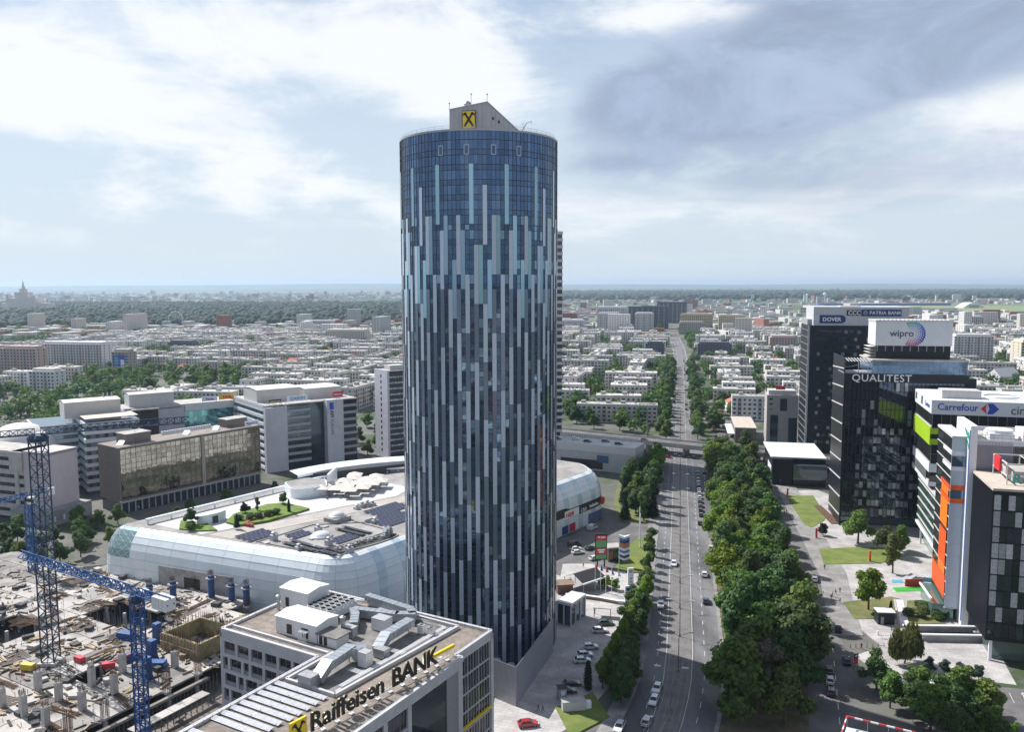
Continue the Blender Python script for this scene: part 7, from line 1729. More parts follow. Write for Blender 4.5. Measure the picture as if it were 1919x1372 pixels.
for p in scatter([(-420, 505), (-268, 470), (-262, 560), (-330, 640), (-395, 690), (-430, 690)], 9, 16, rt_): tree(rt_.choice([('broad', 'dark', 1), ('tall', 'dark', 0), ('broad', 'green', 3)]), p, rt_.uniform(.8, 1.2), 'dark tree scattered among the graves', 'cemetery trees')
for p in scatter(BELT, 9, 34, rt_): tree(rt_.choice([('broad', 'green', 0), ('broad', 'bright', 5), ('broad', 'green', 3), ('broad', 'dark', 1)]), p, rt_.uniform(.9, 1.4), 'broad green tree in the belt behind the banded offices', 'belt behind the banded offices')
for i, Y in enumerate(range(498, 960, 15)):
    for s in (-9.8, 11.6):
        if (s < 0 and i % 7 == 3): continue
        tree(rt_.choice([('broad', 'dark', 1), ('broad', 'green', 0), ('broad', 'dark', 2)]), (road_x(Y) + s + R.uniform(-1.5, 1.5), Y), R.uniform(1.0, 1.25), 'street tree lining the avenue beyond the overpass', 'avenue trees beyond the overpass', .15)
for p in scatter([(118, 506), (136, 540), (190, 640), (215, 690), (175, 690), (150, 600)], 9, 12, rt_): tree(rt_.choice([('broad', 'dark', 1), ('broad', 'green', 3)]), p, R.uniform(.9, 1.2), 'big tree in the clump right of the avenue beyond the overpass', 'clump right of the far avenue')
for p in scatter([(20, 545), (82, 520), (105, 610), (30, 620)], 8, 22, rt_): tree(rt_.choice([('broad', 'dark', 1), ('broad', 'dark', 2)]), p, R.uniform(.9, 1.15), 'dark tree in the clump left of the avenue beyond the store', 'clump left of the far avenue')
# graves
rs_ = []
for i in range(900):
    X, Y = rp.uniform(-430, -265), rp.uniform(480, 690)
    if inside((X, Y), [(-420, 505), (-268, 470), (-262, 560), (-330, 640), (-395, 690), (-430, 690)]): rs_.append((X, Y, rp.uniform(.8, 1.8), rp.uniform(.8, 2.2), rp.uniform(.6, 1.8), rp.uniform(0, .3), rp.randrange(2)))
o = inst(boxes_mesh('gravestones', rs_, [mat('grave_pale', (.55, .53, .51), .8), mat('grave_grey', (.33, .32, .31), .8)]), 'gravestones'); o['kind'] = 'stuff'; tag(o, 'field of pale gravestones at the cemetery', 'graves')
# far landmarks
pz = T('stepped_spire_palace', 'distant stepped stone palace with a tall pointed spire above the woods', 'palace', (-1826, 3085, 0)); st = mat('palace_stone', (.66, .58, .54), .85)
MB().box(-75, 95, 0, 60, 0, 34).build('wing', st, pz); MB().box(-45, 60, -14, 40, 0, 52).build('main_block', st, pz)
for x in (-44, 50): MB().box(x, x + 9, -16, -8, 52, 62).build('corner_turret', st, pz)
MB().box(-18, 30, -8, 30, 52, 74).build('upper_block', st, pz); MB().box(-4, 16, 0, 20, 74, 86).build('lantern', st, pz); MB().lathe([(7, 86), (5.5, 96), (3.5, 98), (2.6, 108), (1, 112), (.15, 124)], 10, (6, 10, 0)).build('spire', st, pz)
wl_ = T('ferris_wheel', 'pale ferris wheel standing before the park woods', 'ferris wheel', (-786, 1935, 0)); b = MB()
for q in (17, 15.4): b.path([(q * math.cos(i * .2618), 0, 19 + q * math.sin(i * .2618)) for i in range(24)], .45, closed=True)
for i in range(12): b.bar((0, 0, 19), (17 * math.cos(i * .5236), 0, 19 + 17 * math.sin(i * .5236)), .3)
b.build('rim', wbd, wl_); b = MB(); b.bar((-8, 2, 0), (0, 0, 19), .9); b.bar((8, 2, 0), (0, 0, 19), .9); b.build('stand', wbd, wl_)
for i in range(12): MB().boxr((17 * math.cos(i * .5236), 0, 17.5 + 17 * math.sin(i * .5236)), 1.8, 1.8, 2).build('cabin', wbd, wl_)
slab('airfield', [(1240, 2750), (2600, 2650), (2800, 3650), (1500, 3750)], .3, mat('airfield_grass', (.20, .23, .10), .95, var=.25, vscale=.004, col2=(.15, .20, .07)))
hg = T('airfield_hangar', 'pale vaulted hangar on the airfield edge', 'hangar', (1840, 3300, 0)); pr2 = [(-45 + i * 7.5, 22 * math.sin(math.pi * i / 12)) for i in range(13)]; b = MB()
for (x0, z0), (x1, z1) in zip(pr2[:-1], pr2[1:]): b.poly([(x0, 0, z0), (x1, 0, z1), (x1, 60, z1), (x0, 60, z0)][::-1]); b.poly([(x0, 0, 0), (x1, 0, 0), (x1, 0, z1), (x0, 0, z0)])
b.build('vault', wbd, hg); MB().box(-20, 20, -.5, 0, 0, 12).build('door', gband, hg)
for i, (x, y, l, c) in enumerate([(1500, 3650, 300, 'blue'), (1750, 3700, 420, 'blue'), (1350, 2850, 120, 'white'), (1480, 2900, 160, 'white')]):
    k = T('airfield_shed', 'long %s shed beside the airfield grass' % c, 'shed', (x, y, 0), 0, 'airfield sheds, ' + c); MB().box(-l / 2, l / 2, 0, 40, 0, 11).build('wall', mat('shed_' + c, (.10, .16, .38) if c == 'blue' else (.55, .55, .54), .7), k); MB().box(-l / 2, l / 2, -1, 41, 11, 12).build('roof', rfg, k)
for i, (x, y) in enumerate([(1530, 4300), (1640, 4350)]):
    k = T('radar_tower', ('radar tower with round white dome beyond the airfield' if i else 'slim control tower beyond the airfield'), 'tower', (x, y, 0)); MB().cyl((0, 0), 4, 0, 38, 10).build('shaft', wbd, k); MB().lathe([(7, 38), (9, 44), (7, 50), (.2, 53)] if i else [(6, 38), (6, 46), (.2, 48)], 12).build('head', wbd, k)

# ---------------------------------------------------------------- cars
tyre = mat('tyre', (.02, .02, .02), .9); rimm = mat('wheel_rim', (.4, .4, .42), .35, .7); cgl = mat('car_glass', (.02, .025, .03), .08, .2); lampw = mat('headlight', (.7, .7, .68), .2); lampr = mat('tail_light', (.4, .015, .015), .3)
CARC = {'white': (.70, .71, .72), 'black': (.02, .021, .024), 'silver': (.42, .43, .44), 'dark grey': (.075, .08, .09), 'navy': (.02, .03, .07), 'red': (.42, .02, .025), 'dark green': (.03, .06, .05)}
def car_meshes(color, van=False):
    m = mat('car_paint_' + color.replace(' ', '_'), CARC[color], .25, .15, coat=.7); b = MB(); g2 = MB()
    Lh, hw = (2.45, .95) if van else (2.2, .9)
    prof = ([(-Lh, .35), (-Lh, 1.15), (-Lh + .15, 2.0), (.9, 2.05), (1.75, 1.25), (Lh, 1.05), (Lh, .35)] if van else [(-Lh, .38), (-Lh - .02, .82), (-Lh + .12, .98), (-1.2, 1.0), (1.0, .98), (1.95, .80), (Lh, .62), (Lh, .35)])
    b.prism([(x, z) for x, z in prof], -hw, hw); b.v = [(x, -z if False else z, y) for x, y, z in b.v]; b.f = [f[::-1] for f in b.f]
    if van: g2.poly([(.98, -.78, 1.98), (.98, .78, 1.98), (1.70, .85, 1.33), (1.70, -.85, 1.33)][::-1]); g2.box(-.3, 1.1, -.97, .97, 1.25, 1.85)
    else:
        lo = [(-1.95, -.84), (1.05, -.84), (1.05, .84), (-1.95, .84)]; hi = [(-1.35, -.66), (.25, -.66), (.25, .66), (-1.35, .66)]
        for i in range(4): p, q, r_, s_ = lo[i], lo[(i + 1) % 4], hi[(i + 1) % 4], hi[i]; g2.poly([(*p, .985), (*q, .985), (*r_, 1.42), (*s_, 1.42)])
        b.poly([(*p, 1.425) for p in hi]); rw = MB(); rw.box(-1.42, .30, -.67, .67, 1.41, 1.46); b.add(rw)
        for x0, x1 in ((.25, 1.05), (-1.35, -1.95), (-.5, -.5)):
            for s in (-1, 1): b.bar((x0, s * .665, 1.43), (x1, s * .85, .985), .07)
    w_ = MB().lathe([(.2, -.1), (.33, -.1), (.33, .1), (.2, .1)], 12, capt=True, capb=True); w_.v = [(x, z, y) for x, y, z in w_.v]; w_.f = [f[::-1] for f in w_.f]
    r2 = MB().lathe([(.19, -.105), (.19, .105)], 8, capt=True, capb=True); r2.v = [(x, z, y) for x, y, z in r2.v]; r2.f = [f[::-1] for f in r2.f]
    hl = MB().box(Lh - .12, Lh + .03, .45, .8, .62, .78); tl = MB().box(-Lh - .04, -Lh + .1, .5, .85, .75, .92)
    return {'body': b.mesh('body', m), 'windows': g2.mesh('windows', cgl), 'wheel': w_.mesh('wheel', tyre), 'rim': r2.mesh('rim', rimm), 'headlight': hl.mesh('headlight', lampw), 'tail_light': tl.mesh('tail_light', lampr)}
CM = {}
def car(p, rz, color, label, group=None, z=.06, van=False):
    if (color, van) not in CM: CM[(color, van)] = car_meshes(color, van)
    M_ = CM[(color, van)]; t = T('van' if van else 'car', label, 'van' if van else 'car', (p[0], p[1], z), rz, group); inst(M_['body'], 'body', t); inst(M_['windows'], 'windows', t)
    for x in (-1.38, 1.38):
        for y in (-.82, .82): o = inst(M_['wheel'], 'wheel', t, (x, y, .33)); inst(M_['rim'], 'rim', o)
    for y in (0, -1.25): inst(M_['headlight'], 'headlight', t, (0, y, 0)); inst(M_['tail_light'], 'tail_light', t, (0, y - (.1 if y else 0), 0))
    return t
RZ = math.atan2(.98, .1994)
avn = [(54.3, 270.6, 'white', -1, 'white car driving in the mall side lane of the avenue'), (62.2, 260.3, 'white', 1, 'white car in the belt side lane beside the tall dark trees'), (70.8, 287.4, 'white', 1, 'white car alone in the belt side lane near the blue gantry sign'), (57.4, 237.6, 'navy', 1, 'dark car half hidden by a kerbside tree'), (43.4, 234.5, 'white', -1, 'white car with dark roof opposite the flagpoles'), (33.6, 184.2, 'white', -1, 'white car following close behind another in the tower shadow'), (31.9, 178.6, 'white', -1, 'white car leading a pair in the tower shadow'), (28.8, 169.6, 'silver', 1, 'silver car on the shaded near stretch of the avenue'), (22.6, 167.3, 'white', -1, 'white car on the shaded mall side edge of the avenue'), (74.0, 318.5, 'black', 1, 'dark car at the tail of the queue'), (76.4, 314.8, 'white', 1, 'white car passing under the blue gantry sign')]
for x, y, c, d, lab in avn: car((x, y), RZ + (math.pi if d < 0 else 0) + (-.0 if y > 205 else -.18), c, lab)
qc = ['black', 'black', 'dark grey', 'dark grey', 'white', 'silver', 'white', 'dark grey', 'white', 'silver', 'black', 'navy']
for i in range(12): Y = 330 + i * 6.9; car((road_x(Y) + 8.6, Y), RZ, qc[i], qc[i] + ' car standing in the queue for the overpass junction', 'queue cars, ' + qc[i])
qc2 = ['red', 'white', 'black', 'dark grey', 'silver', 'black']
for i in range(6): Y = 364 + i * 8.2; car((road_x(Y) + 12.0, Y), RZ, qc2[i], qc2[i] + ' car in the kerb lane beside the queue', 'kerb lane cars, ' + qc2[i], .08)
for i, (x, y, a, c) in enumerate([(80.2, 446, .5, 'black'), (85, 444, -.55, 'red'), (90, 447, -.5, 'dark grey'), (94.5, 444, -.5, 'black'), (99, 441.5, -.55, 'black'), (104, 439, -.55, 'silver'), (111, 436.5, -.5, 'red'), (121, 434, -.5, 'black'), (126, 431.5, -.5, 'dark grey'), (132, 432, -.5, 'white'), (70, 452, -.5, 'white'), (136, 427, -.5, 'navy')]): car((x, y), a, c, c + ' car in the shade under the overpass', 'cars under the overpass, ' + c)
for u, s, c in ((72, -2, 'black'), (118, -2, 'red'), (133, 2, 'dark grey'), (146, -2, 'silver')): p = OVP[0] + OVP[1] * u + Vector((-OVP[1].y, OVP[1].x)) * s; car((p.x, p.y), math.atan2(OVP[1].y, OVP[1].x), c, c + ' car crossing on top of the overpass', None, 6.05)
for i, (x, y, a, c, v, lab) in enumerate([(22.6, 286.4, .3, 'white', 0, 'white car parked in the mall drive, upper of two'), (22.9, 282.6, .3, 'white', 0, 'white car parked in the mall drive, lower of two'), (27.6, 287.5, .9, 'dark green', 0, 'dark green car parked beside the two white ones'), (22.3, 291.2, .5, 'dark grey', 1, 'dark van parked in the mall drive'), (28.2, 276.4, .6, 'white', 0, 'white car parked by the green and red sign'), (30.8, 311.8, .9, 'white', 1, 'white van parked at the mall wall posters'), (55.4, 414.5, .2, 'white', 1, 'white van beside the parking roof store')]): car((x, y), a, c, lab, None, .08, bool(v))
for i, (x, y, c, lab) in enumerate([(25.8, 221.6, 'dark green', 'dark green car in the tower car park beside the hedge'), (23.6, 216.6, 'white', 'white car next to the dark green one by the hedge'), (20.1, 206.4, 'white', 'white car alone in the tower car park'), (18.3, 201.8, 'white', 'white car behind another in the tower car park'), (17.4, 198.6, 'white', 'white car ahead of another in the tower car park'), (14.0, 186.5, 'black', 'black car by the columnar conifer'), (12.6, 183.0, 'black', 'black car by the small white hut')]): car((x, y), rad(5), c, lab, None, .1)
for i, (x, y, c, lab) in enumerate([(75.2, 188.0, 'white', 'white car parked along the side street behind a dark one'), (73.4, 182.4, 'black', 'black car parked along the side street'), (77.0, 193.0, 'dark grey', 'dark car parked half under the belt trees'), (88.6, 217.2, 'black', 'black and white car parked at the side street bend'), (96.2, 255.5, 'silver', 'silver car parked under trees beside the promenade'), (83.2, 198.0, 'navy', 'dark saloon driving down the side street')]): car((x, y), rad(71), c, lab, None, .06)
for i, (x, y, c, lab) in enumerate([(106.4, 181.6, 'black', 'black car in the campus car park, first bay'), (109.2, 180.8, 'navy', 'navy car in the campus car park, second bay'), (116.6, 178.8, 'white', 'white car in the campus car park')]): car((x, y), rad(72), c, lab, None, .07)
car((3.2, 168.6), .2, 'red', 'red car at the foot of the metal screen', None, .1)
for i in range(5): p = Matrix.Rotation(rad(-26), 4, 'Z') @ Vector((-30 + i * 8.4, 5 + (i % 2) * 4, 0)); c = ['black', 'white', 'black', 'dark grey', 'black'][i]; car((48.5 + p.x, 410.5 + p.y), rad(-10), c, c + ' car on the pale parking roof', 'roof parking cars, ' + c, 13.45)
rc = random.Random(3)
for i in range(26):
    c = rc.choice(list(CARC)); Y = 505 + (i // 4) * 17 + rc.uniform(-2, 2); X = road_x(Y) + 22 + (i % 4) * 3.2 + (8 if Y > 560 else 0); car((X, Y), RZ + rc.choice((0, .6)), c, c + ' car parked near the beige roofed store', 'cars by the beige roofed store, ' + c, .05)
for i in range(22):
    c = rc.choice(('white', 'white', 'silver', 'black', 'dark grey')); Y = 520 + i * 24 + rc.uniform(-6, 6); d = rc.choice((-5.2, -4.2, 4.4, 6.6)); car((road_x(Y) + d, Y), RZ + (math.pi if d < 0 else 0), c, c + ' car far along the avenue beyond the overpass', 'far avenue cars, ' + c)
# ---------------------------------------------------------------- lamps, wires, signs
lpm = mat('lamp_post', (.22, .22, .23), .5, .5); lph = mat('lamp_head', (.55, .56, .58), .4, .3)
b = MB(); b.tube((0, 0, 0), (0, 0, 9.2), (.13, .08), 8); b.cyl((0, 0), .22, 0, .9, 8); pole = b.mesh('pole', lpm)
arm = MB().bar((0, 0, 9.0), (2.6, 0, 10.1), .10).mesh('arm', lpm); head = MB().box(2.3, 3.7, -.16, .16, 10.05, 10.22).box(2.5, 3.5, -.11, .11, 9.98, 10.05).mesh('lamp_head', lph)
for Y in [175, 193.5, 213.8, 233.2, 253.6, 274.5, 296.7, 316, 336.2, 362.4, 389, 416.2, 470, 500, 530, 560]:
    t = T('street_lamp', 'double armed grey street lamp on the avenue tram median', 'street lamp', (road_x(Y), Y, .06), RD, 'median lamps of the avenue'); inst(pole, 'pole', t)
    for a in (0, math.pi): inst(arm, 'arm', t, rz=a); inst(head, 'lamp_head', t, rz=a)
b = MB()
for a, c in zip(YS[3:-1], YS[4:]):
    if c > 700: break
    for dx in (-1.7, 1.7): b.bar((road_x(a) + dx, a, 6.2), (road_x(c) + dx, c, 6.2), .03)
o = tag(b.build('tram_wires', lpm), 'thin tram contact wires over the avenue median', 'wires'); o['kind'] = 'stuff'
t = T('gantry_sign', 'blue and white direction sign on a cantilever mast over the avenue', 'sign', (79.2, 299.8, 0), 0); b = MB(); b.tube((0, 0, 0), (0, 0, 7.4), (.2, .14), 8); b.bar((0, 0, 7.1), (-4.2, 0, 7.2), .2); b.build('mast', lpm, t); MB().box(-7.0, -3.9, -.15, .05, 5.4, 8.6).build('panel', mat('sign_blue', (.02, .22, .62), .4), t); MB().box(-6.8, -5.2, -.19, -.15, 7.0, 8.3).box(-6.8, -4.2, -.19, -.15, 5.6, 6.2).build('panel_print', wht, t)
# flagpoles by the mall square
fc = [('red', (.5, .02, .05)), ('blue', (.03, .06, .35)), ('red', (.5, .02, .05)), ('violet', (.25, .22, .5)), ('white', (.6, .6, .6))]
for i, (x, y) in enumerate([(25.5, 247.8), (27, 246.4), (28.5, 245.1), (30, 242.9), (31.8, 241.6)]):
    t = T('flagpole', 'white flagpole with a furled %s flag%s' % (fc[i][0], ', next to the brown hut' if i == 0 else (', between blue and violet ones' if i == 2 else '')), 'flagpole', (x, y, .13)); MB().tube((0, 0, 0), (0, 0, 9), (.08, .05), 6).build('pole', wbd, t); b = MB()
    for k in range(5): z = 8.7 - k * .42; w1, w2 = .12 + .16 * k, .12 + .16 * (k + 1); b.poly([(.05, 0, z), (w1, .08 * (-1) ** k, z - .1), (w2, -.08 * (-1) ** k, z - .5), (.05, 0, z - .42)])
    b.build('flag', mat('flag_' + fc[i][0], fc[i][1], .8), t)
t = T('panel_sign', 'tall sign panel in green and red stripes beside the mall square', 'sign', (29.6, 269.2, 0), .1); MB().box(-2.0, 2.0, -.3, .3, 2.5, 11.4).build('panel', blk, t)
for z0, z1, c in ((9.3, 10.9, 'a'), (6.8, 9.2, 'b'), (4.6, 6.6, 'a'), (2.9, 4.4, 'b')): MB().box(-1.75, 1.75, -.38, -.3, z0, z1).build('stripe', mat('stripe_' + c, (.62, .05, .06) if c == 'a' else (.12, .36, .13), .5), t)
[MB().box(x0, x1, -.42, -.38, z, z + .5).build('print', wht, t) for x0, x1, z in ((-.2, 1.3, 10.0), (-1.2, -.4, 10.1), (-1.2, 1.2, 5.7), (-.8, .9, 5.0))]; MB().box(-1.4, -1, -.2, .2, 0, 2.5).box(1, 1.4, -.2, .2, 0, 2.5).build('leg', blk, t)
t = T('chevron_totem', 'tall totem of coloured zigzag boards on the lawn corner', 'totem', (37.2, 268.4, 0), -.1); b = MB().box(-1.7, -1.5, -.2, .2, 0, 10).build('post', wbd, t)
for i, c in enumerate(['white', 'navy', 'white', 'blue', 'white', 'copper', 'copper', 'navy', 'blue', 'white']):
    mm = mat('totem_' + c, {'white': (.68, .69, .7), 'navy': (.02, .03, .06), 'blue': (.04, .16, .45), 'copper': (.42, .17, .08)}[c], .5); z = 3.0 + i * .82; b = MB()
    for s in (-1, 1): b.poly([(0, -.9, z - .35), (s * 1.8, 0, z + .1), (s * 1.8, 0, z + .85), (0, -.9, z + .4)][::s]); b.poly([(0, -.9, z + .4), (s * 1.8, 0, z + .85), (s * 1.8, .5, z + .85), (0, .5, z + .4)][::s])
    b.build('zigzag_board', mm, t)
for x, y, h, lab in ((35.8, 243.6, 8.5, 'white totem with vertical grey print beside the flagpoles'), (33.6, 233.7, 6.6, 'pale grey totem with a small blue mark by the hedge')):
    t = T('totem_sign', lab, 'totem', (x, y, .1), .2); MB().box(-.9, .9, -.25, .25, 0, h).build('panel', wbd, t); MB().box(-.5, .5, -.3, -.25, h - 1.4, h - .6).build('mark', blut if h < 8 else gband, t)
    for k in range(int(h) - 3): MB().box(-.3, .3, -.3, -.25, 1 + k, 1.5 + k).build('print', gband if h > 8 else wbd, t)
for dx in (0, 1.1): t = T('slim_mast', 'slim white mast of the pair on the mall lawn' , 'mast', (45.8 + dx, 289 + dx * 8, .2), 0, 'pair of slim masts on the mall lawn'); MB().tube((0, 0, 0), (0, 0, 12.5), (.2, .14), 8).build('shaft', wbd, t); MB().box(-.3, .3, -.3, .3, 0, .4).build('foot', conc, t)
# cafe hut, dark canopy and planter wall on the mall square
t = T('cafe_canopy', 'black pitched cafe canopy with white edge behind the flagpoles', 'canopy', (22.5, 250.5, .13), rad(40)); b = MB(); b.poly([(-5, -4.5, 3.2), (5, -4.5, 3.2), (5, 0, 5.2), (-5, 0, 5.2)]); b.poly([(-5, 0, 5.2), (5, 0, 5.2), (5, 4.5, 3.2), (-5, 4.5, 3.2)]); b.build('canvas', mat('canvas_black', (.025, .025, .028), .8), t); b = MB(); b.bar((-5.1, -4.5, 3.25), (5.1, -4.5, 3.25), .4); b.build('edge', wbd, t)
for x in (-4.6, 0, 4.6):
    for y in (-4.2, 4.2): MB().bar((x, y, 0), (x, y, 3.2), .16).build('post', gband, t)
t = T('brown_hut', 'small brown hut with railed flat roof at the square corner', 'hut', (15.8, 246.5, .13), .15); MB().box(-2.4, 2.4, -2, 2, 0, 2.8).build('wall', mat('hut_brown', (.17, .10, .08), .85), t); MB().box(-2.8, 2.8, -2.4, 2.4, 2.8, 3.05).build('roof', crm['brown'], t); b = MB()
for z in (.5, 1): b.path([(-2.6, -2.2, 3.05 + z), (2.6, -2.2, 3.05 + z), (2.6, 2.2, 3.05 + z), (-2.6, 2.2, 3.05 + z)], .05, closed=True)
for x, y in ((-2.6, -2.2), (2.6, -2.2), (2.6, 2.2), (-2.6, 2.2), (0, -2.2)): b.bar((x, y, 3.05), (x, y, 4.1), .06)
b.build('railing', scaf, t)
t = T('planter_wall', 'low curving brick planter wall under the flagpoles', 'planter', (0, 0, 0)); pl_ = [(16, 242.5), (21, 241.5), (26, 239.5), (31, 236.8), (35, 236.2), (38, 238.5)]
for i, (a, c) in enumerate(zip(pl_[:-1], pl_[1:])): MB().bar((*a, .55), (*c, .55), .9, h=.9).build('wall_section', crm['brown'] if i < 3 else MATS['raw_concrete'], t)
b = MB(); b.path([(*p, 1.05) for p in pl_], 1.0, h=.12); b.build('coping', wbd, t)
t = T('square_kiosk', 'mirrored square kiosk with pale roof behind the totem', 'kiosk', (34.6, 276.5, .1), .2); MB().box(-2.4, 2.4, -2.2, 2.2, 0, 4.6).build('wall', glass('kiosk_glass', (.08, .12, .12), .5, .08), t); MB().box(-2.7, 2.7, -2.5, 2.5, 4.6, 5).build('roof', rfg, t); MB().box(-2.3, -.9, -2.3, -2.2, .8, 3.6).build('poster', mat('poster_rust', (.35, .12, .06), .6), t)
t = T('bare_billboard_frame', 'empty steel billboard frame on a mast beside the avenue', 'billboard', (82.3, 497, 0), RD); b = MB(); b.tube((0, 0, 0), (0, 0, 14), .5, 10); b.build('mast', lpm, t); b = MB()
for z in (13, 17.5, 22.3): b.bar((-5, 0, z), (5, 0, z), .3); b.bar((-5, 1.4, z), (5, 1.4, z), .2)
for x in (-5, -2.5, 0, 2.5, 5): b.bar((x, 0, 13), (x, 0, 22.3), .25); b.bar((x, 1.4, 13), (x, 0, 22.3), .15)
b.build('frame', scaf, t)
# tower car park edge: kerb wall, hut, boxes
t = T('car_park_pergola', 'grey flat carport edge along the tower car park', 'carport', (25.2, 227.5, .09), rad(-12)); MB().box(-2.2, 3.0, -1.2, 1.6, 2.6, 2.8).build('roof', rfg, t); MB().box(-2, -1.8, -1, -.8, 0, 2.6).box(2.6, 2.8, -1, -.8, 0, 2.6).box(-2, -1.8, 1.2, 1.4, 0, 2.6).build('post', gband, t)
t = T('gate_hut', 'small dark gate hut with white window by the black cars', 'hut', (11.2, 180.6, .1), .25); MB().box(-.9, .9, -.9, .9, 0, 2.6).build('wall', gband, t); MB().box(-.5, .5, -.96, -.9, 1, 2.1).build('window', wbd, t); MB().box(-1.1, 1.1, -1.1, 1.1, 2.6, 2.75).build('roof', crm['dark'], t)
t = T('transformer_box', 'pale grey transformer box on the small lawn', 'box', (13.4, 175.4, .35), .15); MB().box(-2.6, 2.6, -1.1, 1.1, 0, 2.0).build('casing', mat('box_grey', (.45, .46, .48), .6), t); MB().box(2.8, 4.0, -.6, .6, 0, 1.5).build('cabinet', wbd, t); MB().box(-2.7, 2.7, -1.2, 1.2, 2.0, 2.12).build('lid', rfg, t)
# campus furniture
t = T('play_surface', 'play court of green slats, red wall, blue pools and yellow patch', 'playground', (0, 0, 0)); MB().prism([(117.5, 245.4), (127.4, 246.4), (127, 249.6), (118, 249.2)], .1, .16).build('green_court', mat('play_green', (.06, .42, .05), .7), t); b = MB()
for i in range(3): b.bar((118, 246.2 + i * 1.1, .2), (127, 247 + i * .9, .2), .12, h=.05)
b.build('court_line', mat('play_green_dark', (.02, .2, .03), .7), t); MB().box(122.5, 128, 250.2, 250.5, .1, 2.4).build('red_wall', mat('play_red', (.5, .06, .04), .7), t); MB().prism([(126, 254.5), (138, 254), (139, 258), (127, 257.5)], .1, .2).build('blue_pool', mat('play_blue', (.10, .36, .50), .4), t); MB().prism([(120, 253.4), (124.6, 253.0), (124.8, 255.8), (121, 256)], .1, .2).build('blue_pool', MATS['play_blue'], t); MB().prism([(116, 260), (120, 259.6), (120.4, 264), (117, 264.4)], .1, .18).build('yellow_patch', mat('play_yellow', (.65, .55, .04), .7), t)
b = MB(); b.poly([(123.4, 252.8, .3), (127.4, 253.2, 2.4), (127.8, 257.4, 1.8), (124.4, 257, .3)]); b.build('canopy', gband, t)
t = T('black_kiosk', 'black boxy kiosk with pale roof beside the large bright tree', 'kiosk', (103.6, 222.6, .1), rad(-5)); MB().box(-2.2, 2.2, -1.6, 1.6, 0, 3.4).build('wall', blk_c, t); MB().box(-2.4, 2.4, -1.8, 1.8, 3.4, 3.6).build('roof', wpl, t); MB().box(-1.5, -.7, -1.65, -1.6, 0, 2.2).build('door', scaf, t)
t = T('court_path', 'pale stone footpath between the two dry lawns', 'path', (0, 0, 0)); MB().prism([(114.4, 239), (116.4, 238.6), (109.6, 220.6), (107.2, 220.6)], .1, .3).build('paving', wpl, t); MB().prism([(113.8, 239.2), (114.3, 239), (107.2, 220.6), (106.6, 220.6)], .1, .45).build('edging', MATS['raw_concrete'], t)
t = T('white_garden_pavilion', 'white flat roofed pavilion among the lower right trees', 'pavilion', (93.5, 181.0, 0), rad(-14)); MB().box(-5.4, 5.4, -2.4, 2.4, 3.0, 3.4).build('roof', wpl, t); MB().box(-5, 5, -2, 2, .05, 3.0).build('glazing', darkg, t); MB().box(4.2, 5.2, -2.2, 2.2, .05, 3.0).build('end_wall', wpl, t)
t = T('red_sign_mast', 'slim twin post sign with black and red panels by the side street', 'sign', (83.4, 193, .05), .2); MB().box(-.5, -.4, 0, .1, 0, 4.8).box(.4, .5, 0, .1, 0, 4.8).build('post', lpm, t); MB().box(-.5, .5, -.05, .02, 3.6, 4.7).build('panel', blk, t); MB().box(-.5, .5, -.05, .02, 2.2, 3.5).build('panel', redl, t); MB().box(-.25, .25, -.08, -.05, 3.9, 4.4).build('mark', wht, t)
for i, (x, y, lab) in enumerate([(122.5, 361, 'slim orange sign post by the far lawn'), (121.5, 273.5, 'slim orange sign post on the middle lawn'), (113, 300, 'slim red sign post by the purple tree')]): t = T('orange_post', lab, 'post', (x, y, .2)); MB().box(-.35, .35, -.2, .2, 0, 3.6).build('blade', orA if i < 2 else redl, t); MB().box(-.5, .5, -.35, .35, 0, .15).build('foot', conc, t)
for i in range(9): t = tag(MB().cyl((0, 0), .1, 0, .95, 8).lathe([(.13, .95), (.05, 1.1)], 8).build('bollard', lpm, None, (87.5 + i * 1.5, 206.2 + (i % 2) * .12 + i * .12, .1)), 'short grey bollard in the row across the forecourt entrance', 'bollard', 'forecourt bollards')
for i in range(2): t = T('barrier_gate', ('white car park barrier nearer the willow' if i else 'white car park barrier nearer the black kiosk'), 'barrier', (98.2 + i * 1.0, 214.4 - i * 5.4, .08), rad(-6)); MB().box(-.2, .2, -.2, .2, 0, 1.1).build('post', wbd, t); MB().bar((0, 0, 1.0), (4.2, 0, 1.05), .12).build('arm', wbd, t)
t = T('bike_rack', 'tubular white bicycle rack by the kerb', 'bike rack', (97.6, 211.8, .1)); b = MB()
for i in range(4): b.path([(i * .5, 0, 0), (i * .5 + .4, 0, 1.2), (i * .5 + .8, 0, 0)], .06)
b.bar((0, 0, .1), (2.4, 0, .1), .06); b.build('hoops', wbd, t)
# foreground roof corner with red and white striped rail
t = T('striped_roof_rail', 'red and white striped safety rail on a roof corner at the bottom edge', 'rail', (45.9, 108.4, 0), math.atan2(-4.1, 7.1)); MB().box(0, 26, -14, 0, 30, 33.4).build('roof_deck', wpl, t); MB().box(1.2, 25, -13, -1.2, 33.41, 33.45).build('roof_felt', gband, t); rwm = [mat('stripe_red', (.55, .04, .05), .5), mat('stripe_white', (.7, .7, .7), .5)]
for i in range(26): MB().box(i, i + 1, -.08, .08, 34.8, 35.0).build('rail_section', rwm[i % 2], t)
for i in range(14): MB().box(-.08, .08, -i - 1, -i, 34.8, 35.0).build('rail_section', rwm[i % 2], t)
for i in range(10): MB().box(i * 2.6, i * 2.6 + .08, -.04, .04, 33.4, 34.8).build('rail_post', scaf, t)
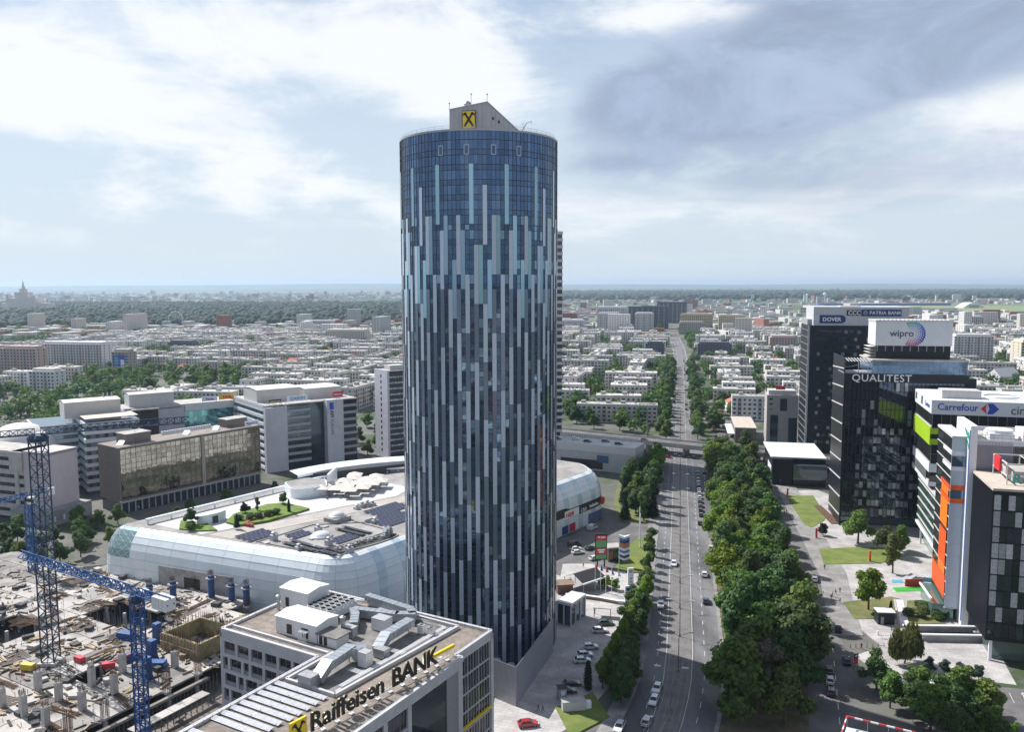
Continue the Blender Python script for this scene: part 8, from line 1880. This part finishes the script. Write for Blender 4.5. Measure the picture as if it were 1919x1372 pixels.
# ---------------------------------------------------------------- people
def person_mesh(top, legs, seed, bend=0.0):
    """one continuous figure grown from a jointed skeleton"""
    r = random.Random(seed); st = r.uniform(.12, .3)
    J = [(0, 0, .95, .15), (0, 0, 1.15, .15), (0, -.02, 1.38, .17), (0, -.02, 1.50, .07), (0, -.03, 1.62, .10), (0, -.03, 1.74, .085),
         (.1, 0, .90, .10), (.11, -st * .5, .5, .075), (.11, -st * .9, .09, .05), (.11, -st * .9 - .15, .04, .045), (-.1, 0, .90, .10), (-.11, st * .3, .5, .075), (-.11, st, .10, .05), (-.11, st - .14, .04, .045),
         (.2, -.02, 1.40, .07), (.25, .06, 1.14, .055), (.25, -.08, .90, .045), (.25, -.12, .80, .04), (-.2, -.02, 1.40, .07), (-.25, -.04, 1.14, .055), (-.25, -.16, .92, .045), (-.25, -.2, .82, .04)]
    E_ = [(0, 1), (1, 2), (2, 3), (3, 4), (4, 5), (0, 6), (6, 7), (7, 8), (8, 9), (0, 10), (10, 11), (11, 12), (12, 13), (2, 14), (14, 15), (15, 16), (16, 17), (2, 18), (18, 19), (19, 20), (20, 21)]
    me = bpy.data.meshes.new('sk'); me.from_pydata([j[:3] for j in J], E_, []); o = bpy.data.objects.new('sk', me); COL.objects.link(o); md = o.modifiers.new('s', 'SKIN')
    for i, j in enumerate(J): me.skin_vertices[0].data[i].radius = (j[3], j[3] * .8); me.skin_vertices[0].data[i].use_root = i == 0
    sd = o.modifiers.new('u', 'SUBSURF'); sd.levels = 1; dg = bpy.context.evaluated_depsgraph_get(); m2 = bpy.data.meshes.new_from_object(o.evaluated_get(dg)); bpy.data.objects.remove(o)
    sk = mat('skin', (.42, .27, .2), .6); hr = mat('hair_dark', (.03, .02, .015), .7); m2.materials.clear()
    for m in (top, legs, sk, hr): m2.materials.append(m)
    for f in m2.polygons:
        z = f.center.z; x = abs(f.center.x); f.material_index = 1 if z < .95 and x < .2 else (3 if z > 1.68 or (z > 1.58 and f.center.y > .0) else (2 if z > 1.47 or (x > .19 and z < 1.0) else 0)); f.use_smooth = True
    return m2
cl = {n: mat('cloth_' + n, c, .85) for n, c in {'black': (.02, .02, .022), 'grey': (.2, .2, .21), 'navy': (.03, .04, .09), 'white': (.6, .6, .6), 'orange': (.75, .16, .02), 'red': (.45, .04, .04)}.items()}
PMs = {n: person_mesh(cl[n], cl[l], i) for i, (n, l) in enumerate([('black', 'black'), ('grey', 'navy'), ('navy', 'black'), ('white', 'navy'), ('orange', 'navy'), ('red', 'black')])}
def person(x, y, c, lab, z=.12, rz=None): tag(inst(PMs[c], 'person', None, (x, y, z), rc.uniform(0, 6.28) if rz is None else rz), lab, 'person')
for x, y, c, lab in [(98.3, 243.7, 'black', 'person in black walking on the promenade beside the sign'), (96.5, 241.6, 'grey', 'person in grey on the promenade'), (100.1, 245, 'navy', 'person in navy walking towards the plaza'), (96.8, 236.6, 'black', 'person in black near the dry lawn corner'), (95.3, 239.5, 'navy', 'person in navy at the belt edge'), (90.1, 205.7, 'black', 'person in black standing by the bollards'), (103.3, 266, 'black', 'person in black beside the middle lawn'), (132.6, 250.2, 'black', 'person in black near the glass entrance'), (134, 251.6, 'navy', 'person in navy near the glass entrance'), (133, 253, 'grey', 'person in grey near the glass entrance'), (5.6, 174.7, 'black', 'person in black walking at the foot of the metal screen'), (6.6, 174.4, 'navy', 'person in navy walking beside another near the screen'), (111.6, 331.8, 'black', 'person in black walking along the far lawn'), (113, 333.4, 'white', 'person in white walking along the far lawn'), (125.8, 392.4, 'grey', 'person in grey near the black shop'), (14.2, 243.6, 'black', 'person in black beside the brown hut'), (23.6, 268, 'red', 'person in red on the mall square'), (36.8, 252, 'black', 'person in black at the square edge')]: person(x, y, c, lab)
for x, y, c, lab in [(-150, -3.7, 'orange', 'worker in orange near the back of the deck'), (-103.2, -37.3, 'orange', 'worker in orange beside the pale columns'), (-105, -39.1, 'orange', 'worker in orange near the yellow tank'), (-107.5, -12.6, 'orange', 'worker in orange beside the blue formwork stack'), (-116, -31.2, 'navy', 'worker in navy bending near the crane foot'), (-91, 10.0, 'white', 'worker in white near the core walls'), (-84, -28, 'orange', 'worker in orange between two columns'), (-121, -12, 'orange', 'worker in orange by the open pit')]: p = rf(x, y); person(p[0], p[1], c, lab, ZS)

# ---------------------------------------------------------------- hazy summer air
hz = MB().box(-26000, 26000, -6000, 25500, -2, 200).build('haze', [])
hz['kind'] = 'stuff'
hmt = bpy.data.materials.new('haze_air'); hmt.use_nodes = True; t = hmt.node_tree; t.nodes.clear()
pv = N(t, 'ShaderNodeVolumePrincipled'); pv.inputs['Color'].default_value = (.60, .78, 1.0, 1); pv.inputs['Density'].default_value = HAZE; pv.inputs['Anisotropy'].default_value = .3
o_ = N(t, 'ShaderNodeOutputMaterial'); L(t, pv.outputs[0], o_.inputs['Volume'])
hz.data.materials.clear(); hz.data.materials.append(hmt)
tag(hz, 'pale blue summer haze filling the air above the city', 'haze')
